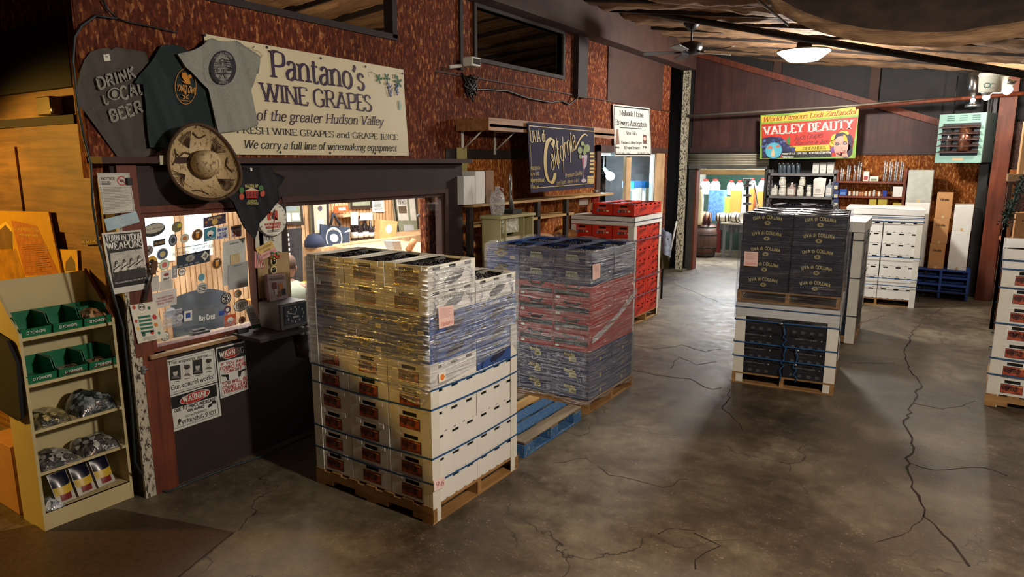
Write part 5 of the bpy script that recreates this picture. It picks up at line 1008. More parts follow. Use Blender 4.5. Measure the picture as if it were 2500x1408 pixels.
def vit(p):
    W, H = p.w, p.h; G_ = pm('#2f6a58', .5)
    for k in range(5): p.pp([z2(344+5*k, 1092+27*k), z2(440+5*k, 1075+27*k), z2(446+5*k, 1090+27*k), z2(350+5*k, 1108+27*k)], G_, 1)
    for x, y, r, mt in ((475, 1090, 6, pm('#b8342a')), (480, 1148, 5, pm('#d8862a')), (330, 1125, 4, pm('#b8342a')), (440, 1025, 4, G_), (318, 1025, 5, pm('#b8442a')), (345, 1178, 4, pm('#e0b050')), (385, 1220, 5, G_), (448, 1205, 5, pm('#b8342a')), (498, 1208, 3.5, G_)): p.el(z2(x, y), r, r*1.1, mt, 1, 'picture', 9)
    p.ring(*p.uv(*z2(380, 1020)), .025, .025, .004, INK, 1); p.tp('BEER', z2(362, 1028), z2(400, 1024), z2(360, 1016), INK, 'k'); p.lines(W*.2, H*.03, W*.8, H*.13, 4, pm('#8a877c'))
sheet('flyer', 'cream flyer with green bars and red shapes, lower left of the window', 'flyer', [z2(284, 1012), z2(460, 984), z2(545, 1240), z2(345, 1287)], XO+.045, pm('#d8d4c2', .6, var=.02), vit)
# fiddle neck hanging upside down
m = M(); a, b = AX(*z2(448, 760), XO+.08), AX(*z2(388, 985), XO+.06); m.prism([a+Vector((0, -.012, 0)), a+Vector((0, .012, 0)), b+Vector((0, .016, 0)), b+Vector((0, -.016, 0))], (-.015, 0, 0), pm('#2a1c12', .4)); root = thing('fiddle', 'small stringed instrument with brown head hanging left of the window', 'instrument', b)
part('neck', m, root); m = M(); c = [AX(*z2(*q), XO+.09) for q in ((430, 770), (455, 690), (485, 700), (482, 740), (470, 790), (440, 795))]; m.prism(c, (-.03, 0, 0), pm('#5a3a22', .35, var=.3)); part('head', m, root)
for k in range(3): m = M(); o = Vector((.003, -.006+.006*k, 0)); m.tube([a+o+Vector((0, 0, .04)), b+o], .0012, STEEL, 4); part('string', m, root)
for k in range(4): m = M(); q = AX(*z2(428+(k % 2)*58, 715+k*18), XO+.085); m.ball(q, .006, WHITE, 6, 4); part('peg', m, root)
# clip on the notice, small cream card
solo('clip', M().bbox(AX(*z2(258, 150), XP+.003), AX(*z2(302, 98), XP+.022), BLACK, .003), 'small black clip at the top of the NOTICE sheet', 'clip')
sheet('card', 'small blank cream card on the ledge beside the sombrero', 'card', [z1(1142, 1112), z1(1195, 1112), z1(1205, 1178), z1(1146, 1180)], XO+.115, pm('#b9b294'))
# ---- signs below the sill
XS = XO+.008
def face(p, c, w, h, s, cap=False):
    p.pp([z4(c[0]-w, c[1]-h), z4(c[0]+w, c[1]-h-w*.3), z4(c[0]+w*1.1, c[1]+h), z4(c[0]-w*.9, c[1]+h+w*.3)], s, 2); SK = pm('#b9b6ac')
    p.pp([z4(c[0]-w*.8, c[1]+h*.95), z4(c[0]-w*.3, c[1]+h*.45), z4(c[0]+w*.4, c[1]+h*.4), z4(c[0]+w*.95, c[1]+h*.8)], pm('#6a6862'), 3); p.el(z4(*c), w*.13, h*.14, SK, 4); p.el(z4(c[0], c[1]-h*.42), w*.14, h*.07, INK, 5, n=10)
    p.el(z4(c[0]-w*.2, c[1]-h*.05), .7, .5, INK, 5, n=6); p.el(z4(c[0]+w*.2, c[1]-h*.08), .7, .5, INK, 5, n=6); p.el(z4(c[0], c[1]+h*.22), 1.3, .5, INK, 5, n=6)
    if cap: p.pp([z4(c[0]-w*.7, c[1]-h*.35), z4(c[0]-w*.6, c[1]-h*.85), z4(c[0]+w*.6, c[1]-h*.9), z4(c[0]+w*.7, c[1]-h*.4)], pm('#3a3834'), 6)
def experts(p):
    p.frame(.012, .012, p.w-.012, p.h-.012, .003, pm('#6a6a64'), 1); p.tp('The experts agree...', z4(388, 252), z4(765, 170), z4(384, 222), INK, 'b'); p.tp('Gun control works!', z4(415, 468), z4(785, 362), z4(412, 425), INK, 'b')
    face(p, (448, 315), 45, 55, pm('#24221f')); face(p, (548, 295), 38, 55, pm('#cfccc0'), True); face(p, (640, 265), 42, 55, pm('#24221f')); face(p, (735, 240), 36, 50, pm('#cfccc0'), True)
    for x, y in ((460, 392), (555, 365), (645, 338), (738, 308)): p.pp([z4(x-24, y), z4(x+24, y-9), z4(x+24, y-3), z4(x-24, y+6)], pm('#4a4844'), 1, 'captions')
def warn_oval(p, c, rx, ry, rot, t0, t1, tt, f='sb'):
    u = p.uv(*c)
    for k, (sc, mt) in enumerate(((1, WHITE), (.95, RED))):
        pts = []
        for i in range(28):
            a = 2*PI*i/28; x, y = rx*sc*math.cos(a), ry*sc*math.sin(a); pts.append((u[0]+x*math.cos(rot)-y*math.sin(rot), u[1]+x*math.sin(rot)+y*math.cos(rot)))
        p.poly(pts, mt, 3+k, 'badge')
    p.tp('WARNING', t0, t1, tt, WHITE, f, 'lettering', 6)
SG = pm('#d2d2ca', .35, var=.02, key='sign_white')
def ammo(p):
    p.frame(.02, .02, p.w-.02, p.h-.02, .003, INK, 2); p.pp([z4(405, 530), z4(805, 405), z4(812, 510), z4(425, 628)], BLACK, 1); p.w and warn_oval(p, z4(620, 517), .125, .040, .06, z4(512, 570), z4(738, 502), z4(500, 522))
    p.tp('DUE TO PRICE INCREASE', z4(440, 655), z4(800, 548), z4(436, 630), INK, 'k'); p.tp('ON AMMO', z4(558, 652), z4(702, 608), z4(556, 630), INK, 'k'); p.tp('DO NOT EXPECT', z4(540, 698), z4(722, 640), z4(538, 680), INK, 'b'); p.tp('A WARNING SHOT', z4(468, 775), z4(805, 665), z4(464, 735), INK, 'b')
    for q in (((730, 600), (745, 580), (775, 570), (760, 600), (738, 612)), ((765, 570), (770, 552), (800, 550), (806, 572), (780, 578)), ((472, 722), (482, 708), (500, 715), (498, 738), (480, 740))): p.pp([z4(*k) for k in q], INK, 3)
def tonight(p):
    p.pp([z4(803, 112), z4(1045, 45), z4(1053, 160), z4(818, 226)], BLACK, 1); warn_oval(p, z4(930, 140), .088, .040, .05, z4(826, 190), z4(1035, 128), z4(820, 140)); p.frame(.012, .012, p.w-.012, p.h-.012, .002, INK, 2)
    R_ = pm('#a03028', .6, key='warn_red')
    for t, a, b, c in (('IF YOU ARE', (842, 254), (1036, 208), (842, 232)), ('FOUND HERE', (836, 296), (1058, 240), (834, 268)), ('TONIGHT', (868, 322), (1022, 280), (866, 298)), ('YOU WILL BE', (850, 426), (1070, 368), (848, 398)), ('FOUND HERE', (855, 468), (1073, 405), (853, 438)), ('TOMORROW', (862, 500), (1068, 440), (860, 472))): p.tp(t, z4(*a), z4(*b), z4(*c), R_, 'k')
    for q in (((845, 332), (905, 328), (912, 376), (897, 380), (888, 350), (848, 346)), ((990, 296), (1055, 270), (1058, 282), (1015, 306), (1008, 345), (992, 348))): p.pp([z4(*k) for k in q], INK, 3)
sheet('experts_sign', 'white sign with four portraits reading Gun control works!', 'sign', [z4(350, 215), z4(785, 105), z4(815, 390), z4(383, 516)], XS, SG, experts)
sheet('ammo_warning_sign', 'white WARNING sign about the price of ammo, lowest of three', 'sign', [z4(380, 522), z4(815, 400), z4(848, 683), z4(417, 830)], XS, SG, ammo)
sheet('tonight_warning_sign', 'tall WARNING sign with two black pistols and red text', 'sign', [z4(797, 103), z4(1045, 42), z4(1078, 455), z4(840, 540)], XS, SG, tonight)
root = thing('bottle_opener', 'metal bottle opener screwed to the red-brown board', 'bottle opener', AX(*z4(178, 300), XO+.03)); c = AX(*z4(178, 290), XO+.034)
m = M(); m.bbox(c+Vector((0, -.014, -.03)), c+Vector((.006, .014, .03)), STEEL, .004); part('plate', m, root); m = M(); m.tube([c+Vector((.01, -.024, .002)), c+Vector((.03, 0, .008)), c+Vector((.01, .024, .002))], .007, GREY, 6); part('jaw', m, root)
# ---- sill counter and what stands on it
m = M(); m.bbox((XO-.30, 2.44, 1.022), (XO+.065, 3.50, 1.05), mat_wood('sill_board', '#9a7650', '#c6a276', 'y'), .006); solo('counter_shelf', m, 'varnished wooden counter shelf across the first window', 'shelf')
def sill(px, py, z=1.05): return AZ(px, py, z)
c = sill(*z2(790, 1215)); m = M(); m.bbox(c+Vector((-.05, -.07, 0)), c+Vector((.03, .07, .022)), BLACK, .006); m.bbox(c+Vector((-.045, -.05, .022)), c+Vector((-.0, .055, .036)), pm('#24282c', .3), .006); solo('card_reader', m, 'black card terminal lying on the counter inside the window', 'card terminal')
c = sill(*z2(1095, 1215)); root = thing('card_stand', 'black bulldog clip stand holding folded leaflets on the counter', 'holder', c); m = M(); m.prism([c+Vector((-.02, -.045, 0)), c+Vector((.02, -.045, 0)), c+Vector((.008, -.045, .045)), c+Vector((-.008, -.045, .045))], (0, .09, 0), BLACK); part('clip', m, root); m = M(); m.tube([c+Vector((0, -.03, .045)), c+Vector((0, -.02, .08)), c+Vector((0, 0, .05))], .0015, STEEL, 4); part('wire', m, root)
def leafl(p): p.ring(p.w*.5, p.h*.84, p.w*.2, p.w*.2, .004, GREY, 1); p.rect(0, 0, p.w, p.h*.16, pm('#2f6a4a'), 1); p.lines(p.w*.15, p.h*.2, p.w*.85, p.h*.7, 6, GREY)
sheet('leaflet', 'grey and green folded leaflet leaning at the right end of the counter', 'leaflet', [z2(1108, 1022), z2(1160, 1008), z2(1228, 1168), z2(1165, 1182)], XO+.07, pm('#b9bcb2'), leafl, th=.004)
c = AX(*z2(1060, 1130), XO+.02); m = M(); g_ = mat_glass('acrylic', .12); q = [AX(*z2(*k), XO+.06) for k in ((958, 1125), (1055, 1095), (1065, 1210), (965, 1235))]; m.prism(q, (-.003, 0, 0), g_); q2 = sill(*z2(965, 1232)); m.box(q2+Vector((-.06, 0, .001)), q2+Vector((.03, .17, .004)), g_); solo('acrylic_stand', m, 'clear acrylic leaflet stand on the counter', 'stand')
q = [AX(*z2(*k), XO-.02) for k in ((470, 1240), (730, 1200), (735, 1290), (480, 1350))]; m = M(); m.prism(q, (-.004, 0, 0), g_); solo('acrylic_screen', m, 'clear acrylic pass-through guard low in the first window', 'screen')
# ---- stickers and papers on the window pane
XG = XO-.029
CT = [0]
def stick(lab, cx, cy, w, h, mat, fn=None, rnd=True, name='sticker', cat='sticker', rot=0, col2=None, x=XG):
    """round or square decal stuck to the pane, in zoom-2 units"""
    ca, sa = math.cos(rot), math.sin(rot); sh = -.22
    cor = [(cx+(a*w*ca-b*h*sa), cy+(a*w*sa+b*h*ca)+a*w*sh) for a, b in ((-1, -1), (1, -1), (1, 1), (-1, 1))]
    p = XPanel(*[z2(*k) for k in cor], x, mat, th=.001)
    if rnd:
        p.parts['sheet'] = M(); n = 26; pts = [(p.w/2*(1+math.cos(2*PI*k/n)), p.h/2*(1+math.sin(2*PI*k/n))) for k in range(n)]; p.parts['sheet'].prism([p.map(a, b, 0) for a, b in pts], p.nrm*-.001, mat)
    if fn: fn(p, p.w, p.h)
    CT[0] += 1; return p.done(name, lab, cat)
def dot(c2, c3=None, t=None, tc=WHITE): return lambda p, w, h: (p.ell(w/2, h/2, w*.42, h*.42, c2, 1), c3 and p.ell(w/2, h/2, w*.25, h*.25, c3, 2), t and p.text(t, w/2, h/2, h*.16, tc, 'k', w*.6, 0, 4))
K_ = pm('#2b2b2b'); TEAL = pm('#2f7f96', .5); BLU = pm('#2c4a9a', .5); TAN = pm('#c8a878')
stick('oval grey CROSSROADS sticker at the top left of the window', 455, 472, 82, 48, K_, lambda p, w, h: (p.ell(w/2, h*.6, w*.46, h*.34, pm('#b5b2a4'), 1), p.rect(w*.1, h*.46, w*.9, h*.72, pm('#cfccbc'), 2), p.text('CROSSROADS', w/2, h*.6, h*.17, INK, 'b', w*.8, 0, 3)))
stick('round olive sticker with yellow patch on the window', 623, 450, 38, 38, pm('#8a8560'), lambda p, w, h: (p.ell(w/2, h/2, w*.45, h*.45, pm('#6d6a4c'), 1), p.rect(w*.5, h*.4, w*.9, h*.75, pm('#d8c83a'), 2)))
beer = lambda p, w, h: (p.ell(w/2, h/2, w*.40, h*.40, pm('#4a2e14'), 1), p.poly([(w*.38, h*.25), (w*.62, h*.25), (w*.66, h*.7), (w*.34, h*.7)], pm('#d8922a'), 2), p.rect(w*.34, h*.68, w*.66, h*.78, WHITE, 3))
stick('bottle-cap sticker with beer glass, upper one', 768, 508, 40, 42, pm('#a87a3a'), beer); stick('bottle-cap sticker with beer glass, lower one by the papers', 908, 712, 37, 40, pm('#a87a3a'), beer)
stick('round cream sticker with orange bird', 677, 533, 32, 32, pm('#b9bdae'), dot(pm('#d8d4c0'), pm('#c87838'))); stick('dark oval sticker with an arch, left of the orange bird', 593, 546, 30, 42, K_, dot(pm('#8f96a8'), K_))
stick('small dark HILL HOUSE sticker', 496, 564, 42, 22, pm('#24201c'), lambda p, w, h: p.text('HILL HOUSE', w/2, h*.5, h*.35, TAN, 'k', w*.85), False)
stick('purple rectangular sticker with gold figure above the blue one', 892, 406, 80, 36, pm('#3a2f4a'), lambda p, w, h: (p.ell(w*.5, h*.4, w*.14, h*.3, pm('#c8a04a'), 1), p.text('BACCHUS', w*.5, h*.75, h*.2, pm('#c8a04a'), 'k', w*.6), p.ell(w*.12, h*.5, w*.06, h*.14, pm('#b86a2a'), 1)), False)
gur = lambda p, w, h: (p.ell(w/2, h*.55, w*.26, h*.24, WHITE, 1), p.poly([(w*.35, h*.45), (w*.65, h*.45), (w*.5, h*.2)], WHITE, 1), p.text('BREW GURU', w/2, h*.12, h*.10, WHITE, 'k', w*.8))
stick('square teal BREW GURU sticker', 860, 502, 42, 46, TEAL, gur, False); stick('square orange BREW GURU sticker at the lower right', 1003, 1120, 42, 42, pm('#cc5a30'), gur, False)
stick('white Brew ON SALE HERE sticker in blue letters', 947, 492, 42, 44, pm('#dcd9d0'), lambda p, w, h: (p.text('Brew', w/2, h*.78, h*.24, BLU, 'k', w*.8), p.text('ON SALE', w/2, h*.46, h*.13, BLU, 'k', w*.6), p.text('HERE', w/2, h*.20, h*.24, BLU, 'k', w*.85)), False)
stick('white WineMaker ON SALE HERE sticker in red letters', 1046, 482, 38, 42, pm('#dcd9d0'), lambda p, w, h: (p.text('WineMaker', w/2, h*.80, h*.2, pm('#8a2a3a'), 'k', w*.85), p.text('ON SALE', w/2, h*.46, h*.17, RED, 'k', w*.8), p.text('HERE', w/2, h*.20, h*.24, RED, 'k', w*.85)), False)
def auth(p): p.text('AUTHORIZED', p.w*.18, p.h*.35, p.h*.28, INK, 's', p.w*.36); p.text("BREWER'S", p.w*.56, p.h*.6, p.h*.2, INK, 's', p.w*.22); p.text('RETAILER', p.w*.83, p.h*.65, p.h*.3, INK, 's', p.w*.28); p.text('BEST', p.w*.56, p.h*.28, p.h*.16, INK, 's', p.w*.12); p.line([(p.w*.1, p.h*.95), (p.w*.8, p.h)], .005, GREY, 1)
sheet('window_lettering', 'clear decal reading AUTHORIZED BREWER\'S BEST RETAILER across the window', 'decal', [z2(590, 608), z2(895, 560), z2(895, 625), z2(590, 668)], XG, mat_glass('clear_decal', .02), auth)
stick('round grey sticker with crossed tools, left edge of pane', 418, 620, 34, 36, pm('#8f8a80'), lambda p, w, h: (p.line([(w*.25, h*.25), (w*.75, h*.75)], .006, K_, 1), p.line([(w*.25, h*.75), (w*.75, h*.25)], .006, K_, 1)))
stick('round blue star sticker', 518, 645, 42, 42, pm('#c8c4b0'), dot(pm('#3a5a8a'), pm('#cbb878'))); stick('round yellow sticker beside the fiddle head', 440, 705, 42, 46, pm('#c89a3a'), dot(pm('#d8a83a'), K_)); stick('round green and red wreath sticker', 532, 722, 38, 38, pm('#9fc4a0'), dot(pm('#d8d8c8'), pm('#c86a5a')))
def b48(p, w, h): p.ell(w*.40, h*.62, w*.14, h*.28, pm('#8f8d82'), 1); p.text('LV', w*.40, h*.6, h*.25, pm('#24262c'), 'k', w*.08, 0, 2); p.poly([(w*.72, h*.55), (w*.85, h*.95), (w*.98, h*.55), (w*.85, h*.15)], pm('#c9c6b4'), 2); p.text('48', w*.85, h*.55, h*.3, INK, 'k', w*.12, 0, 3); [p.rect(w*(.06+.16*k), h*.08, w*(.17+.16*k), h*.2, GREY, 1) for k in range(4)]
stick('dark blue banner sticker with a white 48 diamond', 738, 680, 118, 44, pm('#24303f'), b48, False)
stick('white sticker reading 2017', 545, 800, 38, 38, pm('#d9d5cc'), lambda p, w, h: (p.text('2017', w/2, h*.2, h*.18, INK, 'k', w*.6), p.ell(w/2, h*.6, w*.25, h*.15, pm('#8a3a2a'), 1)), False)
stick('tall grey rectangular sticker with an S', 605, 772, 18, 44, pm('#8f9296'), lambda p, w, h: p.text('S', w/2, h/2, h*.4, WHITE, 'k', w*.5), False)
stick('round black-ringed white sticker with zigzag', 657, 773, 28, 30, K_, lambda p, w, h: (p.ell(w/2, h/2, w*.42, h*.42, WHITE, 1), p.line([(w*.2, h*.45), (w*.38, h*.6), (w*.48, h*.35), (w*.6, h*.62), (w*.8, h*.45)], .006, K_, 2)))
stick('small round teal sticker in the middle of the pane', 797, 812, 25, 26, pm('#6fa8b4'), dot(pm('#5a94a4'))); stick('round striped black and white sticker', 802, 888, 38, 38, pm('#b5b5ac'), lambda p, w, h: [p.rect(w*.15, h*(.2+.16*k), w*.85, h*(.26+.16*k), K_, 1) for k in range(4)] and None)
def doc(p, w, h): p.text('SALES TAX', w*.5, h*.92, h*.025, K_, 'k', w*.4); p.lines(w*.1, h*.12, w*.9, h*.86, 18, pm('#a5a49c'), .2)
stick('long white certificate sheet on the right of the pane', 1030, 700, 80, 158, pm('#c4c6bf'), doc, False, 'paper', 'paper', -.0); stick('grey certificate sheet overlapping the lower right papers', 1060, 800, 72, 90, pm('#9da09e'), doc, False, 'paper', 'paper', 0, x=XG+.004)
stick('tan slip stuck on the white certificate', 1040, 680, 32, 36, pm('#c9b080'), doc, False, 'paper', 'paper', x=XG+.008)
stick('round black sticker with white fan shape', 973, 963, 37, 42, K_, lambda p, w, h: (p.ring(w/2, h/2, w*.40, h*.40, w*.04, WHITE, 1), [p.ell(w/2+w*.22*math.cos(t), h/2+h*.22*math.sin(t), w*.08, h*.08, WHITE, 1, 8) for t in [PI/3*k for k in range(6)]]) and None)
stick('round orange-rimmed sticker just above the BYO oval', 1058, 930, 27, 28, pm('#cf7a4a'), dot(pm('#b9c8b0'), pm('#d8a060'))); stick('large white oval BYO sticker', 1080, 1012, 52, 44, K_, lambda p, w, h: (p.ell(w/2, h/2, w*.47, h*.46, WHITE, 1), p.text('BYO', w/2, h/2, h*.38, K_, 'l', w*.7, 0, 2)))
stick('small round red and blue sticker', 983, 1043, 25, 27, pm('#8a3a3a'), dot(pm('#39476a'), WHITE)); stick('small blue card-logo sticker', 943, 1068, 18, 16, BLU, None, False); stick('round red sticker by the leaflet', 1088, 1118, 24, 26, pm('#9a4a34'), dot(pm('#c8b89a'), pm('#9a3a2a')))
stick('round light blue sticker at the lower left', 574, 1065, 38, 38, pm('#b9cfe0'), dot(pm('#dfe8ee'), None, 'P&S', pm('#5a8ac8'))); stick('navy rounded sticker with white badge', 643, 1098, 30, 42, pm('#2a3658'), lambda p, w, h: (p.ell(w/2, h*.5, w*.35, h*.3, WHITE, 1), p.text('AAA', w/2, h*.5, h*.15, pm('#2a3658'), 'k', w*.4, 0, 2)), False)
stick('blue square payment sticker with white border', 700, 1088, 30, 36, pm('#d8d8d0'), lambda p, w, h: p.rect(w*.25, h*.3, w*.8, h*.8, BLU, 1), False)
sheet('window_lettering', 'clear decal with white lettering low on the first window', 'decal', [z2(770, 1075), z2(900, 1050), z2(905, 1120), z2(775, 1140)], XG, mat_glass('clear_decal', .02), lambda p: p.text('Bay Crest', p.w/2, p.h/2, p.h*.5, pm('#e8e8e0'), 'k', p.w*.9))
stick('round white sticker with dots at the bottom left corner', 538, 1235, 28, 34, K_, lambda p, w, h: (p.ell(w/2, h/2, w*.44, h*.44, WHITE, 1), [p.ell(w/2+w*.25*math.cos(t), h/2+h*.25*math.sin(t), w*.05, h*.05, K_, 2, 6) for t in [PI/3*k for k in range(6)]]) and None)
def pinkp(p, w, h): p.text('NO CREDIT CARD', w*.55, h*.62, h*.1, pm('#b87a78'), 'k', w*.6); p.text('PURCHASES UNDER', w*.55, h*.45, h*.1, pm('#b87a78'), 'k', w*.7); p.text('$10.00 PLEASE', w*.55, h*.28, h*.1, pm('#b87a78'), 'k', w*.6)
stick('pale handwritten note with pink letters on the lower left pane', 528, 968, 92, 58, pm('#c9c4c0'), pinkp, False, 'paper', 'paper', -.02); stick('narrow white card beside the fiddle', 465, 858, 28, 55, pm('#c6c2ba'), doc, False, 'paper', 'paper'); stick('white form under the 2017 sticker', 545, 868, 48, 34, pm('#cbc7c0'), doc, False, 'paper', 'paper', x=XG+.004)
stick('clear case of labels at the lower left of the pane', 590, 1110, 68, 62, mat_film('case_film', haze=.2, gl=.2), lambda p, w, h: p.text('SALE', w*.45, h*.4, h*.14, pm('#b8b8b0'), 'k', w*.4), False, 'label_case', 'holder', x=XG+.006)
# ---- things between the two windows
XM = XO+.03
c = AX(*z2(1293, 395), XM); root = thing('thermometer', 'round white advertising thermometer with red N and black needle', 'thermometer', c)
Rx = Matrix.Rotation(PI/2, 3, 'Y'); ry = (AX(*z2(1400, 395), XM)-AX(*z2(1186, 395), XM)).y/2
m = M(); m.lathe([(0.0001, .0), (ry, .0), (ry, .018), (.0001, .018)], STEEL, c, 40, Rx); part('rim', m, root)
m = M(); m.lathe([(ry*.97, .022), (ry*.9, .024), (.0001, .024)], pm('#d9d6c4', .4, key='dial_white'), c, 40, Rx); part('dial', m, root)
p = Panel(*[c+Vector((.027, sy*ry, sz*ry)) for sy, sz in ((-1, 1), (1, 1), (1, -1), (-1, -1))], WHITE, th=.0005); W = 2*ry; rd = pm('#b8402c')
p.poly([(W*.33, W*.48), (W*.43, W*.48), (W*.43, W*.74), (W*.33, W*.74)], rd); p.poly([(W*.57, W*.48), (W*.67, W*.48), (W*.67, W*.74), (W*.57, W*.74)], rd); p.poly([(W*.33, W*.74), (W*.44, W*.74), (W*.67, W*.48), (W*.56, W*.48)], rd); p.poly([(W*.46, W*.55), (W*.53, W*.52), (W*.60, W*.80), (W*.53, W*.72)], K_, 2); p.poly([(W*.42, W*.52), (W*.60, W*.50), (W*.52, W*.56)], K_, 2)
p.text('NATIONWIDE', W*.5, W*.37, W*.065, rd, 'k', W*.56); p.text('INSURANCE', W*.5, W*.28, W*.065, rd, 'k', W*.50); p.lines(W*.3, W*.13, W*.7, W*.21, 2, GREY)
for k in range(13): a = math.radians(205-19.2*k); p.text(str(-20+10*k) if k > 2 else str(40-20*k), W*.5+W*.43*math.cos(a), W*.5+W*.43*math.sin(a), W*.045, K_, 'b', None)
attach(p, root); m = M(); m.tube([c+Vector((.034, .015, .01)), c+Vector((.034, -.012, -.10))], .003, rd, 5); part('needle', m, root)
HM = lambda p: p.text('HOME', p.w*.5, p.h*.5, p.h*.18, INK, 'l', p.w*.4)
sheet('home_card', 'white card reading HOME under the thermometer', 'card', [z2(1185, 470), z2(1370, 440), z2(1375, 630), z2(1185, 600)], XO+.02, pm('#c6c4b4'), HM)
sheet('note_card', 'tilted yellow and pink note card about working hours', 'card', [z2(1185, 605), z2(1300, 548), z2(1345, 635), z2(1225, 690)], XO+.028, pm('#c9a860'), lambda p: (p.rect(0, 0, p.w, p.h*.45, pm('#cfa09a')), p.text('NO WORKING', p.w*.5, p.h*.78, p.h*.15, INK, 'h', p.w*.8), p.text('during', p.w*.5, p.h*.52, p.h*.15, INK, 'h', p.w*.4), p.text('DRINKING HOURS', p.w*.5, p.h*.25, p.h*.15, RED, 'h', p.w*.85)))
def flag(p):
    for k in range(7): p.rect(p.w*(k*2/13), 0, p.w*((k*2+1)/13), p.h, pm('#a83a34'), 1)
    p.rect(0, p.h*.55, p.w*.55, p.h, pm('#3a4468'), 2)
    for i in range(4):
        for j in range(4): p.ell(p.w*(.07+.13*i), p.h*(.6+.11*j), .0022, .0022, WHITE, 3, 5)
sheet('flag', 'small American flag hanging vertically right of the window', 'flag', [z2(1175, 622), z2(1222, 648), z2(1250, 745), z2(1176, 745)], XO+.035, pm('#cfc6b4'), flag, n=(8, 8), wave=lambda u, v: .006*math.sin(u*9))
sheet('brown_card', 'brown cardboard sheet pinned between the windows', 'cardboard', [z2(1195, 640), z2(1420, 628), z2(1443, 950), z2(1212, 962)], XO+.022, pm('#9a8058', .8, var=.1), None)
root = thing('sunglasses', 'yellow-rimmed sunglasses hanging vertically on the cardboard', 'sunglasses', AX(*z2(1315, 730), XO+.06))
for y, in ((700,), (760,)):
    m = M(); q = AX(*z2(1315, y), XO+.06); pts = [q+Vector((0, .026*math.cos(t), .030*math.sin(t))) for t in [2*PI*k/14 for k in range(15)]]; m.tube(pts, .005, pm('#d8c88a', .4), 6); part('rim', m, root); m = M(); m.lathe([(.0001, 0), (.022, 0), (.022, .003), (.0001, .003)], pm('#15120f', .15), q, 14, Rx); part('lens', m, root)
m = M(); q = AX(*z2(1320, 660), XO+.05); rn = random.Random(8)
for k in range(14): m.ball(q+Vector((rn.uniform(0, .03), rn.uniform(-.04, .04), rn.uniform(-.02, .03))), .011, [RED, pm('#3f7a3a'), pm('#c86a3a')][k % 3], 6, 4)
solo('beads', m, 'small bunch of red and green beads above the sunglasses', 'beads')
q = [AX(*z2(*k), XO+.10) for k in ((1268, 795), (1396, 780), (1420, 985), (1290, 1003))]; root = thing('book', 'upright Mead Maker book with glasses on its cover', 'book', q[3])
m = M(); m.prism(q, (-.03, 0, 0), pm('#6a2626', .5)); part('pages', m, root); p = Panel(*[v+Vector((.001, 0, 0)) for v in q], pm('#b09a94', .4, var=.2, scale=30), th=.001); p.rect(0, 0, p.w, p.h*.08, pm('#7a2a2a')); p.text('Compleat', p.w*.5, p.h*.93, p.h*.05, INK, 'sc', p.w*.6); p.text('MEADMAKER', p.w*.5, p.h*.84, p.h*.08, INK, 's', p.w*.85)
for x, y, w_, mt in ((.2, .5, .3, pm('#7a2c34')), (.55, .45, .3, pm('#c87a3a')), (.45, .2, .25, pm('#8a5a44')), (.7, .25, .25, pm('#3a2420')), (.3, .3, .2, pm('#d8c8b0'))): p.rect(p.w*x, p.h*y, p.w*(x+w_*.8), p.h*(y+.22), mt, 2)
part('cover', p.parts['sheet'], root); attach(p, root)
# time clock on its shelf
q = [AX(*z9(*k), XO+.30) for k in ((245, 600), (490, 545), (550, 790), (270, 885))]; y0 = q[0].y; z0, z1_ = q[3].z, q[0].z
root = thing('time_clock', 'boxy grey-brown punch clock with black dial below the book', 'clock', (XO+.15, y0, z0)); cl = pm('#5e574c', .45, var=.1, key='clock_case')
m = M(); m.bbox((XO+.02, y0-.01, z0-.02), (XO+.295, y0+.27, z1_+.02), cl, .012); part('case', m, root); p = Panel((XO+.30, y0+.03, z1_), (XO+.30, y0+.245, z1_), (XO+.30, y0+.245, z0+.02), (XO+.30, y0+.03, z0+.02), pm('#1c2022', .3), th=.004, base='dial'); W, H = p.w, p.h
for k in range(12): a = PI/2-2*PI*k/12; p.text(str(k or 12), W/2+W*.38*math.cos(a), H/2+H*.38*math.sin(a), H*.10, WHITE, 'k', None, 0, 2, 'numerals')
p.line([(W/2, H/2), (W*.2, H*.62)], .006, WHITE, 3, 'hands'); p.line([(W/2, H/2), (W*.58, H*.80)], .004, WHITE, 3, 'hands'); p.rect(W*.36, H*.32, W*.66, H*.42, pm('#b5b2a0'), 2, 'nameplate'); part('dial', p.parts['dial'], root); attach(p, root)
m = M(); m.box((XO+.01, y0-.25, z0-.05), (XO+.36, y0+.7, z0-.021), BROWN); solo('wall_shelf', m, 'dark brown shelf holding the punch clock', 'shelf')
c = AX(*z9(545, 925), XO+.28); root = thing('bin', 'dark bin of rolled cream paper beside the punch clock', 'bin', c-Vector((0, 0, .20)))
m = M(); m.lathe([(.07, -.20), (.09, 0), (.086, 0), (.068, -.19)], pm('#2a1c16', .5), c, 14); part('tub', m, root)
for k in range(7): a = k*.9; m = M(); m.tube([c+Vector((.04*math.cos(a), .045*math.sin(a), -.1)), c+Vector((.05*math.cos(a), .055*math.sin(a), .06+.01*(k % 3)))], .022, pm('#cfc6b0', .7), 10); part('roll', m, root)
# dark desk under window 2
m = M(); m.box((XO+.02, 3.95, .70), (XO+.5, 4.9, .735), BROWN2); m.box((XO+.02, 3.95, 0), (XO+.48, 3.98, .70), BROWN); m.box((XO+.02, 4.87, 0), (XO+.48, 4.9, .70), BROWN); solo('side_table', m, 'dark side table under the second window, half hidden', 'table')
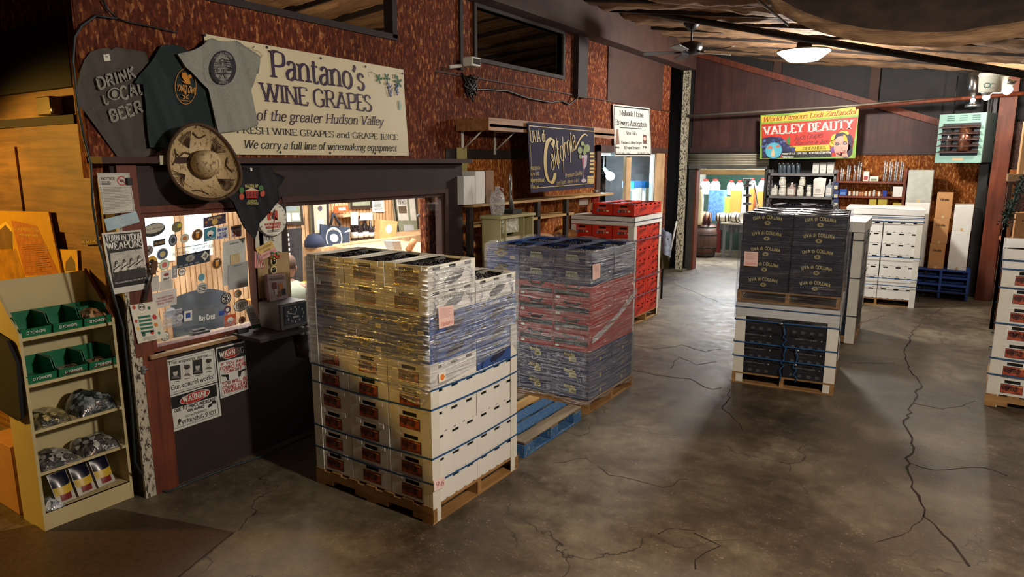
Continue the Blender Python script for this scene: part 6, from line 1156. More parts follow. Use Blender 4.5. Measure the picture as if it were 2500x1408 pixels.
# ================================================================== BOOKCASE AT THE LEFT
class YPanel(XPanel):
    def __init__(s, tl, tr, br, bl, y, mat, **k):
        Panel.__init__(s, *[AY(*q, y) for q in (tl, tr, br, bl)], mat, **k); s.y = y
    def uv(s, px, py):
        p = AY(px, py, s.y)-s.c[3]; e1 = (s.c[2]-s.c[3]); e2 = (s.c[0]-s.c[3]); a = e1.dot(e1); b = e1.dot(e2); c = e2.dot(e2); p1 = p.dot(e1); p2 = p.dot(e2); D = a*c-b*b
        return (c*p1-b*p2)/D*s.w, (a*p2-b*p1)/D*s.h
CRM = pm('#c2b283', .55, var=.08, scale=3, key='cream_bookcase'); bx0, bx1, by0, by1 = -5.15, -4.83, 1.715, 2.295
root = thing('bookcase', 'cream painted bookcase with sloped top against the left wall', 'bookcase', (-4.99, 2.0, 0))
for yy in (by0, by1-.018):
    m = M(); m.prism([(bx0, yy, 0), (bx1, yy, 0), (bx1, yy, 1.345), (bx0, yy, 1.655)], (0, .018, 0), CRM); part('side_panel', m, root)
m = M(); m.box((bx0, by0+.018, 0), (bx0+.01, by1-.018, 1.65), CRM); part('back_panel', m, root)
m = M(); m.box((bx1-.02, by0+.018, 0), (bx1-.002, by1-.018, .125), CRM); part('plinth', m, root)
SHZ = [1.315, 1.01, .70, .41, .125]
for zz in SHZ: m = M(); m.box((bx0+.01, by0+.018, zz-.02), (bx1, by1-.018, zz), CRM); part('shelf', m, root)
m = M(); m.prism([(bx0, by1-.02, 1.657), (bx1, by1-.02, 1.347), (bx1, by1+.0, 1.347), (bx0, by1+.0, 1.657)], (0, 0, .006), TIMBER); part('edge_strip', m, root)
GR = pm('#0f6a44', .4, var=.08, key='green_bin')
def hopbin(yc, z, label, grp, full=None):
    L_, w_, h_ = .27, .178, .125; root = thing('storage_bin', label, 'bin', (bx1-.135, yc, z), 0, grp); m = M(); x1, x0 = .135, -.135; t = .004
    for s in (-1, 1):
        yy = s*(w_/2)-(t if s > 0 else 0); m.prism([(x0, yy, 0), (x1-.012, yy, 0), (x1+.002, yy, .055), (x1-.045, yy, .062), (x1-.075, yy, h_), (x0, yy, h_)], (0, t, 0), GR)
        m.box((x0, yy-.004, h_-.004), (x1-.075, yy+t+.004, h_+.002), GR)
    m.box((x0, -w_/2, 0), (x1-.012, w_/2, t), GR); m.box((x0, -w_/2, 0), (x0+t, w_/2, h_), GR); part('body', m, root, world=False)
    m = M(); m.prism([(x1-.012, -w_/2, 0), (x1-.012, w_/2, 0), (x1+.002, w_/2, .055), (x1+.002, -w_/2, .055)], (-.004, 0, 0), GR); part('front_lip', m, root, world=False)
    p = Panel((x1+.0035, -w_/2, .055), (x1+.0035, w_/2, .055), (x1-.0095, w_/2, .004), (x1-.0095, -w_/2, .004), GR, th=.0003); p.text('YCHHOPS', p.w*.56, p.h*.5, p.h*.33, WHITE, 'k', p.w*.5); p.frame(p.w*.20, p.h*.32, p.w*.28, p.h*.68, .003, WHITE, 2, 'logo')
    for k, mm in p.parts.items():
        if k != 'sheet': part(k, mm, root, world=False)
    return root
bn = ['left', 'middle', 'right']
for k in range(3):
    hopbin(by0+.10+k*.187, SHZ[0], 'green bin on the top shelf of the bookcase, %s one' % bn[k], 'green bins on the bookcase'); hopbin(by0+.10+k*.187, SHZ[1], 'green bin on the second shelf of the bookcase, %s one' % bn[k], 'green bins on the bookcase')
def mat_bag(name, cols):
    m, nt, b, out = nodes(name); L = nt.links.new; tc = N(nt, 'ShaderNodeTexCoord'); v = N(nt, 'ShaderNodeTexVoronoi', _Scale=34.0); L(tc.outputs['Object'], v.inputs['Vector'])
    sp = N(nt, 'ShaderNodeSeparateColor'); L(v.outputs['Color'], sp.inputs[0]); r = ramp(nt, [(.1, lin(cols[0])), (.6, lin(cols[1])), (.97, lin(cols[2]))]); L(sp.outputs[0], r.inputs[0]); L(r.outputs[0], b.inputs['Base Color'])
    n = N(nt, 'ShaderNodeTexNoise', _Scale=16.0, _Detail=4.0, _Distortion=1.5); L(tc.outputs['Object'], n.inputs['Vector']); bp = N(nt, 'ShaderNodeBump', _Strength=1.0, _Distance=.02); L(n.outputs[0], bp.inputs['Height']); L(bp.outputs[0], b.inputs['Normal'])
    b.inputs['Roughness'].default_value = .12; b.inputs['Coat Weight'].default_value = .6; return m
def bag(c, d, label, mat, name='clear_bag', cat='bag', grp=None, seed=1):
    rn = random.Random(seed); ph = [rn.uniform(0, 6) for _ in range(4)]; c = Vector(c)
    def fn(u, v, s=1):
        a = (1-abs(2*u-1)**2.6)*(1-abs(2*v-1)**2.6); h = d[2]*a**.5*(.85+.12*math.sin(u*7+ph[0])*math.sin(v*5+ph[1])+.02*math.sin(u*30+v*17+ph[2]))
        return c+Vector(((v-.5)*d[0], (u-.5)*d[1]+.008*math.sin(v*9+ph[3]), max(.001, h) if s > 0 else .0))
    m = M(); m.grid(lambda u, v: fn(u, v), 22, 14, mat); m.grid(lambda u, v: fn(u, v, -1), 4, 4, mat); return solo(name, m, label, cat, grp)
BG1 = mat_bag('bag_gold_caps', ('#2c2a1c', '#6e6340', '#c9b878')); BG2 = mat_bag('bag_dark_caps', ('#15191a', '#3a4444', '#8a9494')); BG3 = mat_bag('bag_grey_caps', ('#2a2a28', '#5c5a54', '#c4c2b8')); BG4 = mat_bag('bag_white_pieces', ('#5a6064', '#a8b0b4', '#e0e4e4')); BG5 = mat_bag('pack_brown', ('#3a2a1c', '#8a5a3a', '#c8a070'))
bag((-4.97, 1.85, SHZ[2]), (.27, .23, .10), 'clear bag of gold bottle caps on the third shelf, left', BG1, seed=1); bag((-4.98, 2.13, SHZ[2]), (.27, .26, .16), 'clear bag of dark bottle caps on the third shelf, right', BG2, seed=2)
bag((-4.97, 1.86, SHZ[3]), (.27, .25, .09), 'clear bag of grey caps on the fourth shelf, left', BG3, seed=3); bag((-4.98, 2.13, SHZ[3]), (.27, .26, .11), 'clear bag of silver caps on the fourth shelf, right', BG3, seed=4)
bag((-4.93, 1.79, SHZ[4]), (.18, .10, .07), 'clear bag of white pieces at the lower left of the bookcase', BG4, seed=5)
bag((-4.93, by0+.475, SHZ[0]+.03), (.20, .15, .08), 'foil packets in the top right green bin', BG5, 'packets', 'packets', seed=6); bag((-4.93, by0+.475, SHZ[1]+.01), (.2, .15, .05), 'small dark packets in the second-shelf right green bin', BG5, 'packets', 'packets', seed=7); bag((-4.93, by0+.287, SHZ[1]+.01), (.2, .15, .04), 'small dark packets in the second-shelf middle green bin', BG5, 'packets', 'packets', seed=8)
YEL = pm('#c9a832', .4, key='yellow_label'); NVY = pm('#16182a', .25, var=.3, key='pouch_navy')
for k in range(3):
    yc = 1.875+.14*k; z0 = SHZ[4]; root = thing('pouch', ['yellow-labelled navy pouch on the bottom shelf, left of three', 'yellow-labelled navy pouch on the bottom shelf, middle of three', 'yellow-labelled navy pouch on the bottom shelf, right of three'][k], 'pouch', (-4.93+.02*k*-1, yc, z0), .15, 'pouches on the bottom shelf')
    def pf(u, v, off=0): bul = .022*math.sin(PI*u)*math.sin(PI*v)**.5; return Vector((.055-.09*v+bul+off, (u-.5)*.125, .005+.20*v))
    m = M(); m.grid(lambda u, v: pf(u, v), 8, 10, pm('#b9b5a8', .3, key='pouch_foil')); m.grid(lambda u, v: pf(u, v)-Vector((.02+.03*math.sin(PI*u)*math.sin(PI*v), 0, 0)), 8, 10, pm('#b9b5a8', .3, key='pouch_foil')); part('pouch_body', m, root, world=False)
    m = M(); m.grid(lambda u, v: pf(.04+.92*u, .55+.43*v, .002), 8, 5, NVY); part('navy_band', m, root, world=False); m = M(); m.grid(lambda u, v: pf(.04+.92*u, .30+.25*v, .003), 8, 4, YEL); part('yellow_label', m, root, world=False)
    m = M(); m.grid(lambda u, v: pf(.22+.56*u, .10+.20*v, .003), 6, 3, pm('#7a2020', .4)); part('red_window', m, root, world=False)
# black cloth hanging over the bookcase side, cardboard box behind
c = [(-4.92, 1.70, 1.30), (-4.84, 1.70, 1.16), (-4.832, 1.70, .98), (-4.86, 1.70, .80), (-4.95, 1.70, .76), (-5.30, 1.70, .80), (-5.30, 1.70, 1.36)]
m = M(); m.prism([Vector(q)+Vector((0, .008*math.sin(i*2), 0)) for i, q in enumerate(c)], (0, -.02, 0), FAB4); solo('black_bag', m, 'black cloth bag hanging against the left side of the bookcase', 'bag')
m = M(); m.bbox((-5.62, 1.72, 0), (-5.22, 2.25, .5), CARD, .004); solo('cardboard_box', m, 'brown cardboard box on the floor behind the bookcase', 'box')
# posters on the ply wall beyond the bookcase
p = YPanel((-20, 514), (118, 517), (150, 672), (-20, 690), 2.27, pm('#c8961e', .4, var=.1, key='poster_yellow'), th=.012); MT = pm('#6a4a14', .6, var=.3)
p.pp([(-20, 575), (5, 545), (22, 530), (38, 545), (40, 600), (-20, 600)], pm('#d8b43a'), 1); p.pp([(-20, 592), (0, 560), (20, 540), (38, 556), (38, 600), (-20, 610)], MT, 2); p.pp([(-20, 600), (45, 600), (62, 676), (-20, 686)], pm('#a07018', .5, var=.3), 1)
p.pp([(38, 524), (112, 522), (145, 668), (62, 672)], pm('#a8641c', .5, var=.25, scale=20), 1); p.tp('Grow a World of Great', (45, 548), (118, 540), (44, 538), pm('#e8c65a'), 'h'); p.tp('WITH WHITE LABS', (58, 562), (112, 556), (57, 556), pm('#e8c65a'), 's')
p.lines(*p.uv(64, 668), *p.uv(140, 570), 14, pm('#7a4a16'), .25); p.done('poster', 'yellow-lit two-page poster on the boards above the bookcase', 'poster')
p = YPanel((145, 608), (188, 610), (192, 668), (152, 668), 2.29, pm('#d8a828', .5), th=.001); p.pp([(160, 640), (172, 622), (182, 640), (184, 660), (160, 662)], pm('#6a5420'), 1); p.done('flyer', 'small yellow flyer right of the big poster', 'flyer')
p = YPanel((198, 584), (238, 582), (240, 596), (200, 598), 2.28, pm('#6a4a20', .5), th=.003); p.tp('NO SMOKING', (201, 594), (237, 592), (201, 587), pm('#c8a860'), 'k'); p.done('no_smoking_plaque', 'small dark NO SMOKING plaque on the plywood', 'sign')
root = thing('junction_box', 'small metal switch box on the dark boards at upper left', 'electrical box', AY(126, 285, 2.28)); m = M(); a, b = AY(110, 283, 2.27), AY(140, 235, 2.27); m.bbox((a.x, 2.22, a.z), (b.x, 2.30, b.z), pm('#6a5a3c', .4, .5), .008); part('box', m, root); m = M(); q = AY(128, 268, 2.21); m.ball(q, .02, STEEL, 10, 6, (1, .6, 1)); part('bulb', m, root)

# ================================================================== SHELVES ALONG THE FAR LEFT WALL
BRK = pm('#cfcabc', .4, key='white_bracket')
root = thing('wall_shelf', 'long plank shelf on white brackets high on the chipboard wall', 'shelf', (-4.75, 8.4, 2.8))
m = M(); m.box((XA+.015, 6.38, 2.80), (-4.52, 9.66, 2.83), PINE); part('plank', m, root); m = M(); m.box((-4.545, 6.38, 2.76), (-4.52, 9.66, 2.90), mat_wood('shelf_edge', '#8a5a30', '#b98250', 'y')); part('front_board', m, root); m = M(); m.box((XA+.015, 6.36, 2.76), (-4.52, 6.38, 2.90), mat_wood('shelf_edge', '#8a5a30', '#b98250', 'y')); part('end_board', m, root)
for yy in (6.45, 7.12, 9.3):
    m = M(); m.box((XA+.015, yy, 2.50), (XA+.03, yy+.035, 2.79), BRK); m.box((XA+.03, yy, 2.765), (-4.6, yy+.035, 2.79), BRK); m.tube([(XA+.03, yy+.017, 2.55), (-4.68, yy+.017, 2.77)], .009, BRK, 6); part('bracket', m, root)
sh = thing('shelving', 'plank shelving with dark posts behind the cream cabinet', 'shelving', (-4.8, 8, 0))
for zz, y1_ in ((1.93, 9.9), (1.70, 8.6), (1.10, 9.0)): m = M(); m.box((XA+.015, 6.2, zz-.03), (-4.62, y1_, zz), PINE); part('plank', m, sh)
for yy in (6.12, 7.6, 8.37): m = M(); m.box((-4.68, yy, 0), (-4.62, yy+.07, 1.90), BROWN); part('post', m, sh)
def boxat(name, label, cat, x, p0, p1, dep, mat, grp=None, plane='x', r=.004, zb=None):
    A = AX if plane == 'x' else AY; a, b = A(*p0, x), A(*p1, x); lo = [min(a[i], b[i]) for i in range(3)]; hi = [max(a[i], b[i]) for i in range(3)]
    if plane == 'x': lo[0], hi[0] = x-dep, x
    else: lo[1], hi[1] = x, x+dep
    if zb is not None: lo[2] = zb
    m = M(); m.bbox(lo, hi, mat, r); return solo(name, m, label, cat, grp)
boxat('white_box', 'white file box on the middle plank, left of a brown box', 'box', -4.66, (1132, 430), (1160, 472), .25, WCARD, zb=1.932); boxat('white_box', 'taller white file box touching the brown box on the plank', 'box', -4.66, (1161, 418), (1184, 472), .25, WCARD, zb=1.932)
boxat('brown_box', 'brown cardboard box right of the white file boxes', 'box', -4.66, (1186, 416), (1206, 472), .25, pm('#8a6a50', .8), zb=1.932)
boxat('picture', 'small cream framed picture beside the end of the ledge', 'picture', XA+.04, (1117, 360), (1141, 421), .02, pm('#a89c5c', .5))
SK_ = pm('#b9834c', .8, var=.12, scale=12, bump=.4, key='paper_sack')
def sack(c, d, label, grp='paper sacks on the shelving', lab=True):
    root = thing('paper_sack', label, 'sack', c, 0, grp); c = Vector(c)
    def fn(u, v):
        a = 2*PI*u; w_ = math.sin(PI*min(1, max(0, v)))**.28; return c+Vector((math.cos(a)*d[0]/2*w_, (v-.5)*d[1], d[2]/2+math.sin(a)*d[2]/2*w_+.006*math.sin(7*v+3*a)))
    m = M(); m.grid(fn, 16, 12, SK_); part('sack_body', m, root)
    if lab: m = M(); m.box(c+Vector((d[0]/2-.01, -.06, d[2]*.25)), c+Vector((d[0]/2+.006, .07, d[2]*.75)), WHITE); part('paper_label', m, root)
for k, zz in enumerate((1.13-.33, 1.13-.165, 1.13)): pass
for k in range(3): sack((-4.84, 6.62, 1.10+.14*k), (.28, .55, .135), 'tan paper sack left of the cabinet, %s of three' % ['lowest', 'middle', 'topmost'][k], lab=False)
for k in range(2):
    sack((-4.84, 8.02, 1.10+.17*k), (.28, .62, .165), 'tan labelled sack right of the cabinet, %s' % ['lower', 'upper'][k]); sack((-4.84, 8.74, 1.10+.17*k), (.28, .5, .165), 'tan sack beyond the dark post, %s' % ['lower', 'upper'][k], lab=False)
# cream cabinet
CB = pm('#a9a070', .55, var=.08, scale=4, key='cabinet_cream'); x0, x1, y0, y1 = -4.58, -4.33, 6.30, 7.02
cab = thing('cabinet', 'tall cream open cabinet with script lettering on its side', 'cabinet', (x0+.12, y0+.36, 0))
m = M(); m.box((x0, y0, 0), (x1, y0+.02, 1.77), CB); part('side_panel', m, cab); m = M(); m.box((x0, y1-.02, 0), (x1, y1, 1.77), CB); part('side_panel', m, cab); m = M(); m.box((x0, y0+.02, 0), (x0+.01, y1-.02, 1.77), CB); part('back_panel', m, cab)
m = M(); m.bbox((x0-.02, y0-.02, 1.77), (x1+.025, y1+.02, 1.805), CB, .006); part('top', m, cab)
for zz in (1.36, .95, .5, .08): m = M(); m.box((x0+.01, y0+.02, zz-.06), (x1, y1-.02, zz), CB); part('shelf', m, cab)
m = M(); m.box((x0+.01, y0+.12, 1.36), (x1, y0+.135, 1.77), CB); m.box((x0+.01, y1-.22, 1.36), (x1, y1-.205, 1.77), CB); part('divider', m, cab)
p = Panel((x0, y0-.001, 1.77), (x1, y0-.001, 1.77), (x1, y0-.001, 1.0), (x0, y0-.001, 1.0), CB, th=.0005); p.text('Fischer', p.w*.52, p.h*.54, p.h*.07, INK, 'sc', p.w*.6); p.ell(p.w*.55, p.h*.42, p.w*.17, p.h*.042, INK, 1); p.text('F&W', p.w*.55, p.h*.42, p.h*.035, CB, 'sc', p.w*.2, 0, 2); p.text('Wieser', p.w*.5, p.h*.30, p.h*.075, INK, 'sc', p.w*.6); attach(p, cab)
boxat('wrapped_frame', 'white tile wrapped in shiny film inside the cabinet', 'package', x1-.02, (1226, 532), (1266, 565), .03, mat_bag('wrapped_white', ('#a8a48c', '#cfcbb4', '#e8e6da')), r=.002); boxat('stacked_cartons', 'pale cartons on the second cabinet shelf', 'box', x1-.03, (1222, 582), (1272, 600), .15, CRM, zb=.952)
c = Vector((-4.46, 6.44, 1.806)); root = thing('carboy', 'empty clear glass jug with narrow neck standing on the cabinet', 'glass jug', c); gl = mat_film('jug_glass', haze=.22, gl=.35, sc=(40, 40, 40), bump=1.0); s_ = 1.0
m = M(); m.lathe([(.0001, .0), (.068, 0), (.078, .03), (.088, .12), (.088, .19), (.068, .25), (.03, .285), (.026, .305), (.034, .312), (.034, .325), (.024, .327)], gl, c, 24); part('jug_body', m, root); m = M(); m.tube([c+Vector((.03, .02, .31)), c+Vector((.055, .03, .30)), c+Vector((.06, .03, .27))], .006, gl, 6); part('handle', m, root)
root = thing('bottle_capper', 'upright metal lever capper with black base on the cabinet', 'tool', (-4.45, 6.72, 1.806)); c = Vector((-4.45, 6.72, 1.806)); m = M(); m.bbox(c+Vector((-.09, -.10, 0)), c+Vector((.09, .10, .05)), BLACK, .008); part('base', m, root); m = M(); m.tube([c+Vector((0, 0, .05)), c+Vector((0, -.02, .20)), c+Vector((0, -.04, .40)), c+Vector((.0, -.045, .48))], [.035, .016, .014, .006], STEEL, 8); part('column', m, root); m = M(); m.tube([c+Vector((.02, -.04, .44)), c+Vector((.04, -.07, .30)), c+Vector((.05, -.08, .22))], .009, STEEL, 6); part('lever', m, root)
# ---- UVA di California banner
NB2 = pm('#201838', .85, var=.08, scale=3, key='banner_indigo'); YG = pm('#cdb26a', .5, var=.05, key='banner_yellow')
p = XPanel((1287, 298), (1450, 312), (1450, 457), (1296, 471), -4.495, NB2, th=.0015, n=(24, 14), wave=lambda u, v: .0022*math.sin(u*7+v*2)); p.lay = .003
p.line([p.uv(1291, 307), p.uv(1447, 318)], .009, YG); p.line([p.uv(1300, 459), p.uv(1448, 447)], .009, YG); p.line([p.uv(1291, 307), p.uv(1300, 459)], .006, YG); p.line([p.uv(1447, 318), p.uv(1448, 447)], .006, YG)
p.tp('UVA di', z3(735, 422), z3(868, 415), z3(733, 320), YG, 's'); C_ = [z3(*q) for q in ((925, 455), (938, 412), (915, 392), (885, 420), (868, 500), (864, 600), (872, 690), (890, 750), (912, 775), (935, 765), (950, 720), (950, 690))]
p.line([p.uv(*q) for q in C_], .075, YG, 2, 'script', True, .018); p.tp('alifornia', z3(922, 672), z3(1135, 470), z3(915, 470), YG, 'sc', 'script'); p.line([p.uv(*z3(*q)) for q in ((1125, 480), (1150, 420), (1175, 370), (1205, 345), (1228, 360))], .03, YG, 2, 'script', True, .012)
for q in ((985, 655, 960, 380), (1030, 690, 1015, 370), (1088, 600, 1085, 340)): p.line([p.uv(*z3(q[0], q[1])), p.uv(*z3(q[2], q[3]))], .018, YG, 2, 'script')
p.tp('Premium Quality', z3(1040, 735), z3(1190, 705), z3(1040, 695), YG, 'sc'); p.tp('Juice Grapes', z3(965, 800), z3(1048, 785), z3(963, 765), YG, 'sc'); p.tp('Raisins a Jus', z3(1060, 785), z3(1158, 768), z3(1058, 755), YG, 'sc')
for t, y, x1_ in (('PRODUCE OF U.S.A.', 660, 822), ('U.S. No. 1 JUICE', 710, 812), ('PRODUIT DES ETATS-UNIS', 770, 857), ('C-A n 1 jus', 822, 810)): p.tp(t, z3(740, y+6), z3(x1_, y), z3(740, y-20), YG, 'k')
for y in (517, 545, 585, 614, 653, 682, 728, 752, 772): p.pp([z3(1256 if y < 700 else 1238, y-10), z3(1293, y-11), z3(1293, y+8), z3(1256 if y < 700 else 1238, y+9)], YG, 1, 'small_print')
GS = pm('#7a8a4a', .5, var=.2); PK2 = pm('#a8506a', .4)
p.pp([z3(*q) for q in ((1180, 535), (1232, 530), (1228, 620), (1208, 665), (1190, 620))], pm('#b9a8b4'), 1, 'glass'); p.pp([z3(*q) for q in ((1184, 560), (1205, 555), (1205, 640), (1190, 615))], PK2, 2, 'glass'); p.line([p.uv(*z3(1207, 660)), p.uv(*z3(1207, 755))], .014, pm('#b9a8b4'), 1, 'glass'); p.el(z3(1208, 760), 6, 5, pm('#b9a8b4'), 1, 'glass')
for q in ((1165, 490, 8, 12), (1230, 470, 8, 14), (1185, 430, 6, 8), (1170, 545, 5, 8)): p.el(z3(q[0], q[1]), q[2]*.7, q[3]*.7, GS, 3, 'leaves')
for k in range(18): p.el(z3(1195+((k*7) % 22), 440+k*5), 2, 2.4, GS, 4, 'grape_print')
p.done('banner', 'indigo banner with golden script UVA di California hung from the shelf', 'banner')
p = XPanel((1497, 254), (1586, 264), (1590, 381), (1501, 381), XA+.045, SG, th=.01); ex = lambda *q: z3(*q)
p.frame(.02, .02, p.w-.02, p.h-.02, .02, INK, 1); p.tp('Mohonk Home', ex(1527, 185), ex(1740, 212), ex(1530, 140), INK, 's'); p.tp('Brewers Association', ex(1492, 270), ex(1770, 296), ex(1494, 222), INK, 's'); p.line([p.uv(*ex(1530, 295)), p.uv(*ex(1725, 310))], .012, INK); p.tp('New Paltz', ex(1582, 358), ex(1682, 364), ex(1583, 325), INK, 'l')
p.tp("Pantano's Wine Grapes", ex(1542, 435), ex(1725, 442), ex(1542, 412), INK, 's'); p.tp('& Home Brewers', ex(1567, 482), ex(1706, 485), ex(1567, 458), INK, 's'); p.tp('845.255.3201 - Office', ex(1490, 530), ex(1620, 530), ex(1490, 514), INK, 'l'); p.tp('845.706.5152 - Cell', ex(1685, 530), ex(1782, 530), ex(1685, 514), INK, 'l')
p.pp([ex(*q) for q in ((1500, 310), (1515, 310), (1525, 440), (1495, 445))], pm('#7a5a4a'), 1, 'tower_picture'); p.pp([ex(*q) for q in ((1735, 360), (1765, 365), (1768, 440), (1735, 438))], pm('#6a4a4a'), 1, 'mug_picture'); p.el(ex(1750, 395), 3.5, 5, pm('#c8a49a'), 2, 'mug_picture')
for x, t in ((1508, 'HVHA'), (1752, 'FB')): p.tp(t, ex(x-16, 478), ex(x+16, 478), ex(x-16, 462), INK, 'k')
p.done('association_sign', 'white framed sign reading Mohonk Home Brewers Association above the lit window', 'sign')
# thermostat, extinguisher, chrome pipes
boxat('thermostat', 'small white thermostat on the dark wall by the red load', 'thermostat', XA+.06, (1418, 485), (1437, 499), .045, WHITE, r=.01)
c = AX(1452, 497, XA+.14); root = thing('fire_extinguisher', 'red fire extinguisher mounted left of the lit window', 'fire extinguisher', c+Vector((0, 0, -.25)))
m = M(); m.lathe([(.001, -.25), (.06, -.25), (.065, -.2), (.065, .10), (.03, .16), (.02, .18)], RED, c, 16); part('cylinder', m, root); m = M(); m.bbox(c+Vector((-.02, -.06, .18)), c+Vector((.04, .05, .22)), GREY, .006); m.tube([c+Vector((.02, .04, .2)), c+Vector((.06, .09, .12)), c+Vector((.05, .09, 0))], .012, BLACK, 6); part('valve', m, root); m = M(); m.lathe([(.066, -.1), (.066, .02)], LAB, c, 16); part('label_band', m, root)
# things inside the lit window room
def bulb(c, r, e, col='#ffffff'): m = M(); m.ball(c, r, pm(col, .3, var=0, emit=e, key='bulb%s%s' % (col, e)), 14, 8); return m
for i, (px, py) in enumerate(((1490, 430), (1556, 432))):
    c = AX(px, py, -5.75); root = thing('clamp_lamp', ['glowing round lamp in the left half of the far lit window', 'glowing round lamp in the right half of the far lit window'][i], 'lamp', c); part('bulb', bulb(c, .085, 26, '#e8f2ff'), root); m = M(); m.tube([c+Vector((-.05, 0, .06)), c+Vector((-.14, 0, .16))], [.05, .03], GREY, 10); m.tube([c+Vector((-.14, 0, .16)), c+Vector((-.14, 0, 2.79-c.z))], .01, BLACK, 5); part('socket', m, root)
m = M(); a = AX(1470, 470, -5.3); m.box((-5.6, 10.3, 1.3), (-5.12, 12.9, 1.52), WHITE); solo('window_counter', m, 'white counter behind the far lit window', 'counter')
BB = pm('#1c7ac8', .35, var=.1, key='blue_plastic')
for i, (xa, xb) in enumerate(((1549, 1571), (1574, 1592))): boxat('blue_tub', ['blue tub behind the far lit window, left', 'blue tub behind the far lit window, right'][i], 'tub', -5.25, (xa, 443), (xb, 458), .25, BB, 'blue tubs'); boxat('white_jar', ['white labelled jar below the left blue tub', 'white labelled jar below the right blue tub'][i], 'jar', -5.25, (xa+3, 459), (xb-3, 486), .15, WHITE, 'jars', zb=1.52)
for i, px in enumerate((1532, 1540)): boxat('spray_bottle', ['pale blue bottle on the window counter, left', 'pale blue bottle on the window counter, right'][i], 'bottle', -5.2, (px-3, 466), (px+3, 487), .06, pm('#8ac8e0', .3), zb=1.52)
# tool and jacket in the dark recess
m = M(); a, b = AY(1655, 470+50, 14.4), AZ(1632, 640, 0.02); m.tube([AY(1652, 540, 14.2), AZ(1628, 655, .02)], .018, WHITE, 8); solo('pole', m, 'white pole leaning in the dark corner beside the column', 'pole')
c = AY(1617, 600, 11.5); m = M()
m.grid(lambda u, v: Vector((c.x-.05+.20*u+.03*math.sin(v*7), 11.4+.06*math.sin(u*9+v*3), .55+.55*v)), 10, 10, pm('#5c5c3a', .9, var=.2)); m.grid(lambda u, v: Vector((c.x-.02+.22*u, 11.36+.05*math.sin(u*8), .85+.42*v-.1*u*u)), 8, 8, pm('#7f8a9c', .7, var=.4, scale=20))
m.tube([(c.x+.05, 11.42, 0), (c.x+.05, 11.42, 1.2)], .02, BLACK, 6); solo('coat', m, 'olive and grey coat draped beyond the red load', 'coat')

# ================================================================== END WALL
def fy(x, y): return (1870+.148*x, 380+.148*y)
YS = 14.78
PM = pm('#8f9090', .35, .7, key='zinc')
ms = thing('metal_shelf', 'grey slotted metal shelving unit against the end wall', 'shelving', (-2.75, YS+.15, 0)); xl, xr = AY(*fy(40, 300), YS).x, AY(*fy(1160, 300), YS).x; zt = AY(*fy(600, 290), YS).z; z2_ = AY(*fy(600, 670), YS).z
for xx in (xl, xr-.04):
    for yy in (YS, YS+.26): m = M(); m.box((xx, yy, 0), (xx+.04, yy+.03, zt+.07), PM); [m.box((xx+.012, yy-.001, .2+k*.08), (xx+.028, yy+.002, .24+k*.08), BLACK) for k in range(25)]; part('post', m, ms)
for zz in (zt, z2_, 1.15, .6): m = M(); m.box((xl, YS, zz-.05), (xr, YS+.29, zz), PM); part('shelf', m, ms)
wx0, wx1 = AY(*fy(1160, 400), YS).x, AY(*fy(2320, 400), YS).x; zw1 = AY(*fy(1700, 422), YS).z; zw2 = AY(*fy(1700, 668), YS).z; RW_ = mat_wood('shelf_redwood', '#6a2a18', '#8c4224', 'x')
ws = thing('wood_shelf', 'red-stained wooden shelving right of the metal unit', 'shelving', ((wx0+wx1)/2, YS+.15, 0))
for xx in (wx0, wx1-.045): m = M(); m.box((xx, YS, 0), (xx+.045, YS+.28, 2.30 if xx > wx0 else 2.22), RW_); part('side_board', m, ws)
for zz in (zw1, zw2, 1.3): m = M(); m.box((wx0+.045, YS, zz-.035), (wx1-.045, YS+.28, zz), RW_); part('shelf', m, ws)
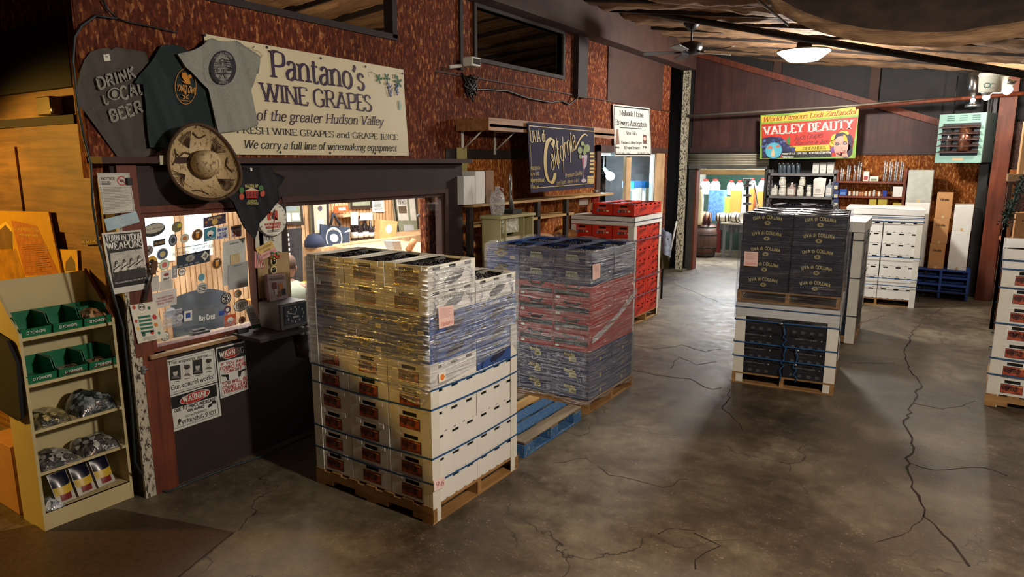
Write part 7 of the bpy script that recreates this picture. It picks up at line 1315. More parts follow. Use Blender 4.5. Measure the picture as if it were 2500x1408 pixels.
def item(kind, name, label, cat, r, mat, grp, base=None, y=YS+.04, dep=.14, lab=None):
    a, b = AY(*fy(r[0], r[3]), y), AY(*fy(r[2], r[1]), y); x0, x1, z0, z1_ = a.x, b.x, a.z, b.z
    if base is not None: z0 = base+.001
    w_, h_ = x1-x0, z1_-z0; c = Vector(((x0+x1)/2, y+min(dep, w_)/2, z0)); root = thing(name, label, cat, c, 0, grp); m = M()
    if kind == 'box': m.bbox((x0, y, z0), (x1, y+dep, z1_), mat, .004); part('carton', m, root)
    elif kind == 'jar':
        r_ = w_/2; m.lathe([(.001, 0), (r_*.92, 0), (r_, h_*.06), (r_, h_*.62), (r_*.8, h_*.74), (r_*.8, h_*.78)], mat, c, 14); part('jar_body', m, root); m = M(); m.lathe([(r_*.86, h_*.78), (r_*.86, h_*.98), (.001, h_)], WHITE, c, 14); part('lid', m, root)
    elif kind == 'jug':
        m.bbox((x0, y, z0), (x1, y+min(w_, .13), z0+h_*.66), mat, w_*.15); part('jug_body', m, root); m = M(); cc = c; m.lathe([(w_*.36, h_*.62), (w_*.16, h_*.84), (w_*.14, h_*.86)], mat, cc, 10); m.tube([cc+Vector((w_*.12, 0, h_*.82)), cc+Vector((w_*.36, 0, h_*.84)), cc+Vector((w_*.40, 0, h_*.62))], w_*.06, mat, 6); part('neck_and_handle', m, root); m = M(); m.lathe([(w_*.15, h_*.86), (w_*.15, h_*.99), (.001, h_)], WHITE, cc, 10); part('cap', m, root)
    elif kind == 'pouch':
        for s in (1, -1): m.grid(lambda u, v: Vector((x0+w_*(u+(v-.5)*.08*(1-2*u)*-1), y+.03-s*.03*math.sin(PI*u)*math.sin(PI*min(1, v*1.0+.05))**.5, z0+h_*v*(1-.03*math.sin(9*u)*v))), 8, 8, mat)
        part('pouch_body', m, root)
    elif kind == 'tube':
        n = max(2, int(w_/.045))
        for k in range(n): m.tube([(x0+w_*(k+.5)/n, y+.03, z0), (x0+w_*(k+.5)/n+.01*math.sin(k), y+.035, z1_-.03*abs(math.sin(k*2.2)))], w_/n*.42, mat, 7)
        part('tubes', m, root)
    if lab:
        p = Panel((x0+w_*.15, y-.006 if kind != 'jar' else c.y-w_/2-.006, z0+h_*.52), (x1-w_*.15, y-.006 if kind != 'jar' else c.y-w_/2-.006, z0+h_*.52), (x1-w_*.15, y-.006 if kind != 'jar' else c.y-w_/2-.006, z0+h_*.12), (x0+w_*.15, y-.006 if kind != 'jar' else c.y-w_/2-.006, z0+h_*.12), lab, th=.004, base='paper_label'); p.lines(p.w*.1, p.h*.2, p.w*.9, p.h*.8, 3, GREY, .3); part('paper_label', p.parts['paper_label'], root); attach(p, root)
    return root
PT = mat_bag('clear_wrap', ('#8a8a8c', '#b8babc', '#e6e8ea')); JW = pm('#d2cfbd', .45, var=.03, key='jar_white'); SMK = pm('#46545c', .3, var=.4, scale=30)
on = ['leftmost', 'second', 'third', 'fourth', 'fifth', 'sixth', 'seventh', 'eighth']
for k, x in enumerate((195, 260, 335, 410, 490)): item('pouch', 'dark_pouch', '%s dark pouch with white top on the metal shelf top' % on[k], 'pouch', (x, 130, x+75, 275), SMK, 'dark pouches', zt, lab=None); m = M(); q = AY(*fy(x+28, 128), YS+.05); m.ball(q, .02, WHITE, 8, 5); r_ = C.objects[-1] if False else None; solo('tag', m, 'round white tag above the %s dark pouch' % on[k], 'tag', 'round white tags')
for k, r_ in enumerate(((765, 115, 880, 260), (884, 112, 1000, 258), (1006, 108, 1125, 255))): item('box', 'white_carton', '%s white carton on top of the metal shelf' % ['left', 'middle', 'right'][k], 'box', r_, WCARD, 'white cartons on the metal shelf', zt, lab=WHITE)
for k, (kd, nm, lb, r_, mt, sh_) in enumerate((('jug', 'jug', 'small cream jug at the left of the metal shelf', (80, 480, 190, 650), JW, 1), ('jar', 'jar', 'lower white jar of the left stack', (195, 490, 330, 650), JW, 1), ('jug', 'jug', 'pinkish translucent jug right of the stacked jars', (338, 445, 490, 645), pm('#b9a29a', .4), 1), ('jar', 'jar', 'lower white jar of the middle stack', (500, 495, 620, 645), JW, 1), ('jar', 'jar', 'lower small jar of the small stack', (655, 570, 745, 648), JW, 1), ('pouch', 'powder_bag', 'large white powder bag on the metal shelf', (768, 365, 985, 645), WHITE, 1), ('jug', 'jug', 'clear gallon jug at the right of the metal shelf', (975, 390, 1110, 645), pm('#aab0b4', .25), 1))): item(kd, nm, lb, nm.replace('_', ' '), r_, mt, 'containers on the metal shelf', z2_, lab=WHITE)
for nm, r_ in (('upper white jar of the left stack', (200, 350, 325, 492)), ('upper grey-lidded jar of the middle stack', (535, 345, 650, 497)), ('upper small jar of the small stack', (662, 485, 745, 572))): item('jar', 'jar', nm, 'jar', r_, JW, 'containers on the metal shelf', lab=WHITE)
for k, r_ in enumerate(((1215, 200, 1285, 415), (1315, 150, 1400, 415), (1430, 150, 1485, 415), (1490, 95, 1585, 415))): item('tube', 'tube_bundle', 'clear wrapped tube bundle on the red shelf, %s from left' % on[k], 'tubes', r_, PT, 'wrapped tubes', zw1)
for k in range(4): item('tube', 'tube_bundle', 'tall clear wrapped bundle at the right of the red shelf, %s' % on[k], 'tubes', (1920+90*k, 82+8*(k % 2), 2008+90*k, 412), PT, 'wrapped tubes', zw1)
item('box', 'red_white_box', 'white box with red picture on the red shelf', 'box', (1597, 260, 1702, 420), WHITE, None, zw1, lab=RED); item('box', 'long_box', 'low cream box beside the red picture box', 'box', (1706, 340, 1855, 415), WHITE, None, zw1, lab=pm('#7a8a5a'))
item('box', 'blue_box', 'bright blue box at the left of the lower red shelf', 'box', (1205, 550, 1335, 660), pm('#1c4a9c', .4), None, zw2, lab=pm('#5a8ad0'))
for k, r_ in enumerate(((1350, 585, 1400, 660), (1425, 582, 1473, 660), (1479, 582, 1525, 660), (1538, 605, 1570, 660), (1576, 605, 1606, 660), (1625, 590, 1672, 655), (1685, 590, 1730, 660), (1840, 595, 1892, 660))): item('jar', 'small_tub', 'small pale tub on the lower red shelf, %s from left' % on[k], 'tub', r_, JW if k not in (3, 4) else pm('#c8845a'), 'small tubs on the red shelf', zw2)
item('jar', 'bottle', 'white bottle with teal base on the lower red shelf', 'bottle', (1758, 560, 1806, 660), pm('#c4d2d6'), None, zw2)
item('box', 'blue_carton', 'stacked dark blue cartons on the lower red shelf', 'box', (1915, 575, 2000, 655), pm('#1c2f8c'), None, zw2); item('tube', 'dark_bottle', 'slim dark bottle beside the white binder box', 'bottle', (2040, 465, 2082, 655), BLACK, None, zw2); item('box', 'binder_box', 'white three-slot box at the right of the lower red shelf', 'box', (2087, 510, 2258, 660), WHITE, None, zw2)
for k, r_ in enumerate(((1695, 710, 1825, 825), (1838, 710, 2003, 825), (2090, 782, 2240, 830))): item('box', 'yellow_red_box', ['yellow box with red lid under the red shelf, left', 'yellow box with red lid under the red shelf, middle', 'low yellow box under the red shelf, right'][k], 'box', r_, pm('#b8a03a'), 'yellow boxes', 1.301, lab=pm('#8a1c28') if k < 2 else None)
for k in range(3): item('box', 'packet', ['hanging strip packet by the metal post, top', 'hanging strip packet by the metal post, middle', 'hanging strip packet by the metal post, bottom'][k], 'packet', (1108, 432+142*k, 1200, 560+142*k), pm('#2a3a6c'), 'hanging packets', y=YS-.03, dep=.02, lab=pm('#d8cfa0'))
# tall cartons on stacked blue pallets
PB = mat_chipped('dark_blue_pallet', '#1c3f8a', '#2c2e34', .66)
for k in range(4): pallet(.25, 14.1, .86, .8, 0, 'dark blue pallet in the stack under the carboy boxes, %s' % ['lowest', 'second', 'third', 'topmost'][k], along='x' if False else 'y', h=.13, wood=PB if k != 0 else BROWN, woody=PB, z=.132*k, name='blue_pallet', group='stacked dark blue pallets', nm=5)
def carton(label, x0, x1, z0, z1, y, mat, txt=None, grp=None, lean=0, dep=.4):
    root = thing('carton', label, 'box', ((x0+x1)/2, y+dep/2, z0), 0, grp); m = M(); m.bbox((x0, y, z0), (x1, y+dep, z1), mat, .005); part('box', m, root); m = M(); m.box(((x0+x1)/2-.02, y-.001, z0+.002), ((x0+x1)/2+.02, y+.002, z0+.05), pm('#c8a878', .3)); m.box((x0+.004, y+dep/2-.02, z1), (x1-.004, y+dep/2+.02, z1+.001), pm('#c8a878', .3)); part('tape', m, root)
    if txt: p = Panel((x0, y-.001, z1), (x1, y-.001, z1), (x1, y-.001, z0), (x0, y-.001, z0), mat, th=.0004); p.text(txt, p.w*.5, p.h*.74, p.h*.08, INK, 'k', p.w*.55); attach(p, root)
xw = lambda px, py, y=14.3: AY(px, py, y).x
zq = lambda px, py, y=14.3: AY(px, py, y).z
for k in range(3): carton('brown 6 Gal carboy carton, %s of three stacked' % ['lowest', 'middle', 'topmost'][k], -.40+.012*k, -.16+.012*k, .531+.45*k, .531+.45*k+.449, 14.2, CARD, '6 Gal carboy', 'brown carboy cartons', dep=.35)
carton('tall white carton leaning right of the brown cartons', -.10, .18, .531, 1.22, 14.2, WCARD); carton('white carton standing on the tall white carton', -.095, .185, 1.221, 1.68, 14.2, WCARD)
for k in range(3): carton('pale foam block stacked behind the white load, %s' % ['lowest', 'middle', 'topmost'][k], -.86, -.47, .531+.58*k, .531+.58*k+.579, 14.35, [WCARD, WCARD, pm('#a9a99e', .7)][k], None, 'foam blocks', dep=.4)
pallet(-.40, 14.32, .5, .55, 0, 'dark pallet stack under the foam blocks', along='y', h=.53, wood=BROWN, woody=BROWN, nm=4)
# Valley Beauty banner
yb = 14.55; LMG = pm('#7fa83a', .5, key='lime'); p = YPanel((1857, 281), (2097, 264), (2088, 386), (1855, 388), yb, LMG, th=.002); p.lay = .003
zv = zc(1840, 260, .108); VR = pm('#c02a1a', .5, var=.05, key='valley_red'); VY = pm('#d2b83a', .5, var=.05, key='valley_yellow'); VN = pm('#20244a', .5, var=.3, scale=20, key='valley_navy')
p.pp([zv(*q) for q in ((180, 215), (700, 240), (1200, 140), (1700, 130), (2340, 50), (2335, 240), (1200, 320), (180, 365))], VY, 1); p.pp([zv(*q) for q in ((180, 405), (1200, 355), (2325, 285), (2215, 1100), (1700, 1140), (190, 1175))], VR, 1)
p.tp('World Famous Lodi Zinfandel', zv(205, 348), zv(2270, 220), zv(200, 250), pm('#a82a14'), 'si', 'lettering', 3); p.tp('VALLEY BEAUTY', zv(225, 640), zv(2230, 530), zv(215, 465), pm('#d8d2c8'), 'sb', 'lettering', 3); p.tp('Juice Grapes', zv(915, 770), zv(1550, 710), zv(910, 660), pm('#3a1414'), 'sc', 'lettering', 3); p.tp('Raisins a Jus', zv(930, 880), zv(1660, 845), zv(925, 790), pm('#3a1414'), 'sc', 'lettering', 3)
p.pp([zv(*q) for q in ((780, 905), (1700, 870), (1730, 1000), (960, 1010))], VY, 2); p.tp('ZINFANDEL', zv(1095, 985), zv(1630, 965), zv(1090, 930), INK, 'l', 'lettering', 4); p.pp([zv(*q) for q in ((640, 1020), (1760, 1000), (1760, 1140), (640, 1170))], BLACK, 2)
for a, b, c_, t in (((650, 1090), (940, 1080), (650, 1055), 'PRODUCT OF U.S.A.'), ((975, 1080), (1200, 1072), (975, 1040), 'U.S. NO. 1 JUICE'), ((1255, 1070), (1740, 1055), (1255, 1030), 'NET WT/POIDS NET 36 lb/16.33 kg'), ((650, 1165), (910, 1160), (650, 1130), 'PRODUIT DES E.-U.')): p.tp(t, zv(*a), zv(*b), zv(*c_), WHITE, 'k', 'lettering', 4)
rn = random.Random(6)
p.pp([zv(*q) for q in ((190, 720), (400, 680), (640, 720), (760, 860), (960, 930), (900, 1010), (640, 1060), (600, 1160), (190, 1170))], VN, 2)
for k in range(40): x, y = rn.uniform(200, 700), rn.uniform(720, 1000); p.el(zv(x, y), 3.2, 3.2, [VN, pm('#34407a'), pm('#5a6aa0')][k % 3], 3+k % 2, 'grape_print', 9)
for q in ((870, 950), (780, 930), (900, 990)): p.el(zv(*q), 4, 3.4, pm('#34407a'), 3, 'grape_print', 9)
p.pp([zv(*q) for q in ((735, 760), (800, 680), (830, 740), (810, 860), (760, 860))], pm('#3f7a3a'), 3); a = p.uv(*zv(455, 995)); p.ell(a[0], a[1], .17, .17, pm('#5ab0c4', .4), 6, 26, 'round_logo'); p.ring(a[0], a[1], .17, .17, .012, pm('#2a5a7c'), 7, 26, 'round_logo')
p.pp([zv(*q) for q in ((290, 950), (380, 880), (450, 940), (390, 950))], pm('#c86a4a'), 7, 'round_logo'); p.pp([zv(*q) for q in ((500, 900), (590, 870), (600, 920), (520, 930))], pm('#c86a4a'), 7, 'round_logo'); p.pp([zv(*q) for q in ((400, 1060), (440, 930), (490, 1060), (480, 1130), (400, 1130))], pm('#c8b08a'), 7, 'round_logo')
SKN = pm('#d89a8a', .5, key='print_skin'); HR = pm('#2a1838', .5)
def el2(c, rx, ry, mt, l, n=22, rot=0):
    a = p.uv(*zv(*c)); s = p.uv(*zv(c[0]+rx, c[1])); t = p.uv(*zv(c[0], c[1]+ry)); X, Y = abs(s[0]-a[0]), abs(t[1]-a[1]); p.poly([(a[0]+X*math.cos(2*PI*k/n)*math.cos(rot)-Y*math.sin(2*PI*k/n)*math.sin(rot), a[1]+X*math.cos(2*PI*k/n)*math.sin(rot)+Y*math.sin(2*PI*k/n)*math.cos(rot)) for k in range(n)], mt, l, 'portrait')
el2((1990, 830), 250, 230, HR, 5); el2((2080, 1010), 150, 150, HR, 5); el2((1840, 760), 110, 120, VY, 6); el2((2020, 640), 120, 60, VY, 6); el2((1770, 850), 60, 70, VY, 6); el2((1790, 980), 60, 60, pm('#7a4a8a'), 6)
el2((1970, 900), 165, 225, SKN, 7); p.pp([zv(*q) for q in ((1860, 1000), (2080, 1000), (2140, 1135), (1860, 1135))], SKN, 7, 'portrait'); p.pp([zv(*q) for q in ((1800, 800), (1900, 700), (1990, 690), (2140, 800), (2170, 700), (2000, 610), (1850, 640))], HR, 8, 'portrait'); el2((2060, 740), 40, 90, pm('#c8a83a'), 9, 14, .4)
for x, y in ((1885, 865), (2060, 850)): el2((x, y), 48, 26, HR, 9, 14); el2((x, y), 22, 14, WHITE, 10, 12); el2((x, y), 10, 12, HR, 11, 8)
p.pp([zv(*q) for q in ((1835, 825), (1930, 815), (1930, 828), (1835, 838))], HR, 9, 'portrait'); p.pp([zv(*q) for q in ((2010, 812), (2110, 800), (2110, 812), (2010, 826))], HR, 9, 'portrait'); p.pp([zv(*q) for q in ((1965, 960), (2000, 955), (1985, 975))], pm('#a85a5a'), 9, 'portrait'); el2((1985, 1028), 55, 17, pm('#b83a4a'), 9, 14); el2((1985, 1020), 40, 5, WHITE, 10, 10)
p.done('banner', 'red and yellow VALLEY BEAUTY banner hanging from the pipe', 'banner')
# pipe, duct, heater, bucket, bulbs
m = M(); m.tube([AY(1678, 283, 14.6), AY(1990, 264, 14.6), AY(2365, 238, 14.4)], .028, pm('#8a8070', .5, .4), 8); m.tube([AY(2090, 262, 14.55), AY(2500, 228, 14.2)], .035, TIMBER, 8); struct('trim_pipe', m)
root = thing('duct', 'shiny metal flue rising to the roof above the heater', 'duct', AY(2376, 262, 14.7)); a, b = AY(2376, 262, 14.7), AY(2380, 140, 14.7); m = M(); m.tube([a, b], .11, pm('#9a9690', .2, .95), 16); part('flue', m, root); m = M(); m.tube([a, a+Vector((0, 0, .05))], .13, STEEL, 16); part('collar', m, root)
HT = pm('#7fa394', .45, var=.10, scale=6, key='heater_green'); HR_ = pm('#4c3430', .5, .2, key='louvre'); hl = AY(2292, 275, 14.1); w_, h_, d_ = .74, .83, .55; c = Vector((-.13, 14.28, 2.40)); RZ = math.radians(-24)
root = thing('unit_heater', 'pale green industrial unit heater with brown louvres hung on the end wall', 'heater', c, RZ)
def hb(nm, *bs): m = M(); [m.box(*b) for b in bs]; return part(nm, m, root, world=False)
m = M(); m.bbox((-w_/2, 0, 0), (w_/2, d_, h_), pm('#4f5c58', .5, .3), .015); part('casing', m, root, world=False)
hb('front_frame', ((-w_/2, -.02, 0), (w_/2, 0, .12), HT), ((-w_/2, -.02, h_-.16), (w_/2, 0, h_), HT), ((-w_/2, -.02, .12), (-w_/2+.07, 0, h_-.16), HT), ((w_/2-.07, -.02, .12), (w_/2, 0, h_-.16), HT)); hb('cavity', ((-w_/2+.07, -.004, .12), (w_/2-.07, .0, h_-.16), BLACK))
m = M(); m.tube([(-.18, -.006, .2), (-.18, -.006, .62)], .06, pm('#6e6a66', .25, .8), 10); m.tube([(.08, -.01, .2), (.08, -.01, .62)], .11, pm('#8a5a44', .25, .8), 12); part('heat_tubes', m, root, world=False)
for k in range(5): zz = .16+.105*k; m = M(); m.prism([(-w_/2+.06, -.02, zz+.05), (w_/2-.06, -.02, zz+.05), (w_/2-.04, -.12, zz+.015), (-w_/2+.04, -.12, zz+.015)], (0, 0, -.008), HR_); part('louvre', m, root, world=False)
for i in range(3):
    for k in range(3): hb('vent_slot', ((-.24+.20*i, -.026, h_-.045-.035*k), (-.12+.20*i, -.019, h_-.03-.035*k), pm('#3f6a5c')))
hb('nameplate', ((-.09, -.024, .04), (.09, -.019, .08), pm('#c8a880'))); 
for x in (-.3, .3): m = M(); m.tube([(x, .3, h_), (x, .3, 1.5)], .012, BLACK, 6); part('hanger_rod', m, root, world=False)
ct = AY(2428, 181, 12.9); cb = AY(2418, 226, 12.9); root = thing('bucket', 'white plastic pail hanging upside up beneath the roof, tilted', 'bucket', cb); ax = (ct-cb).normalized(); Q = Vector((0, 0, 1)).rotation_difference(ax).to_matrix(); L_ = (ct-cb).length
m = M(); m.lathe([(.001, 0), (.16, 0), (.19, L_*.85), (.2, L_*.86), (.2, L_*.9), (.19, L_*.92), (.2, L_)], JW, cb, 20, Q); part('pail', m, root); m = M(); m.tube([cb+Q @ Vector((.2*math.cos(t), .2*math.sin(t), L_*.9+.14*math.sin(t))) for t in [PI*k/12 for k in range(13)]], .005, STEEL, 5); part('bail_handle', m, root); p = Panel(*[cb+Q @ Vector(q) for q in ((-.12, -.205, L_*.5), (.0, -.205, L_*.5), (.0, -.195, L_*.15), (-.12, -.195, L_*.15))], JW, th=.001); p.ring(p.w/2, p.h/2, p.w*.4, p.h*.4, .012, pm('#2f7a6a'), 1); attach(p, root)
for i, (px, py, e) in enumerate(((2459, 219, 60), (2408, 237, 25), (2375, 245, 20))):
    c = AY(px, py, 13.0 if i < 2 else 13.9); root = thing('bulb_lamp', ['bright bare bulb at the upper right', 'small lamp with reflector left of the bright bulb', 'small vertical bulb below the metal flue'][i], 'lamp', c); part('bulb', bulb(c, [.07, .05, .035][i], e, '#fff6e0'), root); m = M(); m.lathe([(.05, .04), (.11, .12), (.03, .16)] if i < 2 else [(.03, .03), (.03, .12)], STEEL, c, 14, Matrix.Rotation(.6 if i == 1 else 0, 3, 'X')); part('holder', m, root)
# high bay lamp
c = Vector((-2.25, 11.5, 3.94)); root = thing('high_bay_lamp', 'large round glowing ceiling lamp under the roof', 'lamp', c); LE = pm('#fff4da', .3, var=0, emit=9, key='lamp_lens')
m = M(); m.lathe([(.001, 0), (.22, 0), (.385, .13)], LE, c, 36); part('lens', m, root); m = M(); m.lathe([(.39, .128), (.395, .145), (.2, .17), (.11, .2), (.11, .26), (.05, .29), (.001, .29)], pm('#6a5c4a', .4, .5), c, 30); part('housing', m, root); m = M(); m.tube([c+Vector((0, 0, .28)), c+Vector((0, 0, .33))], .02, BLACK, 6); part('stem', m, root)
# ceiling fan
c = AY(1687, 118, 10.3); root = thing('ceiling_fan', 'dark ceiling fan hanging on a rod near the column', 'fan', c); top = Vector((c.x, c.y, roofz(c.x)-.05))
m = M(); m.tube([c+Vector((0, 0, .06)), top], .013, BLACK, 8); part('rod', m, root); m = M(); m.lathe([(.001, -.10), (.13, -.08), (.17, 0), (.16, .07), (.05, .1)], pm('#1f1b1c', .4), c, 20); part('motor', m, root); m = M(); m.lathe([(.06, -.12), (.13, -.03), (.1, 0), (.001, 0)], BLACK, top, 16); part('canopy', m, root)
for k, a in enumerate((-.25, .95, 2.2, 3.5, 4.7)):
    R = Matrix.Translation(c+Vector((0, 0, -.06))) @ Matrix.Rotation(a, 4, 'Z') @ Matrix.Rotation(.2, 4, 'X'); m = M(); m.box((.14, -.02, -.008), (.24, .02, .008), BLACK, R); m.prism([R @ Vector(q) for q in ((.22, -.05, 0), (.66, -.075, 0), (.70, -.04, 0), (.70, .04, 0), (.66, .075, 0), (.22, .05, 0))], (0, 0, .008), pm('#5a5650', .5)); part('blade', m, root)
# security light and cables on the left wall
c = AX(1140, 152, XA+.25); root = thing('security_light', 'small white flood light on a bracket high on the left wall', 'light', AX(1100, 163, XU+.02)); m = M(); m.bbox(AX(1097, 170, XU+.02)-Vector((.0, .03, 0)), AX(1102, 155, XU+.02)+Vector((.03, .0, 0)), WHITE, .004) if False else m.tube([AX(1098, 163, XU+.02), AX(1130, 160, XA+.2)], .02, WHITE, 8); part('arm', m, root)
m = M(); m.bbox(c+Vector((-.02, -.06, -.05)), c+Vector((.12, .10, .05)), JW, .012); part('lamp_head', m, root); m = M(); m.box(c+Vector((.121, -.04, -.03)), c+Vector((.125, .08, .03)), pm('#20303a', .1)); part('front_glass', m, root)
m = M(); m.tube([AX(1128, 178, XA+.03), AX(1140, 205, XA+.05), AX(1158, 218, XA+.05), AX(1185, 218, XA+.03), AX(1240, 222, XA+.03), AX(1290, 240, XA+.03), AX(1345, 250, XA+.03), AX(1372, 246, XA+.03), AX(1390, 255, XA+.03), AX(1408, 240, XA+.08), AX(1412, 235, XA+.1)], .013, BLACK, 6)
solo('cable', m, 'black cable sagging across the far chipboard wall', 'cable'); m = M(); rn = random.Random(3); q = AX(1150, 212, XA+.06)
m.tube([q+Vector((.03*math.sin(k), .14*math.sin(k*1.9)*rn.uniform(.5, 1), .16*math.cos(k*1.3)*rn.uniform(.5, 1))) for k in range(26)], .012, BLACK, 6); solo('cable_coil', m, 'tangle of black cable under the flood light', 'cable')
m = M(); m.tube([AX(1062, 175, XA+.02), AX(1062, 260, XA+.02), AX(1062, 390, XA+.02)], .007, BROWN2, 6); solo('cable', m, 'thin brown wire running straight down beside the long banner', 'cable')
m = M(); m.tube([AX(250, 0, XU+.03), AX(262, 22, XU+.03), AX(285, 45, XU+.04), AX(235, 38, XU+.03), AX(200, 62, XU+.03), AX(182, 90, XU+.03), AX(178, 150, XU+.04), AX(190, 260, XU+.04), AX(205, 340, XO+.06), AX(222, 400, XO+.14), AX(226, 500, XO+.05), AX(240, 590, XO+.05), AX(300, 800, XO+.07), AX(322, 1000, XO+.07), AX(330, 1130, XO+.07), AZ(365, 1190, .02), AZ(410, 1200, .012), AZ(470, 1175, .012), AZ(560, 1140, .012), AZ(640, 1113, .012), AZ(760, 1060, .012)], .0075, pm('#1d2b30', .5, key='cable_teal'), 7)
solo('cable', m, 'long dark cable running down the left corner and along the floor', 'cable'); m = M(); m.tube([AX(285, 45, XU+.03), AX(320, 55, XU+.03), AX(370, 65, XU+.03), AX(432, 79, XU+.03)], .006, BLACK, 5); solo('cable', m, 'short thin wire stapled above the shirts', 'cable')
m = M(); m.tube([AX(430, 80, XU+.03)+Vector((.01, 0, 0)), AX(300, 395, XU+.12), AX(300, 415, XO+.12), AX(330, 425, XO+.12), AX(365, 412, XO+.12), AX(368, 398, XO+.11)], .004, BLACK, 5)
# ================================================================== RIGHT EDGE SHELVING
xr_ = .52; YR = 11.9
ru = thing('shelf_unit', 'orange plank shelving at the right edge behind the white load', 'shelving', (.9, YR+.3, 0)); OW_ = mat_wood('orange_plank', '#8a4a1c', '#b9702c', 'z')
m = M(); m.box((xr_, YR, 0), (xr_+.10, YR+.04, 1.75), OW_); part('upright', m, ru); m = M(); m.box((xr_+.02, YR+.5, 0), (xr_+.10, YR+.56, 2.3), OW_); part('upright', m, ru); m = M(); m.box((xr_-.01, YR, 2.14), (2.0, YR+.6, 2.24), pm('#8a6a44', .6, var=.15)); part('top_plank', m, ru); m = M(); m.box((xr_, YR, 1.28), (2.0, YR+.6, 1.32), OW_); part('plank', m, ru); m = M(); m.box((xr_, YR, 0), (xr_+.05, YR+.04, 2.14), BROWN2); part('upright', m, ru)
carton('brown 6 Gal carton on the right-edge shelf, front', .66, 1.0, 1.321, 1.70, YR+.02, CARD, '6 Gal carboy', 'cartons at the right edge'); carton('brown carton on the right-edge shelf, on top of the front one', .78, 1.14, 1.701, 2.02, YR+.1, CARD, None, 'cartons at the right edge')
for k in range(3): carton('upright brown carton on the top plank at right, %s' % ['first', 'second', 'third'][k], .62+.17*k, .775+.17*k, 2.241, 2.98, YR+.1, pm('#b58a58', .75, var=.06), None, 'upright cartons on the top plank')
m = M(); rn = random.Random(9); path = [Vector((xr_+.02, YR-.05, 1.55)), Vector((xr_+.06, YR-.05, 1.75)), Vector((xr_+.10, YR-.05, 1.95)), Vector((xr_+.16, YR-.05, 2.16)), Vector((xr_+.3, YR-.05, 2.20)), Vector((xr_+.7, YR-.05, 2.17)), Vector((xr_+1.2, YR-.05, 2.19))]; GA = pm('#26382c', .7, var=.4, scale=20, key='garland')
m.tube(path, .02, GA, 5)
for k in range(700):
    t = rn.uniform(0, len(path)-1.001); i = int(t); q = path[i].lerp(path[i+1], t-i); d = Vector((rn.gauss(0, .035), rn.gauss(0, .03), rn.gauss(0, .035))); e = d.normalized()*.035; s = d.cross(Vector((rn.random(), rn.random(), rn.random()))).normalized()*.011
    m.add([q+d-s, q+d+e, q+d+s, q+d-e*.4], [(0, 1, 2, 3)], GA)
solo('garland', m, 'dark green leafy garland draped over the right-edge shelf', 'garland')
# ================================================================== STORE ROOM SEEN THROUGH THE ROLL-UP DOOR
zs = zc(1640, 380, .1989); Y9 = 19.2
m = M(); a = AY(*zs(305, 478), Y9); b = AY(*zs(1150, 478), Y9); m.box((-6.4, Y9-.1, 0), (-1.7, Y9+.6, a.z), pm('#22382e', .6)); solo('store_shelf', m, 'dark green cupboard under the white jugs in the store room', 'shelf'); zj = a.z
def wjug(cx, w_, top, label, y=Y9, mat=None, zb=None, capm=RED):
    a = AY(*zs(cx, top), y); r_ = abs(AY(*zs(cx+w_/2, top), y).x-a.x); z0 = zb if zb is not None else zj+.001; h_ = a.z-z0; c = Vector((a.x, y+.1, z0)); root = thing('water_jug', label, 'jug', c, 0, 'plastic jugs in the store room'); mt = mat or pm('#b9c6ca', .3, var=.04, key='jug_plastic')
    m = M(); m.lathe([(.001, 0), (r_*.9, 0), (r_, h_*.08), (r_, h_*.62), (r_*.8, h_*.78), (r_*.45, h_*.88)], mt, c, 16, None, 1, .8); part('jug_body', m, root); m = M(); m.lathe([(r_*.48, h_*.87), (r_*.48, h_*.98), (.001, h_)], capm, c, 14); part('cap', m, root)
for cx, w_, t, l in ((405, 125, 285, 'white jug with red cap in the store room, first from left'), (525, 125, 283, 'white jug with red cap in the store room, second from left'), (722, 105, 302, 'white jug with red cap in the store room, third from left'), (826, 110, 302, 'white jug with red cap in the store room, fourth from left'), (985, 95, 275, 'white jug with red cap in the store room, fifth from left'), (1118, 125, 270, 'white jug with red cap in the store room, rightmost')): wjug(cx, w_, t, l)
tb = thing('work_table', 'long store room table crowded with supplies', 'table', (-3.9, 17.8, 0)); m = M(); m.box((-5.1, 17.4, .86), (-2.2, 18.2, .90), pm('#b0a898')); part('table_top', m, tb)
for x, y in ((-5.0, 17.45), (-2.3, 17.45), (-5.0, 18.1), (-2.3, 18.1)): m = M(); m.box((x-.03, y-.03, 0), (x+.03, y+.03, .86), GREY); part('leg', m, tb)
def sb(name, label, cat, x0, y0, x1, y1, y, mat, zb=None, grp=None, dep=.3): return boxat(name, label, cat, y, zs(x0, y1), zs(x1, y0), dep, mat, grp, 'y', .006, zb)
OC = pm('#d88a3c', .6, var=.08, key='orange_carton')
sb('blue_bucket', 'blue and white printed tub on the store table', 'tub', 450, 425, 640, 545, 17.8, pm('#5a8ac8', .5, var=.4, scale=14), .901)
sb('orange_carton', 'orange carton left of the bottling stand', 'carton', 720, 430, 860, 500, 17.85, OC, .901, 'orange cartons'); sb('orange_carton', 'tall orange carton right of the bottling stand', 'carton', 945, 400, 1010, 600, 17.8, OC, .901, 'orange cartons'); sb('orange_carton', 'large orange carton at the right door jamb', 'carton', 1045, 435, 1148, 560, 17.8, OC, .901, 'orange cartons')
sb('grey_carton', 'grey sloping carton above the orange cartons', 'carton', 1010, 372, 1150, 432, 18.02, pm('#8a8484'), .901, None, .15); sb('green_pack', 'bright green pack on the store table', 'package', 640, 512, 780, 550, 17.9, pm('#a8d848', .5), .901); sb('white_pack', 'striped white pack with red dots on the store table', 'package', 855, 430, 950, 560, 17.8, pm('#d8cfc4', .5, var=.3, scale=30), .901)
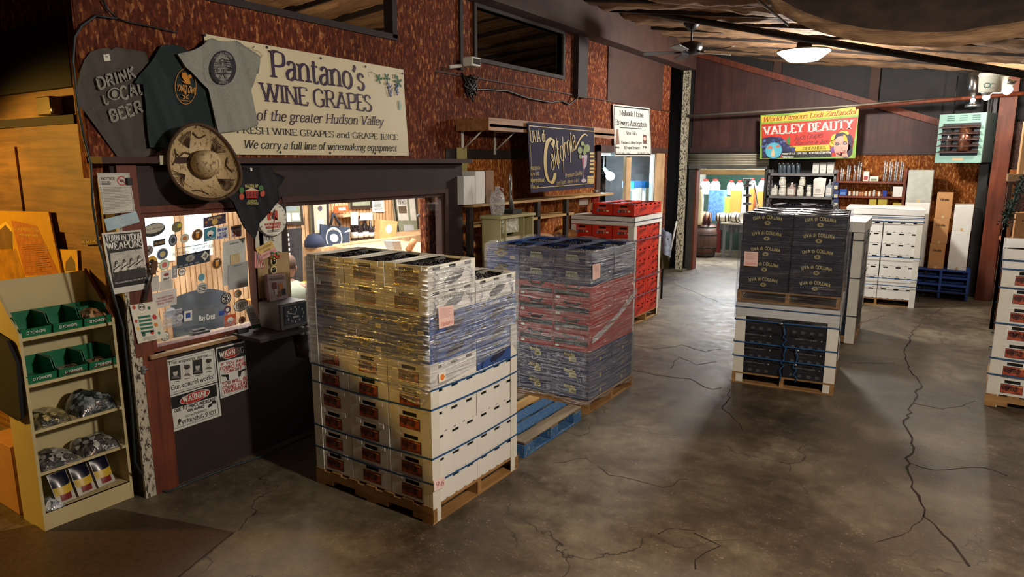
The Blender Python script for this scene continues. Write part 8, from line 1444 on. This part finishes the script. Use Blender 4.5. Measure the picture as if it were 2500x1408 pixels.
def barrel(c, ax, r_, L_, label, mat, name='barrel', hoops=True):
    c = Vector(c); ax = Vector(ax).normalized(); Q = Vector((0, 0, 1)).rotation_difference(ax).to_matrix(); root = thing(name, label, 'barrel', c-Vector((0, 0, r_)) if abs(ax.z) < .5 else c-Vector((0, 0, L_/2)))
    m = M(); m.lathe([(.001, -L_/2+.01), (r_*.78, -L_/2+.01), (r_*.8, -L_/2), (r_*.94, -L_/4), (r_, 0), (r_*.94, L_/4), (r_*.8, L_/2), (r_*.78, L_/2-.01), (.001, L_/2-.01)], mat, c, 20, Q); part('staves', m, root)
    if hoops:
        for t, q in ((-.42, .85), (-.2, .97), (.2, .97), (.42, .85)): m = M(); m.lathe([(r_*q+.004, L_*t-.012), (r_*q+.006, L_*t+.012)], BLACK, c, 20, Q); part('hoop', m, root)
OAK = mat_wood('oak_barrel', '#7a4a2c', '#b07a4c', 'z')
a = AY(*zs(420, 555), 17.6); barrel((a.x, 17.42, 1.004), (1, .2, 0), .16, .42, 'small oak barrel lying on the store table', OAK); a = AY(*zs(620, 590), 17.4); barrel((a.x, 17.55, 1.022), (1, .1, 0), .12, .36, 'pale wrapped small barrel left of its twin', pm('#cfc4b0', .5)); a = AY(*zs(760, 595), 17.3); barrel((a.x, 17.55, 1.032), (1, -.2, 0), .13, .34, 'pale wrapped small barrel with dark round end', pm('#c4b8a4', .5))
a = AZ(*zs(375, 1240), 0); barrel((a.x, a.y+.1, .42), (0, 0, 1), .33, .84, 'large dark oak barrel just inside the door', mat_wood('dark_oak', '#3a2218', '#5c3826', 'z')); wx = a.x; wy = a.y+.1
for k in range(4): root = thing('wine_bottle', 'dark red wine bottle on the large barrel, %s from left' % on[k], 'bottle', (wx-.15+.1*k, wy-.2, .842), 0, 'wine bottles on the large barrel'); m = M(); m.lathe([(.001, 0), (.038, 0), (.038, .16), (.014, .23), (.014, .28)], pm('#3a1020', .2), (wx-.15+.1*k, wy-.22+.03*(k % 2), .842), 10); part('bottle', m, root)
wjug(345, 85, 345, 'yellowish jug at the left door jamb', y=17.0, mat=pm('#d8c8a0', .3), zb=.842, capm=WHITE)
# cloth covered press table with red frame
ta = AZ(*zs(560, 1190), 0); tz = AY(*zs(600, 760), ta.y).z; tt = thing('filter_table', 'table with patterned grey cloth and red steel legs in the doorway', 'table', (ta.x+.5, ta.y+.5, 0))
m = M(); m.box((ta.x-.1, ta.y, tz-.03), (ta.x+1.4, ta.y+.62, tz), STEEL); part('table_top', m, tt); CL = pm('#6a6a6c', .8, var=.5, scale=14, key='patterned_cloth')
m = M(); m.grid(lambda u, v: Vector((ta.x+.02+1.4*u, ta.y-.02+.02*math.sin(u*22), tz+.002-(.32+.06*math.sin(u*5))*v)), 30, 4, CL); m.grid(lambda u, v: Vector((ta.x+.0+1.4*u, ta.y-.02+.66*v, tz+.004)), 4, 4, pm('#b9bec2', .4, var=.2, scale=9)); part('cloth', m, tt)
for x in (.0, 1.35): m = M(); m.box((ta.x-.06+x, ta.y+.04, 0), (ta.x+.05+x, ta.y+.12, tz-.03), pm('#7a1c1c', .4)); part('leg', m, tt)
c = Vector((ta.x-.02, ta.y+.25, tz)); root = thing('bottle_filler', 'black and chrome bottle filler at the end of the table', 'machine', c); m = M(); m.bbox(c+Vector((-.10, -.08, .003)), c+Vector((.10, .10, .12)), pm('#8a8c8c', .3, .6), .01); part('base', m, root); m = M(); m.lathe([(.07, .12), (.075, .3), (.05, .38), (.001, .40)], BLACK, c+Vector((.04, 0, 0)), 14); part('tank', m, root); m = M(); m.tube([c+Vector((-.06, 0, .12)), c+Vector((-.07, 0, .34)), c+Vector((.0, 0, .42))], .012, STEEL, 8); part('spout', m, root)
c = AY(*zs(925, 690), 16.6); t_ = AY(*zs(930, 280), 16.6); root = thing('filling_column', 'tall chrome column with clamps and hoses in the doorway', 'machine', c); m = M(); m.tube([c, t_], .035, pm('#3a3a3c', .3, .7), 10); part('column', m, root)
for f in (.25, .5, .8, .97): m = M(); q = c.lerp(t_, f); m.bbox(q-Vector((.09, .04, .03)), q+Vector((.09, .04, .03)), STEEL, .008); part('clamp', m, root)
m = M(); m.tube([t_, t_+Vector((.15, 0, -.1)), t_+Vector((.30, 0, -.7)), t_+Vector((.34, 0, -.85))], .012, STEEL, 6); part('hose', m, root)
# ================================================================== OFFICE
XB = OW+.02
def ofr(p, inner, l=1): p.frame(0, 0, p.w, p.h, .05, pm('#3a2c24', .5), 2, 'frame_moulding')
FG = pm('#8a927c', .6, key='mat_green'); FP = pm('#d6d8d2', .6)
def frame(label, q, fn): p = XPanel(*[z6(*k) for k in q], XB+.03, FG, th=.03); fn(p, p.w, p.h); p.frame(0, 0, p.w, p.h, .045, pm('#2f2620', .5), 2, 'moulding'); p.done('framed_picture', label, 'picture', 'framed clippings on the office wall')
frame('framed clippings at the left edge of the second window', ((120, 192), (325, 182), (342, 365), (130, 362)), lambda p, w, h: (p.rect(w*.35, h*.65, w*.75, h*.9, pm('#8a9aa0')), p.rect(w*.2, h*.15, w*.5, h*.55, FP), p.rect(w*.55, h*.2, w*.85, h*.55, FP)))
frame('tall narrow frame with a dark glass picture', ((395, 178), (545, 168), (550, 452), (412, 460)), lambda p, w, h: (p.rect(w*.15, h*.1, w*.85, h*.92, pm('#b9b29c')), p.ell(w*.5, h*.80, w*.12, h*.08, pm('#4a3a4a'), 2), p.rect(w*.3, h*.2, w*.7, h*.5, FP, 2)))
frame('low frame cut off by the top of the second window', ((716, 60), (895, 50), (902, 228), (722, 232)), lambda p, w, h: (p.rect(w*.3, h*.35, w*.7, h*.8, FP), p.rect(w*.38, h*.4, w*.62, h*.55, pm('#6a3a34'), 2)))
frame('framed TIMES front page near the right of the second window', ((1070, 118), (1262, 104), (1290, 464), (1112, 455)), lambda p, w, h: (p.rect(w*.12, h*.38, w*.55, h*.93, FP), p.rect(w*.65, h*.38, w*.9, h*.9, FP), p.text('New Paltz', w*.34, h*.88, h*.05, INK, 's', w*.36, 0, 3), p.text('TIMES', w*.34, h*.80, h*.07, INK, 's', w*.36, 0, 3), p.rect(w*.16, h*.55, w*.5, h*.72, pm('#6a5a4a'), 3), p.rect(w*.30, h*.08, w*.75, h*.28, pm('#b9c0c4'), 2)))
p = XPanel(z6(900, 135), z6(992, 132), z6(1002, 262), z6(900, 258), XB, FP, th=.002); p.lines(p.w*.15, p.h*.1, p.w*.85, p.h*.85, 8, pm('#6a6a6a'), .35); p.done('price_sheet', 'white list sheet pinned left of the framed TIMES page', 'paper')
m = M(); a, b = AX(*z6(585, 282), XB), AX(*z6(740, 262), XB); m.box((OW+.007, a.y, a.z-.03), (OW+.22, b.y+.3, a.z), PANEL); solo('office_shelf', m, 'small wooden shelf on the office wall', 'shelf')
p = XPanel(z6(590, 212), z6(700, 205), z6(712, 258), z6(592, 268), XB+.1, pm('#c85a2c', .5, var=.3, scale=20), th=.02); p.rect(p.w*.3, p.h*.3, p.w*.8, p.h*.75, pm('#d8c8b0')); p.done('orange_box', 'orange printed box on the small office shelf', 'box')
m = M(); ys = [AX(*z6(x, 500), -7.55).y for x in (380, 1300)]; zc_ = AX(*z6(700, 508), -7.5).z; m.box((-7.95, ys[0], 0), (-7.3, ys[1]+.6, zc_), PANEL); solo('back_counter', m, 'wooden counter along the office back wall', 'counter')
p = XPanel(z6(482, 358), z6(712, 385), z6(715, 552), z6(482, 545), -7.5, pm('#2c3a50', .8, var=.1), th=.03); a = p.uv(*z6(590, 470)); p.ring(a[0], a[1], .155, .155, .02, FP, 1); p.ell(a[0], a[1], .08, .06, FP, 1); p.poly([(a[0]+.19, a[1]+.09), (a[0]+.33, a[1]+.12), (a[0]+.3, a[1]+.16)], FP, 1); p.text("PANTANO'S WINE GRAPES", a[0], a[1]+.13, .03, FP, 'k', .26, 0, 2, 'lettering', .20); r_ = p.done('tote_bag', 'navy tote bag with round white print on the office counter', 'bag'); m = M(); q = [AX(*z6(*k), -7.48) for k in ((560, 365), (580, 270), (640, 368))]; m.tube(q, .02, pm('#1c2430', .8), 6); part('strap', m, r_)
for k in range(5):
    cx = 755+45*k; a = AX(*z6(cx, 505), -7.6); t_ = AX(*z6(cx, [290, 315, 300, 330, 325][k]), -7.6); h_ = t_.z-zc_; root = thing('wine_bottle', 'dark wine bottle on the office counter, %s from left' % on[k], 'bottle', (-7.6, a.y, zc_+.001), 0, 'wine bottles on the office counter'); m = M(); m.lathe([(.001, 0), (.055, 0), (.055, h_*.6), (.02, h_*.75), (.02, h_)], pm('#2a2426', .2, key='bottle_dark'), (-7.6, a.y, zc_+.001), 12); part('bottle_body', m, root); m = M(); m.lathe([(.057, h_*.12), (.057, h_*.35)], FP, (-7.6, a.y, zc_+.001), 12); part('paper_label', m, root)
for lab, q in (('white label card among the wine bottles', ((725, 262), (785, 260), (785, 368), (730, 365))), ('white price card on a bottle neck', ((805, 268), (900, 262), (905, 320), (805, 328)))): XPanel(*[z6(*k) for k in q], -7.5, FP, th=.01).done('card', lab, 'card')
p = XPanel(z6(970, 320), z6(1110, 335), z6(1085, 520), z6(958, 515), -7.45, pm('#c49a64', .8), th=.12); a = p.uv(*z6(1032, 395)); p.ell(a[0], a[1], .07, .07, FP, 1); p.done('paper_bag', 'brown paper bag with round white seal on the counter', 'bag')
p = XPanel(z6(1320, 535), z6(1422, 530), z6(1426, 600), z6(1320, 605), -5.6, pm('#4a2420', .4), th=.02); p.ell(p.w/2, p.h*.4, p.w*.3, p.h*.25, pm('#3f7a3a')); p.text('MOHONK', p.w/2, p.h*.78, p.h*.14, pm('#d8a83a'), 'k', p.w*.8); p.done('beer_sign', 'small dark red and green sign at the lower right of window two', 'sign')
XPanel(z6(1060, 500), z6(1130, 498), z6(1145, 572), z6(1085, 570), -6.2, FP, th=.15).done('white_carton', 'small white carton above the stacked crates', 'box')
m = M(); m.box((-7.28, 6.5, 0), (-5.3, 7.6, 1.235), PANEL); solo('far_counter', m, 'light wooden counter at the far end of the office', 'counter'); m = M(); m.tube([AX(*z6(1195, 575), -6.1), AX(*z6(1245, 490), -6.1)], .045, CARD, 12); solo('cardboard_tube', m, 'tan cardboard tube leaning in the office', 'tube')
m = M(); m.tube([AX(*z6(1270, 290), -5.6), AX(*z6(1405, 290), -5.6)], .018, GREY, 8); m.tube([AX(*z6(1340, 292), -5.6), AX(*z6(1355, 345), -5.6), AX(*z6(1408, 350), -5.6)], .02, GREY, 8); solo('wall_bracket', m, 'grey metal bracket seen through the right of window two', 'bracket')
c = AX(*z6(430, 545), -7.5); c.z = zc_+.061; root = thing('baseball_cap', 'dark blue cap on the office counter', 'hat', c); m = M(); m.lathe([(.14, -.06), (.135, .02), (.09, .10), (.001, .13)], pm('#25304a', .8), c, 16); part('crown', m, root); m = M(); m.box(c+Vector((-.02, .08, -.06)), c+Vector((.10, .24, -.045)), pm('#25304a', .8)); part('peak', m, root)
p = XPanel(z6(195, 405), z6(325, 388), z6(335, 830), z6(230, 842), -7.2, pm('#2c2e34', .5, var=.2), th=.05); [p.rect(p.w*.02, p.h*(.25+.09*k), p.w*.16, p.h*(.30+.09*k), FP) for k in range(8)]; p.done('card_rack', 'tall black rack with white tags behind the seated person', 'rack')
# window one: bright panes and posts at the back, desk, chair, phone
EW = pm('#c8d4d8', .5, var=.04, scale=3, emit=.9, key='daylight_pane')  # self-glowing panes, drawn taller to paint in a pale reflection below
for k, q in enumerate((((355, 350), (595, 345), (610, 690), (380, 720)), ((675, 330), (865, 322), (880, 650), (690, 680)))):
    p = XPanel(*[z2(*k_) for k_ in q], XB, EW, th=.02); p.frame(0, 0, p.w, p.h, .05, WHITE, 2, 'sash'); o = p.done('office_window', ['frosted daylit window behind the left stickers', 'frosted daylit window behind the upper right stickers'][k], 'window')
m = M(); m.box((-7.28, 5.0, .70), (-6.75, 6.4, .74), pm('#c88a44', .5)); dsk = thing('desk', 'honey wooden desk seen through the stickered window', 'desk', (-6.9, 5.3, 0)); part('desk_top', m, dsk)
for x in (-7.25, -6.85):
    for y in (5.05, 6.3): m = M(); m.box((x, y, 0), (x+.06, y+.06, .70), PANEL); part('leg', m, dsk)
for k, (x, y, mt, l) in enumerate(((-7.0, 5.2, pm('#b83a3a', .4), 'red object on the office desk'), (-7.0, 5.7, pm('#d8c83a', .4), 'yellow object on the office desk'), (-7.2, 6.15, pm('#3a5ab0', .4), 'blue object on the office desk'))): m = M(); m.bbox((x-.12, y-.15, .741), (x+.12, y+.15, .87), mt, .02); solo('desk_caddy', m, l, 'caddy')
GC = pm('#7c8894', .7, var=.1, key='chair_grey'); c = Vector((-5.6, 3.55, 0)); ch = thing('office_chair', 'grey padded office chair inside the first window', 'chair', c)
m = M(); m.grid(lambda u, v: c+Vector((-.22+.06*math.sin(PI*u), -.26+.52*u, .62+.62*v-.06*(2*u-1)**2*v)), 12, 8, GC); m.grid(lambda u, v: c+Vector((-.28+.04*math.sin(PI*u), -.26+.52*u, .62+.62*v-.06*(2*u-1)**2*v)), 12, 8, GC); part('backrest', m, ch); m = M(); m.bbox(c+Vector((-.22, -.26, .44)), c+Vector((.26, .26, .53)), GC, .04); part('seat', m, ch); m = M(); m.tube([c+Vector((0, 0, .08)), c+Vector((0, 0, .45))], .03, BLACK, 8); part('gas_lift', m, ch)
for k in range(5): a = 2*PI*k/5; m = M(); m.tube([c+Vector((0, 0, .09)), c+Vector((.28*math.cos(a), .28*math.sin(a), .05))], .022, BLACK, 6); m.ball(c+Vector((.28*math.cos(a), .28*math.sin(a), .03)), .03, BLACK, 8, 5); part('leg', m, ch)
m = M(); m.bbox((-6.3, 2.6, .70), (-5.9, 3.1, .74), PANEL, .004); m.bbox((-6.28, 2.62, 0), (-5.92, 3.28, .69), pm('#6a5a4c'), .01); solo('file_cabinet', m, 'low brown cabinet inside the first window', 'cabinet')
# ---- the person at the desk, seen from behind
def person(c, label, face=0):
    root = thing('person', label, 'person', c); sk = pm('#b98a72', .6, var=.06, scale=12, key='skin'); 
    V = {'pel': (0, 0, .50), 'sp': (0, .03, .72), 'ch': (0, .02, .95), 'nk': (0, .02, 1.10), 'nk2': (0, .035, 1.16), 'shl': (.19, .01, 1.04), 'ell': (.25, .12, .80), 'wrl': (.18, .36, .76), 'hal': (.16, .44, .76), 'shr': (-.19, .01, 1.04), 'elr': (-.25, .12, .80), 'wrr': (-.18, .36, .76), 'har': (-.16, .44, .76), 'hil': (.10, .03, .50), 'knl': (.13, .42, .50), 'anl': (.13, .40, .10), 'ftl': (.13, .52, .05), 'hir': (-.10, .03, .50), 'knr': (-.13, .42, .50), 'anr': (-.13, .40, .10), 'ftr': (-.13, .52, .05)}
    Rr = {'pel': .15, 'sp': .14, 'ch': .16, 'nk': .07, 'nk2': .055, 'shl': .075, 'shr': .075, 'ell': .048, 'elr': .048, 'wrl': .032, 'wrr': .032, 'hal': .035, 'har': .035, 'hil': .10, 'hir': .10, 'knl': .065, 'knr': .065, 'anl': .042, 'anr': .042, 'ftl': .04, 'ftr': .04}
    ks = list(V); E = [('pel', 'sp'), ('sp', 'ch'), ('ch', 'nk'), ('nk', 'nk2'), ('ch', 'shl'), ('shl', 'ell'), ('ell', 'wrl'), ('wrl', 'hal'), ('ch', 'shr'), ('shr', 'elr'), ('elr', 'wrr'), ('wrr', 'har'), ('pel', 'hil'), ('hil', 'knl'), ('knl', 'anl'), ('anl', 'ftl'), ('pel', 'hir'), ('hir', 'knr'), ('knr', 'anr'), ('anr', 'ftr')]
    me = bpy.data.meshes.new('body'); me.from_pydata([V[k] for k in ks], [(ks.index(a), ks.index(b)) for a, b in E], []); o = bpy.data.objects.new('body', me); C.objects.link(o); o.parent = root
    o.modifiers.new('s', 'SKIN'); o.modifiers.new('b', 'SUBSURF').levels = 2; o.modifiers['b'].render_levels = 2
    for i, k in enumerate(ks): me.skin_vertices[0].data[i].radius = (Rr[k], Rr[k]*(.72 if k in ('ch', 'sp', 'pel') else 1))
    me.skin_vertices[0].data[0].use_root = True; me.materials.append(sk)
    m = M(); m.lathe([(.001, -.12), (.05, -.115), (.072, -.06), (.085, .02), (.082, .08), (.05, .125), (.001, .14)], sk, (0, .045, 1.29), 20, None, .88, 1.12)
    for s in (-1, 1): m.ball((s*.078, .04, 1.275), .028, sk, 10, 6, (.35, .7, 1.1)); m.ball((s*.03, .13, 1.30), .011, WHITE, 8, 5)
    m.ball((0, .145, 1.265), .018, sk, 8, 5, (.7, 1, 1.2)); m.ball((0, .135, 1.225), .018, pm('#8a4a44'), 8, 4, (1.3, .4, .35)); part('head', m, root, world=False)
    m = M(); m.lathe([(.086, -.01), (.09, .04), (.086, .09), (.052, .132), (.001, .15)], pm('#5c4636', .9, var=.3, scale=60, bump=.4, key='hair'), (0, .025, 1.29), 20, None, .9, 1.1); part('hair', m, root, world=False)
    TS = pm('#aab09c', .85, var=.08, key='pale_shirt'); m = M(); prof = [(.175, .50), (.165, .66), (.175, .80), (.205, .95), (.20, 1.04), (.13, 1.10), (.075, 1.13)]; m.lathe(prof, TS, (0, .02, 0), 24, None, 1.08, .72)
    for s in (-1, 1): m.tube([(s*.17, .01, 1.03), (s*.21, .05, .95), (s*.245, .10, .83)], [.088, .08, .068], TS, 12, caps=False)
    part('t_shirt', m, root, world=False); m = M()
    for s in (-1, 1): m.tube([(s*.10, .0, .51), (s*.13, .40, .51), (s*.13, .42, .45), (s*.13, .40, .12)], [.115, .085, .075, .055], pm('#39475c', .85, key='jeans'), 12)
    part('trousers', m, root, world=False)
    for s in (-1, 1):
        for f in range(5):
            b = Vector((s*(.16)+(f-2)*.017, .47-(.02 if f in (0, 4) else 0), .765)) if f < 4 else Vector((s*.16-s*.03, .44, .77)); L_ = [.055, .07, .075, .062, .05][f]
            d = Vector((0, 1, -.25)).normalized() if f < 4 else Vector((-s*.7, .7, -.1)).normalized(); m = M(); m.tube([b, b+d*L_*.5, b+d*L_+Vector((0, 0, -.012))], [.0095, .009, .007], sk, 7); part('finger', m, root, world=False)
    return root
pc = AX(705, 655, -6.2); pr = person((-6.2, pc.y, 0), 'person in a pale t-shirt seated with their back to the window', 0); pr.rotation_euler = (0, 0, math.radians(45)); pr.scale = (.97, .97, .97)
st = thing('stool', 'dark stool under the seated person', 'stool', (-6.2, pc.y, 0)); m = M(); m.lathe([(.001, .0), (.19, 0), (.2, .03), (.19, .06), (.001, .06)], BLACK, (-6.2, pc.y, .27), 18); part('seat', m, st); m = M(); m.tube([(-6.2, pc.y, .03), (-6.2, pc.y, .27)], .03, GREY, 8); m.lathe([(.001, .0), (.22, 0), (.2, .03), (.001, .03)], BLACK, (-6.2, pc.y, 0), 16); part('stand', m, st)
